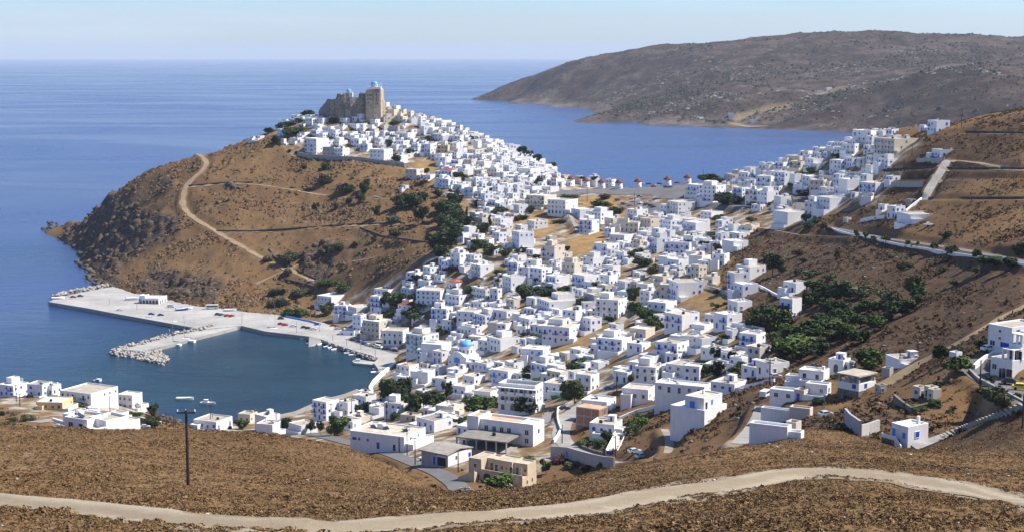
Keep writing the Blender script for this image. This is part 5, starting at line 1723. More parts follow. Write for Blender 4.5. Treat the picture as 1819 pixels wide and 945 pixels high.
put('door', door_mesh('light'), bd, (-wl*.28, -wr/2, h*.32), 0, (.9,1,.9)); wn_ = put('window', win_mesh('blue'), bd, (wl/2, -wr*.05, h*.42), math.pi/2, (1,1,.9)); put('frame', frame_mesh(), wn_, (0,0,0)); put('window', win_mesh('light'), bd, (wl*.28, -wr/2, h*.4), 0, (.7,1,.9))
b = MB(); b.box(-.25, .25, -.25, .25, 0, 1.5); ch = b.build('chimney', MAT['white'], r_); ch.location = (wl*.1, wr*.35, h-.3)

# --- tall white block with terraces at the right edge
r_, wl, wr, h, zb, s = root_box('apartment_building', 'tall white block with shaded terraces beside the road bend', 'apartment building', 1755.5, 1796, 1850, 581, 624, R(38))
body = block(r_, 'wall', -wl/2, wl/2, -wr/2, wr/2, zb, h, 'white', 'roof_cream', .4, .3)
for z in (h*.42, h*.72): put('window', win_mesh('dark'), body, (0, -wr/2, z), 0, (.6,1,.45))
for x in (-.3, .15, .3): put('window', win_mesh('dark' if x < 0 else 'blue'), body, (x*wl, -wr/2, h*.12), 0, (1.3,1,.9))
for t in (.2, .5, .8): put('window', win_mesh('blue'), body, (wl/2, -wr/2+t*wr, h*.62), math.pi/2, (1,1,1.1))
r_, wl, wr, h, zb, s = root_box('apartment_building', 'white terraced house with pergolas and an arched door on the road bend', 'apartment building', 1760, 1797, 1850, 640, 674, R(40))
body = block(r_, 'wall', -wl/2, wl/2, -wr/2, wr/2, zb, h, 'white', 'roof_grey', .6, .3)
u1 = block(r_, 'upper_room', -wl*.1, wl/2-.5, -wr/2+3.0, wr/2, h-.6, h+3.2, 'white', 'roof_cream', .3, .3)
u2 = block(r_, 'upper_room', wl*.05, wl/2-.5, -wr/2+5.5, wr/2-.01, h+2.8, h+6.0, 'white', 'roof_cream', .3, .3)
for (y, z) in ((-wr/2+.4, h), (-wr/2+3.2, h+3.2)):
    b = MB(); b.box(-wl*.05, wl/2-.2, y, y+3.2, z+2.2, z+2.4)
    for x in (-wl*.04, wl*.2, wl/2-.4): b.box(x-.2, x+.2, y+.1, y+.5, z-.3, z+2.2)
    b.build('pergola', MAT['white'], r_)
for x in (-.05, .12, .3): put('door', door_mesh('dark'), u1, (wl*(x+.1), -wr/2+3.0, h-.3), 0, (1.4,1,1)); 
put('arched_opening', arch_mesh('dark'), body, (wl*.12, -wr/2, 0), 0, (.8,1,.95)); put('door', door_mesh('dark'), body, (-.02*wl, -wr/2, 0), 0, (.8,1,1)); put('window', win_mesh('dark'), body, (-wl*.32, -wr/2, 1.6), 0, (1.1,1,.9)); put('door', door_mesh('brown'), body, (wl*.38, -wr/2, 0), 0, (1.6,1,1.1))

# --- harbour office with arches, standing on the quay
QZ = 2.3
C0 = atZ(282, 540, QZ); s = F0/C0[1]; phi = math.atan2(C0[0], C0[1]); a = R(24)
wl, wr, h = 35/s/math.cos(a)*1.0, 19/s/math.sin(a)*.8, 10.5/s
xa = np.array((math.cos(phi+a), -math.sin(phi+a))); ya = np.array((math.sin(phi+a), math.cos(phi+a)))
cen = C0[:2]-xa*wl/2+ya*wr/2
r_ = empty('harbour_office', (cen[0], cen[1], QZ), math.atan2(xa[1], xa[0])); tag(r_, 'low white harbour building with a row of dark arches on the quay', 'harbour building')
body = block(r_, 'wall', -wl/2, wl/2, -wr/2, wr/2, -.2, h, 'white', 'roof_white', .5, .3)
for i in range(6): put('arched_opening', arch_mesh('dark'), body, (-wl/2+(i+.6)*wl/6.2, -wr/2, .1), 0, (.95, 1, 1.05))
for i in range(3): put('arched_opening', arch_mesh('dark'), body, (wl/2, -wr/2+(i+.7)*wr/3.6, .1), math.pi/2, (.8, 1, .95))
block(r_, 'upper_room', -wl/2+.4, -wl/2+4.5, -wr/2+.4, 0, h-.6, h+1.6, 'white', 'roof_white', .3)
put('window', win_mesh('light'), body, (-wl/2+.9, -wr/2, h*.35), 0, (1.2,1,1.4))

# --- four white farmhouses across the bay
for i, (px, py, w, hh, lab) in enumerate([(1472,162,16,7,'white farmhouse beside the pale field on the far slope'),(1457,166,14,5,'low white farmhouse left of the pale field on the far slope'),(1298,208,12,9,'white cube house above the far beach'),(1338,218,16,6,'low white house right behind the far beach'),(1242,211,20,3,'lone white low hut above the far cliffs')]):
    p = fat(px, py); r_ = empty('farmhouse', p, rng.uniform(-.4, .4)); tag(r_, lab, 'farmhouse')
    block(r_, 'wall', -w/2, w/2, -5, 5, -4, hh, 'white', 'roof_white', .4)
# ---------------------------------------------------------------- harbour
def zp(px, py, z=2.3): return atZ(px, py, z)
def tz(ox, oy, k, L): return [(ox+x/k, oy+y/k) for x, y in L]
QUAY = [(86,536),(153,547),(211,558),(256,566),(286,571),(311,576),(345,582),(366,584),(429,578),(471,588),(549,597),(573,603),(612,617),(650,628),(672,635),(664,644),(672,655),(690,652),(712,642),(742,628),
        (700,611),(640,595),(600,583),(575,573),(560,570),(500,560),(440,552),(389,541),(347,532),(302,523),(260,516),(229,511),(205,508),(150,518),(106,527)]
qp = [zp(*p) for p in QUAY]
b = MB(); b.prism([p[:2] for p in qp], -8, QZ); q_ = b.build('quay', MAT['quay']); tag(q_, kind='structure')
b = MB(); ln = [zp(x, y) for x, y in [(86,536),(153,547),(211,558),(256,566),(311,576),(345,582)]]
L_ = resample(np.array(ln), 3)
t = np.gradient(L_[:,:2], axis=0); t /= np.linalg.norm(t, axis=1)[:,None]; nn = np.stack([-t[:,1], t[:,0]], 1)
b.rings([[(p[0]-.15*n_[0],p[1]-.15*n_[1],QZ-.7),(p[0]+.5*n_[0],p[1]+.5*n_[1],QZ-.7),(p[0]+.5*n_[0],p[1]+.5*n_[1],QZ+.18),(p[0]-.15*n_[0],p[1]-.15*n_[1],QZ+.18)] for p, n_ in zip(L_, nn)])
tag(b.build('quay_kerb', MAT['grey']), kind='structure')
# the mole with its platform
M = tz(60, 460, 4.5, [(1340,540),(1430,520),(1660,530),(1560,560),(1240,640),(1060,690),(880,728),(850,735),(700,720),(760,690),(900,660),(1100,600)])
b = MB(); b.prism([zp(x, y, 1.9)[:2] for x, y in M], -8, 1.9); tag(b.build('mole', MAT['quay']), kind='structure')
b = MB(); b.prism([zp(x, y, 2.34)[:2] for x, y in [(612,602),(640,598),(665,605),(690,612),(716,624),(706,629),(672,620),(640,611)]], 2.2, 2.34); tag(b.build('car_park', MAT['asphalt']), kind='structure')
# ramp into the bay and the boat jetty
b = MB(); b.prism([zp(x, y, 2.3)[:2] for x, y in [(549,598),(573,602),(566,606),(548,609)]], [-3,-3,-3,-3], [2.28,2.28,.1,.1]); tag(b.build('slipway', MAT['concrete']), kind='structure')
b = MB(); b.prism([zp(x, y, 1.3)[:2] for x, y in tz(440,480,4.5,[(835,722),(870,708),(1010,728),(1110,740),(1100,758),(1000,752),(850,738)])], -5, 1.3); tag(b.build('jetty', MAT['quay']), kind='structure')
b = MB(); b.prism([zp(x, y, 1.2)[:2] for x, y in [(664,644),(672,635),(742,628),(720,645),(700,652),(690,665)]], -5, 1.2); tag(b.build('boat_yard', MAT['concrete']), kind='structure')
# beach of the inner bay
b = MB()
sh = [at(x, y, 300) for x, y in [(430,742),(470,741),(500,739),(530,732),(552,724),(580,714),(615,702),(640,693)]]
rg = []
for p in resample(np.array(sh), 4): rg.append([(p[0]-2.5, p[1]+5, -.25), (p[0]-1.5, p[1]+2, .25), (p[0], p[1]-2, max(float(gz(p[0],p[1]-2)), 0)+.25), (p[0]+1.5, p[1]-6, max(float(gz(p[0]+1.5,p[1]-6)), 0)+.15)])
b.rings(rg, cap=False); tag(b.build('beach', MAT['gravel']), kind='structure')
# rocks: the breakwater, the head of the mole and the shore
ICO = None
def ico():
    bm = bmesh.new(); bmesh.ops.create_icosphere(bm, subdivisions=1, radius=1); v = np.array([x.co[:] for x in bm.verts]); f = np.array([[w.index for w in q.verts] for q in bm.faces]); bm.free(); return v, f
IV, IF = ico()
def rocks(name, spots, mat, r0, r1, zfun=None, sq=.75):
    vs_, fs_ = [], []; k = 0
    for x, y, z in spots:
        r_ = rng.uniform(r0, r1)*(1 if rng.random() < .8 else 1.5)
        j = nrg.uniform(.7, 1.2, (len(IV), 1)); a = rng.uniform(0, 6.28); ca, sa = math.cos(a), math.sin(a)
        v = IV*j*r_*np.array((1.2, .9, sq)); v = np.stack([v[:,0]*ca-v[:,1]*sa, v[:,0]*sa+v[:,1]*ca, v[:,2]], 1)
        vs_.append(v+np.array((x, y, z))); fs_.append(IF+k); k += len(IV)
    o = np_mesh(name, np.concatenate(vs_), np.concatenate(fs_), mat); tag(o, kind='stuff'); return o
def along(pp, n, wid, z, zj=.8):
    L = resample(np.array([zp(x, y, z) for x, y in pp]), 1.0); out = []
    for _ in range(n):
        p = L[rng.randrange(len(L))]; out.append((p[0]+rng.uniform(-wid, wid), p[1]+rng.uniform(-wid, wid), z+rng.uniform(-zj, zj)))
    return out
sp = along(tz(60,460,4.5,[(1410,540),(1250,580),(1100,610),(950,650),(760,700),(640,740)]), 420, 2.3, 1.9, 1.2)
hp = [zp(x, y, 1.0)[:2] for x, y in tz(60,460,4.5,[(620,742),(700,722),(860,738),(960,730),(1000,705),(1040,750),(1075,800),(1030,830),(900,805),(760,775),(660,765)])]
xs_ = [p[0] for p in hp]; ys_ = [p[1] for p in hp]
while len(sp) < 1050:
    x, y = rng.uniform(min(xs_), max(xs_)), rng.uniform(min(ys_), max(ys_))
    if inpoly(np.array([x]), np.array([y]), hp)[0]: sp.append((x, y, rng.uniform(-.6, 1.4)))
rocks('breakwater_rocks', sp, MAT['boulder'], .5, 1.15)
rocks('quay_rocks', along(tz(60,460,4.5,[(170,300),(260,270),(400,245),(560,215),(690,200)]), 420, 2.0, 1.8, 1.2), MAT['boulder'], .5, 1.2)
rocks('shore_rocks', along([(574,606),(600,616),(630,626),(652,633),(668,639)], 380, 1.7, .9, 1.1), MAT['boulder'], .4, .9)
cp = [atZ(x, y, 0) for x, y in [(95,404),(103,413),(118,418),(131,421),(144,436),(150,441),(160,455),(168,468),(172,476),(174,488),(176,500),(190,507)]]
cl_ = resample(np.array(cp), 1.0); sp = []
for _ in range(420):
    p = cl_[rng.randrange(len(cl_))]; sp.append((p[0]+rng.gauss(0, 5)-1, p[1]+rng.gauss(0, 5), rng.uniform(-.8, 1.6)))
for x, y in ((137,437),(147,441),(142,440),(150,437),(93,399),(155,455)):
    p = atZ(x, y, 0); sp += [(p[0]+rng.gauss(0, 3), p[1]+rng.gauss(0, 4), rng.uniform(0, 2.5)) for _ in range(9)]
rocks('coast_rocks', sp, MAT['dark_rock'], .8, 2.6)
sp = []
for _ in range(160):
    x = rng.uniform(262, 320); p = atZ(x, 733+(x-262)*.33+rng.uniform(-4, 3), 0); sp.append((p[0], p[1], rng.uniform(-.4, .7)))
rocks('bay_rocks', sp, MAT['dark_rock'], .4, 1.1)
# sea wall of the inner bay
sea_wall = poly_wall('sea_wall', [zp(x, y, 1.0) for x, y in [(702,648),(690,657),(676,668),(664,680),(657,692),(662,700)]], 1.6, 1.5, 'white', None, -4)
tag(sea_wall, 'white sea wall curving round the corner of the bay', 'sea wall')

# ---- boats
def boat_parts(L, kind, hullmat):
    b = MB(); W = L*.17; H_ = L*.11; rg = []
    for i in range(9):
        t = i/8; x = -L/2+t*L; w = W*(1-max(0, (t-.45)/.55)**2.2)*(.82+.18*min(1, t*4)); w = max(w, .04); sh_ = H_*(1+.45*t*t)
        rg.append([(x,-w,sh_),(x,-w*.82,-.1),(x,0,-.35),(x,w*.82,-.1),(x,w,sh_)])
    k = len(b.v)
    for r_ in rg: b.v += r_
    for j in range(8):
        for i in range(4):
            a = k+j*5+i; b.f.append((a, a+5, a+6, a+1)); b.m.append(0)
    b.f.append(tuple(k+i for i in range(5))); b.m.append(0)
    dk = MB(); v = [(r_[0][0], r_[0][1]*.94, r_[0][2]-.12) for r_ in rg]+[(r_[4][0], r_[4][1]*.94, r_[4][2]-.12) for r_ in rg]
    dk.add(v, [(j, j+1, j+10, j+9) for j in range(8)])
    cb = MB()
    if kind != 'open':
        x0, x1 = (-L*.28, L*.02) if kind == 'fishing' else (-L*.2, L*.18)
        hh = H_+(L*.17 if kind == 'fishing' else L*.07); w = W*.6
        cb.rings([[(x0,-w,H_*.8),(x1,-w,H_*.8),(x1,w,H_*.8),(x0,w,H_*.8)],[(x0+.05,-w*.9,hh),(x1-.25,-w*.9,hh),(x1-.25,w*.9,hh),(x0+.05,w*.9,hh)]], 0)
        cb.box(x1-.26, x1-.02, -w*.8, w*.8, hh-.5*(hh-H_), hh-.1*(hh-H_), 1)
    else:
        for t in (-.25, .1): cb.box(L*t, L*t+.3, -W*.75, W*.75, H_*.55, H_*.75, 0)
        cb.box(-L/2-.25, -L/2+.1, -.2, .2, -.1, H_+.45, 1)
    ms = MB()
    if kind == 'sail':
        ms.bar((L*.06,0,H_), (L*.06,0,L*1.35), .14, 0, 6, .08); ms.bar((L*.06,0,H_+1.2), (-L*.36,0,H_+1.25), .07, 0); ms.bar((L*.06,-W*.5,L*.85), (L*.06,W*.5,L*.85), .03, 0)
        ms.bar((-L*.36,0,H_+1.35), (L*.04,0,H_+1.4), .2, 1, 8)
        ms.bar((L*.5,0,H_*1.5), (L*.06,0,L*1.33), .02, 0, 4); ms.bar((-L*.5,0,H_), (L*.06,0,L*1.33), .02, 0, 4)
    elif kind == 'fishing':
        ms.bar((L*.2,0,H_), (L*.18,0,L*.55), .06, 0); ms.bar((-L*.35,0,H_), (-L*.36,0,L*.35), .05, 0); ms.bar((L*.18,0,L*.53), (-L*.36,0,L*.34), .02, 0, 4)
    k_ = lambda n, mb, m: mk(n, mb, [MAT[x] for x in m])
    return [('hull', k_('hull', b, [hullmat])), ('deck', k_('deck', dk, ['canvas_white' if kind != 'fishing' else 'cream']))]+([('cabin' if kind != 'open' else 'benches', k_('cabin', cb, ['white_paint','dark_glass']))])+([('mast', k_('mast', ms, ['steel','blue_paint']))] if ms.v else [])
BT = {}
def boat(px, py, L, kind, hull, hd, label, z=0.0, group=None):
    key = (L, kind, hull)
    if key not in BT: BT[key] = boat_parts(L, kind, hull)
    p = atZ(px, py, z); r_ = empty('sailing_boat' if kind == 'sail' else 'fishing_boat' if kind == 'fishing' else 'motorboat', (p[0], p[1], z+(.12 if z > 1 else 0)), R(hd))
    tag(r_, label, 'boat', group)
    for n_, me in BT[key]: put(n_, me, r_, (0, 0, 0 if z < 1 else .3))
G1 = 'boats along the harbour'
for px, py, L, kd, hu, hd, lb, z in [
 (199,555,8,'fishing','white_paint',-15,'white fishing boat alone along the long quay, farthest from the mole',0),
 (269,569,11,'fishing','blue_paint',-8,'large blue and white fishing boat moored along the long quay',0),
 (314,577,8.5,'fishing','white_paint',-12,'small fishing boat with yellow nets near the corner of the quay',0),
 (335,579,8,'fishing','light_blue_paint',-14,'light blue fishing boat in the corner between quay and mole',0),
 (309,613,9.5,'sail','white_paint',160,'white sailing boat with blue sail cover, nearer the mole head',0),
 (330,607,12,'sail','white_paint',165,'larger white sailing boat with blue sail cover beside the mole',0),
 (443,581,8,'open','white_paint',-15,'white motorboat first along the inner quay',0),
 (463,585,8,'open','white_paint',-12,'white motorboat just left of the dark yacht',0),
 (487,589,13,'sail','black','-8','dark hulled sailing yacht with light blue awning at the inner quay',0),
 (524,597,6,'open','white_paint',10,'small white motorboat right of the dark yacht',0),
 (535,600,6,'open','white_paint',15,'white skiff in the middle of three by the slipway',0),
 (542,602,6,'open','canvas_white',20,'white skiff nearest the slipway',0),
 (549,610,5,'open','white_paint',80,'small dinghy pulled up at the foot of the slipway',0),
 (568,612,5.5,'open','white_paint',60,'white dinghy right of the slipway',0),
 (580,616,5.5,'open','light_blue_paint',50,'light blue dinghy leading the row below the rocks',0),
 (588,618,5.5,'open','white_paint',48,'white dinghy in the row below the rocks, second from left',0),
 (594,621,5.5,'open','white_paint',45,'white dinghy in the row below the rocks, last to the right',0),
 (620,628,6,'open','canvas_white',5,'slim white boat lying off the rocks, farther out',0),
 (628,631,6,'open','white_paint',15,'slim white boat lying off the rocks, nearer the jetty',0),
 (640,645,9,'fishing','white_paint',-10,'white boat with awning moored along the jetty',0),
 (672,649,8,'open','white_paint',-5,'white motorboat at the root of the jetty',0),
 (673,656,7,'open','white_paint',15,'white speedboat beside the white sea wall, farther one',0),
 (671,662,8,'open','white_paint',20,'white speedboat beside the white sea wall, nearer one',0),
 (329,709,9,'open','white_paint',-5,'white motorboat anchored alone in the bay, the larger one',0),
 (370,717,8,'fishing','white_paint',-12,'white boat with cabin anchored in the bay above the near houses',0),
 (103,531,9,'open','white_paint',20,'white boat stored on land at the far tip of the quay',2.3),
 (237,532,10,'open','white_paint',12,'white boat stored on land beside the arched harbour building',2.3),
 (323,551,8,'open','blue_paint',20,'blue boat on a trailer in the middle of the quay',2.3),
 (333,549,7,'open','white_paint',20,'white boat stored on the quay behind the blue one',2.3),
 (409,552,8,'open','white_paint',5,'white boat laid up under the hill beside the road',2.3)]:
    boat(px, py, L, kd, hu, float(hd), lb, z, G1)

# ---- vehicles
def car_parts(paint, kind):
    b = MB(); gl = MB(); 
    if kind == 'car': L, W, prof, cab = 4.2, .86, [(-2.1,.35),(-2.1,.8),(-1.95,.92),(.85,.9),(1.9,.78),(2.1,.6),(2.1,.35)], [(-1.7,.9),(-1.25,1.42),(.2,1.45),(.95,.9)]
    elif kind == 'van': L, W, prof, cab = 4.9, .95, [(-2.45,.4),(-2.45,1.9),(-2.3,2.0),(1.2,2.0),(1.75,1.15),(2.4,.95),(2.45,.4)], None
    elif kind == 'pickup': L, W, prof, cab = 4.9, .88, [(-2.45,.5),(-2.45,1.0),(-.6,1.0),(-.4,1.0),(1.2,1.0),(2.3,.9),(2.45,.5)], [(-.55,1.0),(-.4,1.65),(.55,1.65),(1.15,1.0)]
    else: L, W, prof, cab = 8.5, 1.2, [(-4.2,.45),(-4.2,2.9),(-4.0,3.0),(3.9,3.0),(4.2,2.6),(4.25,.45)], None
    k = len(prof)
    b.add([(x,-W,z) for x,z in prof]+[(x,W,z) for x,z in prof], [tuple(range(k)), tuple(range(k,2*k))[::-1]]+[((i+1)%k,i,i+k,(i+1)%k+k) for i in range(k)])
    if cab:
        w = W*.86; b.add([(x,-(W if z<1.05 else w),z) for x,z in cab]+[(x,(W if z<1.05 else w),z) for x,z in cab], [(0,1,2,3),(7,6,5,4),(1,0,4,5),(2,1,5,6),(3,2,6,7)])
        for sy in (-1, 1):
            gl.add([(cab[0][0]+.25,sy*(W*.985),.98),(cab[3][0]-.2,sy*(W*.985),.98),(cab[2][0]-.05,sy*(w+.03),cab[2][1]-.1),(cab[1][0]+.08,sy*(w+.03),cab[1][1]-.1)], [(0,1,2,3)])
        gl.add([(cab[3][0]-.04,-w*.9,.98),(cab[3][0]-.04,w*.9,.98),(cab[2][0]+.09,w*.85,cab[2][1]-.07),(cab[2][0]+.09,-w*.85,cab[2][1]-.07)], [(0,1,2,3)])
        gl.add([(cab[0][0]+.02,-w*.9,1.0),(cab[0][0]+.02,w*.9,1.0),(cab[1][0]-.06,w*.85,cab[1][1]-.07),(cab[1][0]-.06,-w*.85,cab[1][1]-.07)], [(0,1,2,3)])
    else:
        z0, z1 = (1.15,1.75) if kind == 'van' else (1.5,2.5)
        for sy in (-1, 1): gl.add([(-L*.42,sy*(W+.01),z0),(L*(.2 if kind == 'van' else .44),sy*(W+.01),z0),(L*(.2 if kind == 'van' else .44),sy*(W+.01),z1),(-L*.42,sy*(W+.01),z1)], [(0,1,2,3)])
        fx = (1.25,1.72) if kind == 'van' else (4.0,4.23); zz = (1.92,1.2) if kind == 'van' else (2.75,1.5)
        gl.add([(fx[0]+.04,-W*.85,zz[0]),(fx[0]+.04,W*.85,zz[0]),(fx[1]+.04,W*.85,zz[1]),(fx[1]+.04,-W*.85,zz[1])], [(0,1,2,3)])
    wh = MB(); r_ = .31 if kind != 'bus' else .45
    wh.rings([[(r_*math.cos(2*math.pi*i/12), y, r_*math.sin(2*math.pi*i/12)) for i in range(12)] for y in (-.11, .11)]); 
    return mk('body', b, [MAT[paint]]), mk('windows', gl, [MAT['dark_glass']]), mk('wheel', wh, [MAT['rubber']]), L, W, r_
CT_ = {}
def car(px, py, paint, hd, label, kind='car', plane=None, group=None, ymin=280):
    key = (paint, kind)
    if key not in CT_: CT_[key] = car_parts(paint, kind)
    bo, gl, wh, L, W, r_ = CT_[key]
    p = atZ(px, py, plane) if plane is not None else at(px, py, ymin)+np.array((0, 0, .2))
    root = empty({'car':'car','van':'van','pickup':'pickup_truck','bus':'bus'}[kind], p, R(hd)); tag(root, label, {'pickup':'pickup truck'}.get(kind, kind), group)
    put('body', bo, root, (0,0,0)); put('glass', gl, root, (0,0,0))
    for x in (-L*.31, L*.3):
        for y in (-W+.06, W-.06): put('wheel', wh, root, (x, y, r_))
CN = dict(car_white='white', car_red='red', car_blue='blue', car_dark='dark', car_silver='silver', car_yellow='yellow', car_green='green', car_orange='orange')
def row_of_cars(place, group, cars, plane=None, ymin=280):
    cnt = {}
    for c in cars: cnt[c[2]] = cnt.get(c[2], 0)+1
    seen = {}
    for px, py, paint, hd in sorted(cars):
        seen[paint] = seen.get(paint, 0)+1; n_ = cnt[paint]; i = seen[paint]
        w = '' if n_ == 1 else 'leftmost ' if i == 1 else 'rightmost ' if i == n_ else WORDS[i-1]+' '
        fr_ = '' if n_ == 1 or i in (1, n_) else ' from left'
        lab = ('the only %s car %s' % (CN[paint], place)) if n_ == 1 else '%s%s car%s of those %s' % (w, CN[paint], fr_, place)
        car(px, py, paint, hd, lab, 'car', plane, group, ymin)
t5 = lambda x, y: (60+x/4.5, 460+y/4.5); t6 = lambda x, y: (440+x/4.5, 480+y/4.5); t2 = lambda x, y: (780+x/4.5, 200+y/4.5); t3 = lambda x, y: (1140+x/4.5, 200+y/4.5)
row_of_cars('parked on the far harbour quay', 'cars on the quay', [(*t5(x,y),p,h) for x,y,p,h in [(315,308,'car_red',10),(372,300,'car_dark',15),(685,410,'car_white',20),(1015,452,'car_blue',15),(1470,445,'car_dark',60),(1500,449,'car_green',60),(1545,456,'car_red',60),(1582,459,'car_red',60),(940,445,'car_blue',10),(820,250,'car_dark',10),(860,252,'car_silver',10)]], 2.3)
row_of_cars('along the inner harbour road', 'cars along the harbour road', [(*t6(x,y),p,h) for x,y,p,h in [(265,433,'car_red',20),(298,440,'car_red',25),(365,450,'car_white',15),(452,460,'car_dark',15),(485,467,'car_dark',15),(525,474,'car_white',15),(560,435,'car_blue',30),(685,445,'car_red',20),(718,472,'car_silver',20),(265,390,'car_dark',5)]], 2.3)
row_of_cars('in the asphalt car park by the rocks', 'cars in the harbour car park', [(*t6(x,y),p,h) for x,y,p,h in [(845,560,'car_dark',-30),(895,573,'car_dark',-30),(934,590,'car_blue',-35),(968,602,'car_white',-35),(997,606,'car_yellow',-35),(1100,632,'car_dark',-30),(1132,635,'car_blue',-30),(1178,645,'car_dark',-30)]], 2.34)
car(*t6(1047,620), 'car_white', -32, 'white van in the asphalt car park by the rocks', 'van', 2.34)
car(*t5(1095,386), 'car_white', 10, 'white van beside the arched harbour building', 'van', 2.3)
car(*t5(1425,398), 'car_white', 8, 'white bus parked under the hill at the back of the quay', 'bus', 2.3)
row_of_cars('in the open car park below the windmills', 'cars in the car park below the windmills', [(*t2(x,y),p,h) for x,y,p,h in [(1425,708,'car_blue',20),(1475,735,'car_red',30),(1525,750,'car_orange',20),(1560,715,'car_white',20),(1610,730,'car_white',60),(1655,742,'car_dark',40),(1690,750,'car_dark',40),(1720,692,'car_white',15),(1745,692,'car_silver',15),(1130,735,'car_white',20),(1500,735,'car_silver',30),(1710,762,'car_dark',20),(1600,680,'car_blue',0)]])
row_of_cars('along the crest road between the last windmills', 'cars on the crest road', [(*t3(x,y),p,h) for x,y,p,h in [(20,580,'car_white',10),(55,580,'car_blue',10),(95,598,'car_red',20),(120,592,'car_white',20),(140,580,'car_dark',10),(195,605,'car_blue',10),(225,606,'car_blue',10),(280,572,'car_red',10)]])
for px, py, pt, hd, lb, kd, ym in [
 (665,795,'car_white',-32,'white van on the road outside the long white house','van',300),(756,819,'car_white',-35,'white pickup truck parked beside the grey roofed workshop','pickup',300),
 (1128,805,'car_silver',20,'pale hatchback at the bend below the gold slope, farther of two','car',300),(1140,813,'car_silver',35,'pale hatchback at the bend below the gold slope, nearer of two','car',300),
 (1003,728,'car_dark',15,'dark car parked on the lane beside the brick house','car',300),(1081,692,'car_blue',10,'dark blue car in front of the house with blue garage doors','car',300),
 (1468,740,'car_silver',20,'grey wreck of a car on the slope right of the tall white wall','car',300),(1360,705,'car_white',60,'white van on the lane beside the tall white wall','van',300),
 (1378,672,'car_silver',10,'silver car parked under the flat roofed houses at the white steps','car',300),(1796,683,'car_dark',-20,'dark car at the right edge on the road bend','car',280),
 (1815,693,'car_yellow',-20,'yellow car at the right edge on the road bend','car',280),(1758,624,'car_white',15,'white car parked behind the tree at the top of the road bend','car',285),
 (54,706,'car_dark',10,'dark car in front of the left-hand shore hotel','car',300),(240,752,'car_red',10,'red car among trees by the left-hand shore','car',300),(258,760,'car_silver',10,'silver car among trees by the left-hand shore','car',300),
 (668,352,'car_white',5,'white car on the dirt path across the brown hill','car',300),(552,500,'car_white',20,'white car on the track at the foot of the brown hill','car',300),(617,516,'car_silver',10,'silver car parked above the harbour houses','car',300),
 (1586,233,'car_white',10,'white van parked below the top right hill','van',300),(1638,279,'car_dark',10,'dark car in front of the lone white house on the right slope','car',300),(1783,302,'car_green',5,'green off-road car on the upper dirt track','car',300),
 (986,708,'car_green',15,'green car on the brown plot beside the hotel','car',300),(820,765,'car_white',10,'white car behind the big hall','car',300),(1650,402,'car_white',20,'white car outside the walled white house','car',300)]:
    car(px, py, pt, hd, lb, kd, None, None, ym)
# ---------------------------------------------------------------- trees and bushes
def crown_mesh(name, seed, kind, mat, leaves):
    """leaf sprays in uneven lobes, one unit wide and high, foot at 0"""
    g_ = np.random.default_rng(seed)
    if kind == 'cypress': lobes = [(g_.normal(0, .07), g_.normal(0, .07), z, .17*(1-abs(z-.45)*1.1)+.05) for z in np.linspace(.1, .95, 9)]
    elif kind == 'bush': lobes = [(g_.normal(0, .2), g_.normal(0, .2), g_.uniform(.18, .62), g_.uniform(.18, .3)) for _ in range(9)]
    elif kind == 'open': lobes = [(g_.normal(0, .2), g_.normal(0, .2), g_.uniform(.4, .88), g_.uniform(.1, .19)) for _ in range(11)]
    else: lobes = [(g_.normal(0, .19), g_.normal(0, .19), g_.uniform(.32, .82), g_.uniform(.15, .25)) for _ in range(12)]
    w = np.array([l[3]**2 for l in lobes]); w /= w.sum()
    pick = g_.choice(len(lobes), leaves, p=w); c = np.array(lobes)[pick]
    d = g_.normal(size=(leaves, 3)); d /= np.linalg.norm(d, axis=1)[:,None]
    rr = g_.uniform(.45, 1.08, (leaves, 1)); p = c[:,:3]+d*c[:,3:4]*rr
    p[:,2] = np.clip(p[:,2], .03, 1.02)
    s = g_.uniform(.034, .075, (leaves, 1))*(1.15 if kind != 'cypress' else .8)
    a = g_.normal(size=(leaves, 3))+d*.4; a /= np.linalg.norm(a, axis=1)[:,None]; bb = np.cross(a, d+g_.normal(0, .5, (leaves, 3))); bb /= np.linalg.norm(bb, axis=1)[:,None]
    co = np.stack([p+a*s, p-a*s*.6+bb*s*.8, p-a*s*.6-bb*s*.8], 1).reshape(-1, 3)
    shade = np.array([g_.uniform(.15, .85) for _ in lobes])[pick]; cv = np.clip(shade+g_.normal(0, .2, leaves), 0, 1)
    col = np.repeat(cv, 3); col = np.stack([col, col, col, np.ones_like(col)], 1)
    me = bpy.data.meshes.new(name); me.vertices.add(len(co)); me.vertices.foreach_set('co', co.astype(np.float32).ravel())
    tri = np.arange(len(co), dtype=np.int32); me.loops.add(len(tri)); me.loops.foreach_set('vertex_index', tri)
    me.polygons.add(leaves); me.polygons.foreach_set('loop_start', np.arange(0, len(tri), 3, dtype=np.int32)); me.update(calc_edges=True)
    at_ = me.color_attributes.new('Col', 'FLOAT_COLOR', 'POINT'); at_.data.foreach_set('color', col.astype(np.float32).ravel())
    me.materials.append(MAT[mat]); return me
def trunk_mesh(seed, kind):
    q = random.Random(seed); b = MB(); hh = {'bush':.35,'cypress':.6}.get(kind, .55)
    b.bar((0,0,-.12), (q.uniform(-.03,.03),q.uniform(-.03,.03),hh), .035, 0, 7, .018)
    for i in range(4 if kind != 'cypress' else 0):
        a = i*1.6+q.uniform(0, 1); z = hh*q.uniform(.4, .95); b.bar((0,0,z), (.25*math.cos(a), .25*math.sin(a), z+.25), .018, 0, 5, .007)
    return mk('trunk', b, [MAT['bark']])
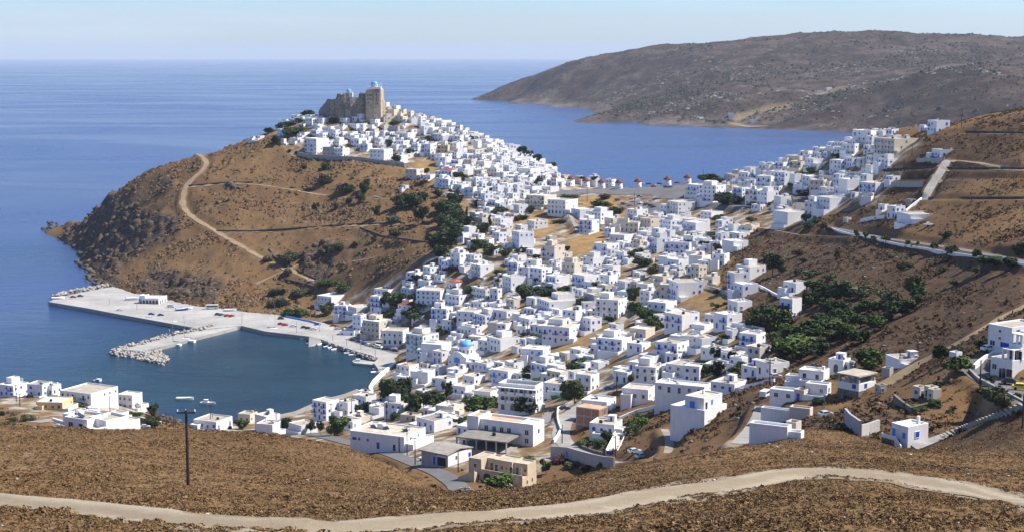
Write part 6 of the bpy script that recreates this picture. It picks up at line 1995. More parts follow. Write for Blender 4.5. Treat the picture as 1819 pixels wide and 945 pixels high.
KIN = {'r':('round','leaf_green'), 'd':('round','leaf_dark'), 'b':('bush','leaf_green'), 'k':('bush','leaf_dark'), 'v':('bush','leaf_olive'), 'o':('open','leaf_dark'), 'g':('open','leaf_green'), 'c':('cypress','leaf_dark'), 'm':('bush','leaf_magenta')}
CR = {}
for k_, (kd, mt) in KIN.items(): CR[k_] = [(crown_mesh('crown', 31*i+ord(k_), kd, mt, {'cypress':900,'bush':1100,'open':1200}.get(kd, 2000)), trunk_mesh(i+ord(k_), kd)) for i in range(3 if kd != 'cypress' else 2)]
PLANTPLAN = """
T 640 560 4.5
R by the bay shore|trees by the bay shore
245 690 150 185 d
350 665 160 165 d
300 700 130 120 d
455 790 150 165 r
430 800 90 110 d
585 760 160 145 d
700 705 72 165 o
950 792 230 135 r
1300 796 195 150 d
285 826 75 55 b
790 880 110 60 g
20 790 90 90 d
860 650 70 25 k
R among the middle town houses|bushes and trees among the middle town houses
1712 690 165 175 d
1350 490 90 100 k
1330 520 80 60 d
1460 525 120 45 b
1750 440 170 95 d
1395 190 100 40 b
1300 160 40 30 k
1580 375 90 30 b
660 135 90 60 b
820 65 120 60 k
T 1280 380 3.375
R in the thicket on the right slope|trees of the thicket on the right slope
520 565 110 115 d
600 520 120 100 d
575 560 90 90 r
640 610 110 100 d
740 515 150 120 d
790 470 60 55 v
730 610 110 95 d
820 600 90 70 r
880 595 110 95 d
970 585 70 75 d
1000 640 80 60 v
1090 615 150 110 d
1160 505 115 130 r
1185 530 70 60 v
985 510 100 75 v
840 680 100 70 r
920 705 120 90 r
840 770 120 80 r
740 765 160 110 r
680 700 110 90 d
560 745 180 120 d
640 730 120 95 d
300 705 170 170 d
350 650 110 100 d
260 690 100 90 d
440 770 150 100 r
320 790 110 80 r
430 870 210 125 r
360 850 120 90 d
580 855 140 90 d
500 800 130 90 d
890 925 165 110 r
680 645 90 80 d
770 680 90 70 d
600 680 110 80 d
540 690 100 70 v
R on the scrubby slope above the thicket|bushes on the scrubby slope above the thicket
465 250 55 50 k
310 375 110 130 o
320 300 80 60 g
370 350 60 60 v
700 275 40 60 g
460 365 60 55 v
545 375 95 55 v
650 400 85 55 v
1080 335 50 60 v
1130 325 50 50 v
1330 350 45 50 v
590 425 45 40 k
500 290 50 40 v
1015 265 35 30 v
1150 250 60 25 k
1350 290 50 50 v
1400 430 50 50 v
1530 355 50 50 v
R along the roadside wall on the right|trees along the roadside on the right
815 150 36 50 g
870 155 30 40 g
920 165 40 30 g
990 175 45 40 g
1120 190 36 30 g
1180 200 28 32 g
1280 215 50 40 g
1390 235 75 60 v
1530 268 50 50 d
1640 305 150 50 d
1740 325 80 60 d
1800 255 60 80 d
1350 145 60 45 k
520 90 70 45 k
610 90 45 40 k
650 105 40 30 k
R near the right road bend|trees near the right road bend
1300 912 95 115 o
1420 950 145 90 r
1560 825 85 75 d
1440 850 60 60 v
T 1320 620 3.635
R on the near right slope|bushes on the near right slope
1240 250 80 45 k
1620 330 130 120 v
1560 310 90 75 d
1680 375 120 110 v
1760 315 50 45 k
1780 420 50 40 k
1600 230 60 60 g
1070 375 60 40 b
1130 395 90 40 b
1165 310 40 30 k
1230 360 90 40 k
480 350 80 45 k
590 190 40 40 b
T 470 330 4.975
R on the brown hill|bushes on the brown hill
205 672 155 105 v
650 570 105 80 k
515 600 80 50 v
440 250 50 90 o
635 212 50 80 v
745 162 60 80 v
850 150 70 85 d
880 90 70 110 d
715 62 110 80 k
990 300 72 112 g
1150 338 120 90 v
1360 352 130 155 o
1150 447 105 80 v
970 490 60 60 v
815 530 60 50 v
700 250 45 40 v
215 782 70 60 v
500 880 95 65 b
590 890 95 85 b
700 920 105 72 b
130 945 150 65 v
310 945 130 55 v
40 672 75 60 v
380 40 70 25 k
R in the wooded gully|trees in the wooded gully
1190 205 150 120 d
1250 195 120 110 d
1320 190 110 120 d
1395 150 90 85 d
1530 100 60 65 d
1600 300 130 150 d
1650 260 110 110 d
1640 420 160 140 d
1590 470 130 120 d
1600 565 200 180 d
1520 600 130 130 d
1560 640 130 110 d
1700 170 60 80 d
1700 360 90 120 d
1710 120 50 90 c
T 420 130 4.5
R around the castle houses|bushes around the castle houses
310 572 68 72 d
415 420 100 40 k
470 490 170 62 k
265 482 65 42 d
340 445 50 48 k
570 350 110 50 d
500 400 60 42 k
770 402 52 58 k
945 322 60 42 k
905 188 62 42 d
830 350 40 25 k
590 340 60 40 d
1240 520 60 32 b
1540 548 44 44 d
1230 585 54 48 d
1275 715 56 62 d
1395 662 62 52 d
1265 410 60 28 k
1050 490 40 50 m
425 632 28 24 k
480 645 28 24 k
1520 790 50 36 b
1490 890 60 36 m
R under the curved retaining wall|bushes under the curved retaining wall
540 765 46 46 v
710 770 85 62 k
710 885 105 92 v
860 950 115 85 v
1035 950 62 95 d
T 780 200 4.5
R along the right skyline of the castle hill|trees on the right skyline of the castle hill
680 368 70 85 o
715 372 50 60 o
775 405 70 65 d
825 408 30 36 o
905 445 60 40 d
295 222 60 40 k
R around the windmills and lanes|bushes around the windmills and lanes
165 545 105 62 d
210 548 50 52 k
800 590 75 95 v
945 532 34 36 k
1240 542 42 32 d
1145 535 50 25 k
730 805 66 50 d
640 855 90 42 k
470 815 145 52 d
310 752 75 62 m
400 632 52 32 d
90 640 40 30 k
1060 690 110 40 k
1330 690 90 40 m
1290 760 130 60 k
1420 810 110 60 k
960 880 90 30 k
R in the gully gardens|trees in the gully gardens
40 800 120 100 d
120 740 90 90 d
100 900 150 120 d
200 930 130 100 d
220 860 50 90 c
405 930 50 100 c
340 940 110 60 k
20 930 90 110 d
150 830 90 70 k
T 1140 200 4.5
R by the isthmus road|trees by the isthmus road
540 555 120 62 d
620 560 80 50 v
650 745 140 95 d
740 740 110 60 d
900 760 90 40 d
1020 745 50 30 k
1370 480 90 42 k
1310 660 140 45 m
620 875 120 55 d
880 870 70 40 k
1310 910 80 90 o
1400 920 70 80 o
1580 360 90 30 k
1200 590 110 30 k
T 700 380 4.5
R among the upper town gardens|trees and bushes among the upper town gardens
690 275 95 65 d
720 165 75 90 d
700 170 60 50 b
770 330 130 85 d
640 300 70 55 k
890 345 75 62 d
985 315 44 32 d
1050 305 62 34 d
850 490 85 62 b
1070 562 75 55 k
1150 550 65 50 d
1050 690 135 120 d
1120 660 110 80 d
1210 660 150 75 d
1370 635 85 62 d
930 765 42 42 d
840 590 62 92 d
620 615 95 62 b
480 610 60 40 m
455 465 62 54 m
550 870 105 62 d
1490 740 75 62 d
1720 862 72 46 d
1660 605 110 60 d
1770 115 62 62 d
1130 350 60 30 k
1385 300 40 40 d
240 755 190 55 b
145 680 50 40 d
180 540 60 50 d
400 370 90 55 b
1040 490 45 60 m
T 440 480 4.5
R behind the harbour front|trees behind the harbour front
1110 300 110 130 d
1190 290 110 110 d
1130 372 85 62 b
1320 395 150 85 d
640 350 105 125 v
340 365 100 80 b
430 362 110 75 b
270 285 115 85 v
190 292 75 62 v
1570 510 90 52 b
1310 240 60 44 d
1290 120 60 50 d
230 190 100 60 v
420 195 120 50 v
630 120 80 60 b
770 145 90 50 b
T 1060 380 4.5
R among the right-hand houses|trees among the right-hand houses
330 352 115 72 d
350 425 115 82 d
450 505 95 115 v
290 730 100 130 r
300 800 110 90 r
370 855 120 90 r
450 935 130 110 r
430 870 90 90 r
880 272 120 52 d
970 185 125 42 d
970 305 62 62 d
955 645 42 46 d
950 745 64 46 b
740 245 50 36 d
240 260 70 32 d
500 820 90 50 k
1370 360 80 60 v
T 940 560 4.5
R along the middle road|trees along the middle road
1510 375 95 115 o
1630 415 85 125 d
1690 465 145 85 r
1350 490 120 125 d
1420 480 100 90 d
1490 490 110 115 d
1590 205 95 62 b
520 285 95 55 d
970 338 85 30 b
820 520 60 60 v
30 190 80 40 g
R below the gold slope|bushes below the gold slope
900 845 100 80 b
850 910 100 100 b
T 980 640 4.5
R in the garden at the lower bend|bushes in the garden at the lower bend
700 525 110 95 b
640 580 120 80 b
290 680 110 62 b
380 690 100 70 b
450 655 100 90 d
150 770 52 60 b
400 855 80 62 b
50 815 130 52 m
150 855 130 56 v
280 880 100 50 m
T 640 700 4.5
R around the tan house|trees around the tan house
1485 645 90 120 g
1140 785 200 140 r
1335 525 110 30 b
1590 540 120 50 m
T 340 640 4.5
R along the shore road at the near crest|trees along the near crest
740 575 100 115 d
905 580 55 80 g
955 585 70 95 o
1030 598 66 100 o
1145 600 130 140 r
410 550 90 76 d
310 545 34 32 k
510 422 130 34 b
1385 445 100 110 d
1635 475 80 62 b
R on the left-hand shore|bushes on the left-hand shore
T 0 640 4.5
75 275 105 62 v
240 485 110 66 v
110 485 70 40 k
120 435 60 28 v
1070 445 95 52 b
1215 445 75 92 d
1055 468 60 26 k
1165 505 90 46 d
1235 530 90 60 d
900 428 60 26 k
620 362 115 34 b
10 440 40 46 k
1120 500 60 40 d
1245 500 60 46 d
"""
PW = {'r':'mid green round tree','d':'dark green tree','b':'bright green bush','k':'dark green bush','v':'olive grey bush','o':'dark loose-crowned tree','g':'small thin tree','c':'dark slim cypress','m':'magenta flowering bush'}
def build_plants():
    ox = oy = 0.0; k = 1.0; row = None; rows = {}
    for ln in PLANTPLAN.strip().splitlines():
        q = ln.split()
        if q[0] == 'T': ox, oy, k = map(float, q[1:]); continue
        if q[0] == 'R': row = ln[2:].split('|'); continue
        x, y, w, h = (float(v) for v in q[:4]); st = q[4]
        px, py = ox+x/k, oy+y/k
        p = at(px, py, 262); s = F0/p[1]; W_, H_ = w/k/s, h/k/s
        bush = st in 'bkvm'
        if 'thicket' in row[0]: W_ *= 1.12; H_ *= 1.05
        else: W_ *= 1.18; H_ *= 1.1
        root = empty('bush' if bush else 'tree', p, rng.uniform(0, 6.28)); root['category'] = 'bush' if bush else 'tree'; root['group'] = row[1]
        cm, tm = rng.choice(CR[st])
        put('crown', cm, root, (0,0,-.02*H_), 0, (W_*1.12, W_*1.12*rng.uniform(.85, 1.1), H_*1.05))
        put('trunk', tm, root, (0,0,0), 0, (W_*.9 if not st == 'c' else W_*2, W_*.9, H_))
        rows.setdefault(row[0], []).append((px, st, root))
    for rw, L in rows.items():
        by = {}
        for t in L: by.setdefault(t[1], []).append(t)
        for st, ts in by.items():
            ts.sort(key=lambda t: t[0]); n_ = len(ts)
            for i, t in enumerate(ts):
                w = 'only' if n_ == 1 else 'leftmost' if i == 0 else 'rightmost' if i == n_-1 else WORDS[min(i,19)]+' from left' if i < n_/2 else WORDS[min(n_-1-i,19)]+' from right'
                t[2]['label'] = ('%s, the only one %s' % (PW[st], rw)) if n_ == 1 else ('%s, %s %s' % (PW[st], w, rw))
q_ = random.Random(3); extra_ = ''
TH_ = [(150,720),(200,640),(330,560),(480,470),(600,430),(800,440),(1000,470),(1190,480),(1150,600),(1000,680),(900,770),(700,800),(520,840),(330,860),(250,800)]
xa_, ya_ = [p[0] for p in TH_], [p[1] for p in TH_]
n_ = 0
while n_ < 14:
    x, y = q_.uniform(min(xa_), max(xa_)), q_.uniform(min(ya_), max(ya_))
    if inpoly(np.array([x]), np.array([y]), TH_)[0] and not (330 < x < 560 and 480 < y < 650): extra_ += '%d %d %d %d %s\n' % (x, y, q_.uniform(80, 150), q_.uniform(60, 100), q_.choice('rrrvv')); n_ += 1
PLANTPLAN = PLANTPLAN.replace('540 690 100 70 v\n', '540 690 100 70 v\n'+extra_)
build_plants()
# ---------------------------------------------------------------- walls, steps, poles
def ground_line(pp, ymin=280): return np.array([at(x, y, ymin) for x, y in pp])
def gwall(name, pp, h, th, mat, label, cat='wall', ymin=280, zoff=-1.2):
    o = poly_wall(name, ground_line(pp, ymin), h, th, mat, None, zoff); tag(o, label, cat); return o
z6 = lambda L: tz(980, 640, 4.5, L); z5 = lambda L: tz(940, 560, 4.5, L); z1 = lambda L: tz(420, 130, 4.5, L); z8 = lambda L: tz(1320, 620, 3.635, L); zt = lambda L: tz(1280, 380, 3.375, L); z7 = lambda L: tz(700, 380, 4.5, L); z88 = lambda L: tz(1060, 380, 4.5, L)
gwall('retaining_wall', z1([(490,662),(560,676),(660,686),(780,694),(900,700),(1000,706),(1110,722),(1230,738),(1345,752)]), 3.2, .6, 'grey', 'long curved grey retaining wall under the houses of the castle hill', 'retaining wall')
gwall('wall', z5([(720,835),(860,775),(1000,742),(1120,712),(1240,694)]), 1.1, .7, 'white', 'white wall climbing the gold slope from the lower bend')
gwall('wall', z6([(1400,262),(1480,238),(1560,218),(1660,196),(1780,172)]), 1.1, .7, 'white', 'white wall climbing above the house on the tall podium')
gwall('wall', z6([(175,348),(110,370),(50,395),(46,440),(48,490),(62,535),(75,565),(50,615),(15,660)]), 1.3, .5, 'white', 'white wall curving along the lane beside the brick house')
gwall('retaining_wall', z6([(-5,770),(60,772),(130,780),(200,802),(270,822),(340,840),(410,856),(500,866)]), 3.4, .5, 'grey', 'grey concrete retaining wall below the lower road bend', 'retaining wall')
gwall('wall', z88([(840,585),(900,600),(960,618),(1030,640),(1130,670)]), 1.6, .5, 'grey', 'grey wall along the lane beside the white ramp house')
gwall('wall', z88([(1295,585),(1340,605),(1400,640),(1470,675)]), 1.1, .6, 'white', 'white wall running to the two houses at the thicket')
gwall('wall', z8([(658,470),(690,510),(755,562)]), 3.2, .5, 'grey', 'bare concrete wall on the near right slope, longer side')
gwall('wall', z8([(757,562),(810,548),(875,524)]), 2.4, .5, 'grey', 'bare concrete wall on the near right slope, short side')
gwall('stone_wall', z8([(975,330),(1020,370),(1090,418),(1165,396)]), 1.5, .6, 'rubble_wall', 'stone wall round the small garden on the near right slope')
gwall('wall', zt([(650,88),(700,105),(780,128),(860,142),(960,165),(1050,185),(1150,202),(1250,218),(1350,235),(1450,250),(1560,268),(1660,285),(1819,310)]), 0.75, .35, 'white', 'long white roadside wall across the right slope')
gwall('wall', [(1730,656),(1745,642),(1765,632),(1790,625)], 1.2, .6, 'white', 'white wall round the top of the right road bend', ymin=285)
gwall('wall', [(1722,660),(1738,676),(1765,690),(1795,705),(1825,722)], .8, .6, 'concrete', 'low concrete kerb wall outside the right road bend', ymin=285)
o = poly_wall('wall', [zp(440+x/4.5, 480+y/4.5, 2.3) for x, y in [(860,515),(960,532),(1070,558),(1160,572),(1250,585)]], 1.6, .6, 'white', None, -1); tag(o, 'white wall between the harbour road and the asphalt car park', 'wall')
o = poly_wall('wall', [zp(440+x/4.5, 480+y/4.5, 2.3) for x, y in [(300,372),(400,392),(500,412),(570,432)]], 1.0, .6, 'light_blue_paint', None, -1); tag(o, 'low blue and white wall behind the inner harbour road', 'wall')
gwall('wall', z5([(-60,880),(0,905)]), 1.2, .5, 'white', 'white wall beside the yard of the big hall')
gwall('wall', tz(0,640,4.5,[(420,478),(470,495),(540,515)]), 1.2, .6, 'white', 'white garden wall on the left-hand shore')
gwall('wall', tz(0,640,4.5,[(1120,465),(1200,485),(1290,505)]), 1.0, .5, 'white', 'white wall along the left-hand shore gardens')
gwall('retaining_wall', tz(1500,190,4.5,[(375,640),(460,640),(560,640),(630,636)]), 2.6, .5, 'grey', 'grey retaining wall below the top right paths', 'retaining wall')
gwall('wall', tz(1500,190,4.5,[(580,440),(660,440),(800,432)]), 1.8, .5, 'grey', 'grey wall under the lone white house on the right slope')
gwall('wall', tz(1500,190,4.5,[(490,845),(540,800),(590,765),(615,745)]), 1.2, .5, 'white', 'white wall leading down from the steep concrete lane')
gwall('wall', tz(1500,190,4.5,[(130,925),(220,905),(320,895)]), 1.8, .5, 'white', 'white wall in front of the house with the red awning')
gwall('stone_wall', z7([(150,895),(230,860),(330,880),(400,885)]), 1.8, .5, 'rubble_wall', 'stone wall of the brown plot behind the harbour front')
gwall('stone_wall', z7([(715,355),(800,375),(900,370),(1010,345)]), 1.8, .5, 'rubble_wall', 'stone wall under the gardens of the upper town')
gwall('stone_wall', z88([(280,485),(340,490),(400,490)]), 3.0, .8, 'rubble_wall', 'rough rock face among the right-hand houses')
gwall('stone_wall', tz(980,640,4.5,[(240,700),(330,735),(420,760)]), 1.0, .5, 'rubble_wall', 'stone wall round the garden at the lower bend')
gwall('stone_wall', tz(470,330,4.975,[(40,560),(90,640),(200,690),(320,770),(460,830)]), 1.1, .7, 'dark_rock', 'dark stone wall along the track down the brown hill')
gwall('stone_wall', tz(470,330,4.975,[(155,825),(260,850),(380,880),(480,910)]), 1.1, .7, 'dark_rock', 'dark stone wall above the harbour trees')
for i, (L, lb) in enumerate([([(385,411),(450,412),(540,406),(640,399),(720,398)],'dark stone terrace wall along the lower footpath of the brown hill'),([(335,331),(400,326),(450,325)],'dark stone terrace wall along the upper footpath of the brown hill'),
   ([(1650,237),(1720,236),(1819,238)],'dark terrace wall along the top right path'),([(1570,304),(1640,299),(1720,301),(1819,302)],'dark terrace wall along the middle right path'),([(1650,354),(1730,354),(1819,354)],'dark terrace wall along the lower right path'),([(640,406),(680,421),(745,430),(780,434)],'dark stone terrace wall branching below the lower footpath')]):
    gwall('terrace_wall', L, 1.0, .7, 'dark_rock', lb, 'terrace wall')

# steps down the near right slope
st_ = empty('stairway', at(1625, 797, 262)); tag(st_, 'long straight concrete stairway climbing the near right slope', 'stairway')
o0 = np.array(st_.location)
L = resample(smooth(resample(ground_line([(1626,797),(1660,783),(1700,767),(1740,752),(1780,737),(1816,722)], 262), 2.0), 8), 1.05)
t = L[-1,:2]-L[0,:2]; t /= np.linalg.norm(t); nn = np.array((-t[1], t[0]))
b = MB()
for p in L:
    c = p-o0; a1 = c[:2]+t*.36; a0 = c[:2]-t*.36
    q = [a0+nn*1.6, a0-nn*1.6, a1-nn*1.6, a1+nn*1.6]; b.prism([(v[0], v[1]) for v in q], c[2]-.5, c[2]+.42)
b.build('step', MAT['concrete'], st_)
b = MB(); b.rings([[(*(p[:2]-o0[:2]+nn*1.9), p[2]-o0[2]-.8), (*(p[:2]-o0[:2]-nn*1.9), p[2]-o0[2]-.8), (*(p[:2]-o0[:2]-nn*1.9), p[2]-o0[2]+.16), (*(p[:2]-o0[:2]+nn*1.9), p[2]-o0[2]+.16)] for p in L]); b.build('ramp', MAT['rubble_wall'], st_)
# outside stair of the white house at the lower bend
st2 = empty('stairway', at(1085, 797, 300)); tag(st2, 'cream stairway with white sides and a blue gate at the lower bend', 'stairway')
o0 = np.array(st2.location); L = resample(ground_line(z6([(480,742),(505,690),(530,640),(552,592)]), 300), 1.0); t = L[-1,:2]-L[0,:2]; t /= np.linalg.norm(t); nn = np.array((-t[1], t[0]))
b = MB(); sd_ = MB()
for p in L:
    c = p-o0; a1 = c[:2]+t*.5; a0 = c[:2]-t*.5; b.prism([tuple(v) for v in (a0+nn*1.5, a0-nn*1.5, a1-nn*1.5, a1+nn*1.5)], c[2]-.6, c[2]+.5)
b.build('step', MAT['cream'], st2)
for sg in (-1, 1): sd_.rings([[(*(p[:2]-o0[:2]+nn*sg*1.55), p[2]-o0[2]-.8), (*(p[:2]-o0[:2]+nn*sg*1.85), p[2]-o0[2]-.8), (*(p[:2]-o0[:2]+nn*sg*1.85), p[2]-o0[2]+1.1), (*(p[:2]-o0[:2]+nn*sg*1.55), p[2]-o0[2]+1.1)] for p in L])
sd_.build('side_wall', MAT['white'], st2)
c = L[0]-o0; b = MB(); q = [c[:2]-t*.7+nn*1.6, c[:2]-t*.7-nn*1.6, c[:2]-t*.55-nn*1.6, c[:2]-t*.55+nn*1.6]; b.prism([tuple(v) for v in q], c[2]-.2, c[2]+1.0); b.build('gate', MAT['blue_paint'], st2)

# ---- power poles
def pole(bx, by, tx, ty, label, arms=1, lamp=False, ymin=280, plane=None, mat='wood'):
    p = atZ(bx, by, plane) if plane is not None else at(bx, by, ymin); s = F0/(p[1]*CT+(HC-p[2])*ST)
    h = max(3.0, math.hypot(by-ty, 0)/s*1.02)
    lean = 0.0
    r_ = empty('street_lamp' if lamp else 'power_pole', p); tag(r_, label, 'street lamp' if lamp else 'power pole', 'harbour lamps' if lamp else 'power poles')
    b = MB(); q = .22 if ymin == 0 else .19
    b.bar((0,0,-.6), (lean,0,h), q, 0, 8, q*.65); b.build('post', MAT[mat], r_)
    if lamp:
        b = MB(); b.bar((0,0,h-.1), (.9,-.3,h+.15), .06, 0); b.lathe([(.1,h-.1),(.3,h),(.28,h+.25),(.05,h+.35)], 8, 1); b.build('lamp_head', [MAT[mat], MAT['white_paint']], r_); return
    for k in range(arms):
        b = MB(); z = h-.35-k*1.0; b.box(-1.15, 1.15, -.07, .07, z-.08, z+.08); b.build('crossarm', MAT[mat], r_)
        b = MB()
        for x in (-1.05, -.05, 1.05): b.lathe([(.05,z+.08),(.09,z+.14),(.08,z+.34),(.03,z+.4)], 8, 0, (x,0))
        b.build('insulators', MAT['white_paint'], r_)
    return
pole(334.5, 861, 327, 727, 'tall brown power pole with crossarm standing alone on the near brown slope', 1, ymin=0)
P_ = [
 (723.3,808,723.3,756,'power pole with two crossarms beside the long white house',2),(737.5,826,734,776,'power pole at the roadside left of the grey workshop',1),(826,887,826,866,'short power pole at the bottom of the road before the tan house',1),
 (814,838,812,800,'power pole against the white side of the workshop',0),(709,804,709,775,'slim pole in front of the long white house',0),(1093,811,1093,773,'power pole beside the cream stairway',0),(998.5,787,998.5,754,'power pole on the lane below the brick house',0),
 (1227.5,697,1227.5,671,'power pole above the gold slope wall',0),(1367,683,1367,637,'double crossarm power pole in front of the flat roofed houses',2),(1741,681,1741,639,'power pole inside the right road bend',0),(1598,653,1598,620,'power pole behind the low white building on the right slope',0),
 (1812,845,1812,785,'dark power pole at the right edge of the near slope',0),(135.5,762,134.5,727,'power pole in front of the near left shore house',1),(35.5,722,34.5,698,'power pole left of the shore hotel yard',1),(29,713,29,682,'power pole in front of the shore hotel sign',1),
 (195.5,733,194.5,702,'power pole before the brick walled shore house',0),(374.5,762,373,718,'crossarm power pole at the beach house by the bay',1),(378,760,378,736,'short pole beside the beach house by the bay',0),(295.5,755,295.5,731,'pole on the rocks of the left shore',0),(309,757,309,736,'second pole on the rocks of the left shore',0),
 (491,766,490,731,'power pole on the beach left of the three-storey house',0),(588.5,748,587,716,'power pole in front of the three-storey beach house',1),(625,744,624,707,'power pole right of the three-storey beach house',0),(687,756,686,713,'power pole in front of the big shore trees',1),
 (724.5,670,722.5,642,'power pole below the domed church front',0),(939,648,938,620,'power pole beside the house with light blue balconies',0),(1006.5,660,1006.5,627,'power pole among the houses above the shady tree',0),(937,598,937,573,'power pole above the gold terrace',0),(1095.5,694,1095,661,'power pole before the house with blue garage doors',0),
 (907.5,516,906.5,482,'power pole at the stepped white lane',0),(847,493,845.5,464,'power pole above the grey based house',0),(1263.5,476,1263.5,433,'tall power pole beside the white ramp house',1),(1319,458,1318.5,433,'power pole on the gold slope corner',0),(1204.5,484,1204,462,'power pole among the upper right-hand houses',0),
 (890,318,890,287,'tall power pole left of the two on the crest',1),(894.5,316,894,285,'tall power pole right of the two on the crest',1),(977,352,977,323,'power pole at the foot of the first windmill',1),(1043,358,1043,335,'power pole in the scrub below the windmills',1),(1127,369,1127,342,'power pole in the car park below the windmills',0),
 (889,320,889,307,'short pole behind the crest houses',0),(749,320,748,302,'pole beside the blue balconied house below the crest',0),(1249,320,1248.5,301,'power pole beside the last windmill',0),(1708,227,1708,194,'power pole on the skyline of the right hill',0),(1620,277,1619.5,259,'power pole on the bare slope right of the town',0),(1605.5,307,1605.5,286,'power pole by the middle right path',0),
 (1553,356,1553,318,'power pole below the white ramp houses at the right',1),(1463,350,1463,322,'power pole on the isthmus road',0),(1412,373,1412,347,'power pole beside the steep asphalt road',0),(1267,252,1267,240,'small pole on the far town skyline',0) ,(1466.5,268,1466.5,252,'pole on the roofline right of the isthmus',0)]
for p in P_[:-2]: pole(*p)
for i, (x, y, t_) in enumerate([(1665,518,430),(195,0,0)][:1]): pole(60+x/4.5, 460+y/4.5, 60+x/4.5, 460+t_/4.5, 'tall lamp post where the mole meets the quay', 0, True, plane=2.3, mat='steel')
for x, y, t_, lb in [(390,500,405,'lamp post on the inner quay between the parked cars'),(575,490,430,'lamp post at the top of the slipway'),(680,562,512,'lamp post above the shore rocks, leftmost of three'),(790,605,545,'lamp post above the shore rocks, middle of three'),(905,630,560,'lamp post above the shore rocks beside the blue car'),(1020,708,585,'tall lamp post at the end of the shore rocks')]:
    pole(440+x/4.5, 480+y/4.5, 440+x/4.5, 480+t_/4.5, lb, 0, True, plane=2.3, mat='steel')
for x, y, t_, lb in [(605,368,310,'lamp post on the far empty part of the quay'),(825,405,345,'lamp post left of the arched harbour building'),(1085,605,570,'short light mast on the mole among the rocks')]:
    pole(60+x/4.5, 460+y/4.5, 60+x/4.5, 460+t_/4.5, lb, 0, True, plane=2.3, mat='steel')

# the lettering on the roof wall of the left-hand shore hotel
def sign_text():
    p = at(31, 700, 300); s = F0/p[1]
    q = atY(31, 676, p[1]-9.0)
    r_ = empty('roof_sign', q); tag(r_, 'blue lettering on a white board on the shore hotel roof', 'sign')
    b = MB(); b.box(-2.6, 2.6, .06, .3, -1.6, 1.4); b.box(-2.2, -2.0, .1, .25, -4.5, -1.6); b.box(2.0, 2.2, .1, .25, -4.5, -1.6); b.build('board', MAT['white'], r_)
    for txt, sz, z in (('\u039a\u0391\u03a1\u039b\u039f\u03a3', 1.25, .25), ('ROOMS', .8, -.75)):
        cu_ = bpy.data.curves.new('lettering', 'FONT'); cu_.body = txt; cu_.size = sz; cu_.align_x = 'CENTER'; cu_.extrude = .02
        to = bpy.data.objects.new('lettering', cu_); C.objects.link(to)
        bpy.context.view_layer.update(); dg = bpy.context.evaluated_depsgraph_get(); me = bpy.data.meshes.new_from_object(to.evaluated_get(dg)); bpy.data.objects.remove(to)
        me.materials.clear(); me.materials.append(MAT['blue_paint'])
        put('lettering', me, r_, (0, .03, z)).rotation_euler = (R(90), 0, 0)
sign_text()
# ---------------------------------------------------------------- dry scrub, one cushion at a time but nobody could count it
def tufts(name, X, Y, r, h, mat, seed, ring=6, fine=False):
    """low ragged cushions of twigs"""
    g_ = np.random.default_rng(seed); n_ = len(X); Zg = gz(X, Y)
    a = np.arange(ring)/ring*2*np.pi
    ang = a[None,:]+g_.uniform(0, 6.28, (n_,1))
    r1 = r[:,None]*g_.uniform(.5, 1.5, (n_, ring)); r2 = r[:,None]*g_.uniform(.25, 1.0, (n_, ring)); 
    v0 = np.stack([X[:,None]+np.cos(ang)*r1, Y[:,None]+np.sin(ang)*r1, np.repeat((Zg-.12*h)[:,None], ring, 1)], -1)
    v1 = np.stack([X[:,None]+np.cos(ang+.3)*r2, Y[:,None]+np.sin(ang+.3)*r2, Zg[:,None]+h[:,None]*g_.uniform(.3, 1.0, (n_, ring))], -1)
    top = np.stack([X+g_.normal(0, .15, n_)*r, Y+g_.normal(0, .15, n_)*r, Zg+h*g_.uniform(.85, 1.2, n_)], -1)[:,None,:]
    co = np.concatenate([v0, v1, top], 1); k = 2*ring+1
    t = []
    for i in range(ring):
        j = (i+1)%ring; t += [(i, j, ring+j), (i, ring+j, ring+i), (ring+i, ring+j, 2*ring)]
    tri = (np.array(t)[None]+(np.arange(n_)*k)[:,None,None]).reshape(-1, 3)
    cv = np.clip(g_.normal(.5, .22, (n_,1))+g_.normal(0, .12, (n_, k)), 0, 1); col = np.stack([cv, cv, cv, np.ones_like(cv)], -1).reshape(-1, 4)
    o = np_mesh(name, co.reshape(-1, 3), tri, MAT[mat], col=col); tag(o, kind='stuff'); return o
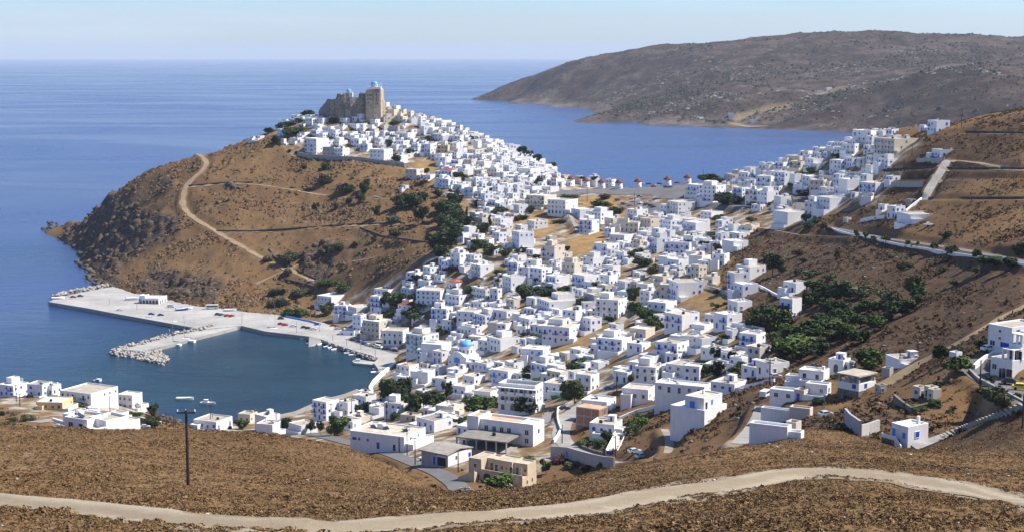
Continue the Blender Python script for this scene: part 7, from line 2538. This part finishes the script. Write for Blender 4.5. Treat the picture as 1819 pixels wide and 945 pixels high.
def sprays(name, X, Y, r, h, mat, seed, m_=16, fin=1.0):
    """cushions of dry twigs: short blades over a low mound"""
    g_ = np.random.default_rng(seed); n_ = len(X); Zg = gz(X, Y)
    d = g_.normal(size=(n_, m_, 3)); d[:,:,2] = np.abs(d[:,:,2])*.9; d /= np.linalg.norm(d, axis=2)[:,:,None]
    rad = np.stack([r, r, h], -1)[:,None,:]
    lob = g_.uniform(.7, 1.1, (n_, m_, 1))
    p = d*rad*lob
    s = (r[:,None,None]*g_.uniform(.3, .62, (n_, m_, 1))*fin)
    a = np.cross(d, g_.normal(size=(n_, m_, 3))); a /= np.linalg.norm(a, axis=2)[:,:,None]+1e-6; b_ = np.cross(d, a)
    base = np.stack([X, Y, Zg], -1)[:,None,:]
    j = lambda: d*s*g_.uniform(-.45, .45, (n_, m_, 1))
    v = np.stack([p+a*s+j(), p-a*s*.5+b_*s*.87+j(), p-a*s*.5-b_*s*.87+j()], 2)+base[:,:,None,:]
    co = v.reshape(-1, 3); tri = np.arange(len(co)).reshape(-1, 3)
    cv = np.clip(g_.normal(.48, .2, (n_,1,1))+g_.normal(0, .14, (n_, m_, 1))+np.array((-.05, -.05, .12))[None,None,:], 0, 1).reshape(-1)
    o = np_mesh(name, co, tri, MAT[mat], col=np.stack([cv, cv, cv, np.ones_like(cv)], -1)); tag(o, kind='stuff')
    nv = d*.8+np.array((0, 0, .55)); nv /= np.linalg.norm(nv, axis=2)[:,:,None]; nv = np.repeat(nv.reshape(-1, 3), 3, 0).astype(np.float32)
    q = o.data.attributes.new('Nrm', 'FLOAT_VECTOR', 'POINT'); q.data.foreach_set('vector', nv.ravel()); return o
def mlook(m, X, Y):
    return m[np.clip(row_of(Y).astype(int), 0, NV-1), np.clip(col_of(X/Y).astype(int), 0, NU-1)]
def scatter(n_, y0, y1, umax, g_, power=1.0):
    """even over the ground between two depths"""
    Y = np.sqrt(g_.uniform(y0*y0, y1*y1, n_)); u = g_.uniform(-umax, umax, n_); return u*Y, Y
g_ = np.random.default_rng(5)
def clear(X, Y, town=.25, road=.35):
    z = gz(X, Y); return (mlook(cliff, X, Y) < .4) & (mlook(m_road, X, Y) < road) & (mlook(m_town, X, Y) < town) & (z > 2.0)
# near slope
X, Y = scatter(380000, 70, 300, .52, g_)
dn = .42+.55*fbm(X/9, Y/9, 3)+.25*fbm(X/1.6, Y/1.6, 2)
ok = clear(X, Y) & (g_.random(len(X)) < np.clip(dn+.28, 0.08, 1)); X, Y = X[ok], Y[ok]
r = np.exp(g_.normal(math.log(.125), .4, len(X)))*np.where(Y < 165, 1.45, 1.0)*(1+.6*np.clip(fbm(X/10, Y/10, 2)*2, 0, 1)); r = np.clip(r, .07, .62); h = r*g_.uniform(.55, 1.0, len(X))
q = Y < 165
k_ = g_.random(len(X)) < .62; q1 = q & k_
sprays('dry_scrub', X[q1], Y[q1], r[q1]*1.1, h[q1]*.75, 'scrub', 1, 34, .5)
sprays('slope_scrub', X[~q], Y[~q], r[~q], h[~q]*.8, 'scrub', 9, 11, .8)
print('near scrub', len(X))
# middle slopes
X, Y = scatter(350000, 300, 900, .48, g_)
ok = clear(X, Y) & (g_.random(len(X)) < np.clip(.24+.8*fbm(X/14, Y/14, 3), .05, 1)); X, Y = X[ok], Y[ok]
r = np.clip(np.exp(g_.normal(math.log(.5), .45, len(X))), .16, 1.3); h = r*g_.uniform(.5, .95, len(X))
sprays('hillside_scrub', X, Y, r, h, 'dark_scrub', 2, 8)
print('mid scrub', len(X))
# far hill
X, Y = scatter(330000, 900, 1420, .33, g_)
ok = clear(X, Y) & (X/Y < .05) & (g_.random(len(X)) < np.clip(.14+.75*fbm(X/22, Y/22, 3), .03, 1)); X, Y = X[ok], Y[ok]
r = np.clip(np.exp(g_.normal(math.log(.85), .45, len(X))), .3, 2.4); h = r*g_.uniform(.5, .9, len(X))
tufts('headland_scrub', X, Y, r, h, 'dark_scrub', 3, 4)
# crags of the sea cliffs
t_ = (1+5**.5)/2; I0 = np.array([(-1,t_,0),(1,t_,0),(-1,-t_,0),(1,-t_,0),(0,-1,t_),(0,1,t_),(0,-1,-t_),(0,1,-t_),(t_,0,-1),(t_,0,1),(-t_,0,-1),(-t_,0,1)])/1.9
F0_ = np.array([(0,11,5),(0,5,1),(0,1,7),(0,7,10),(0,10,11),(1,5,9),(5,11,4),(11,10,2),(10,7,6),(7,1,8),(3,9,4),(3,4,2),(3,2,6),(3,6,8),(3,8,9),(4,9,5),(2,4,11),(6,2,10),(8,6,7),(9,8,1)])
q = np.argwhere((cliff > .55) & (TY > 1000) & (TZ > -1)); q = q[g_.choice(len(q), min(1300, len(q)), replace=False)]
X = TX[q[:,0], q[:,1]]+g_.normal(0, 2.5, len(q)); Y = TY[q[:,0], q[:,1]]+g_.normal(0, 2.5, len(q)); Zs = gz(X, Y); n_ = len(X)
sc = np.clip(np.exp(g_.normal(math.log(1.15), .55, n_)), .5, 4.5)
v = I0[None]*sc[:,None,None]*g_.uniform(.5, 1.4, (n_, 12, 3))*np.stack([g_.uniform(.8, 2.4, n_), g_.uniform(.7, 1.4, n_), g_.uniform(.6, 1.5, n_)], -1)[:,None,:]
an = g_.normal(.35, .5, n_); ca, sa = np.cos(an)[:,None], np.sin(an)[:,None]
v = np.stack([v[:,:,0]*ca-v[:,:,2]*sa, v[:,:,1], v[:,:,0]*sa+v[:,:,2]*ca], -1)+np.stack([X, Y, Zs-.4*sc], -1)[:,None,:]
o = np_mesh('cliff_crags', v.reshape(-1, 3), (F0_[None]+(np.arange(n_)*12)[:,None,None]).reshape(-1, 3), MAT['crag']); tag(o, kind='stuff')
# stones along the track and on the slopes
X, Y = scatter(60000, 82, 300, .40, g_)
tr = mlook(m_road, X, Y); ok = (tr > .03) & (tr < .85) & (g_.random(len(X)) < .45)
ok |= (g_.random(len(X)) < .012)
X, Y = X[ok], Y[ok]; Zs = gz(X, Y)
vs_ = []; n_ = len(X); sc = g_.uniform(.03, .11, n_)*np.where(g_.random(n_) < .06, 2.6, 1)
v = IV[None]*sc[:,None,None]*g_.uniform(.7, 1.25, (n_, len(IV), 1))*np.array((1.2, 1, .7)); v += np.stack([X, Y, Zs+.1], -1)[:,None,:]
o = np_mesh('track_stones', v.reshape(-1, 3), (IF[None]+(np.arange(n_)*len(IV))[:,None,None]).reshape(-1, 3), MAT['boulder']); tag(o, kind='stuff')
X, Y = scatter(9000, 300, 1400, .34, g_); ok = clear(X, Y, .2, .3) & (fbm(X/40, Y/40, 3) > .12); X, Y = X[ok], Y[ok]; Zs = gz(X, Y); n_ = len(X)
sc = g_.uniform(.2, .75, n_); v = IV[None]*sc[:,None,None]*g_.uniform(.7, 1.25, (n_, len(IV), 1))*np.array((1.2, 1, .7)); v += np.stack([X, Y, Zs+.1], -1)[:,None,:]
o = np_mesh('hillside_stones', v.reshape(-1, 3), (IF[None]+(np.arange(n_)*len(IV))[:,None,None]).reshape(-1, 3), MAT['rubble_wall']); tag(o, kind='stuff')

# junipers across the bay
def fgz(X, Y):
    c = np.clip((X/Y+.06)/.58*(fnu-1), 0, fnu-1.01); r_ = np.clip((np.log(Y)-math.log(2900))/(math.log(7400)-math.log(2900))*(fnv-1), 0, fnv-1.01)
    return FZ[r_.astype(int), c.astype(int)]
Y = np.sqrt(g_.uniform(3050**2, 6200**2, 90000)); u = g_.uniform(-.03, .36, len(Y)); X = u*Y; z = fgz(X, Y)
ok = (z > 8) & (g_.random(len(X)) < np.clip(.05+.35*np.clip((Y-4300)/500, 0, 1)*np.clip((X/Y-.22)/.05, 0, 1)+1.5*fbm(X/330, Y/420, 3)+.5*fbm(X/70, Y/70, 2), .015, .8)); X, Y = X[ok], Y[ok]
_gz = gz; gz = fgz
r = np.clip(np.exp(g_.normal(math.log(2.6), .4, len(X))), 1.2, 7); tufts('far_junipers', X, Y, r, r*g_.uniform(.7, 1.1, len(X)), 'juniper', 4, 5)
Y = np.sqrt(g_.uniform(3050**2, 6200**2, 60000)); u = g_.uniform(-.03, .36, len(Y)); X = u*Y; z = fgz(X, Y)
ok = (z > 5) & (g_.random(len(X)) < np.clip(-.15+1.9*fbm(X/260+9, Y/200+4, 4), 0, .7)); X, Y = X[ok], Y[ok]
r = np.clip(np.exp(g_.normal(math.log(3.0), .45, len(X))), 1.2, 8); tufts('far_outcrops', X, Y, r, r*g_.uniform(.25, .5, len(X)), 'rubble_wall', 6, 5)
gz = _gz
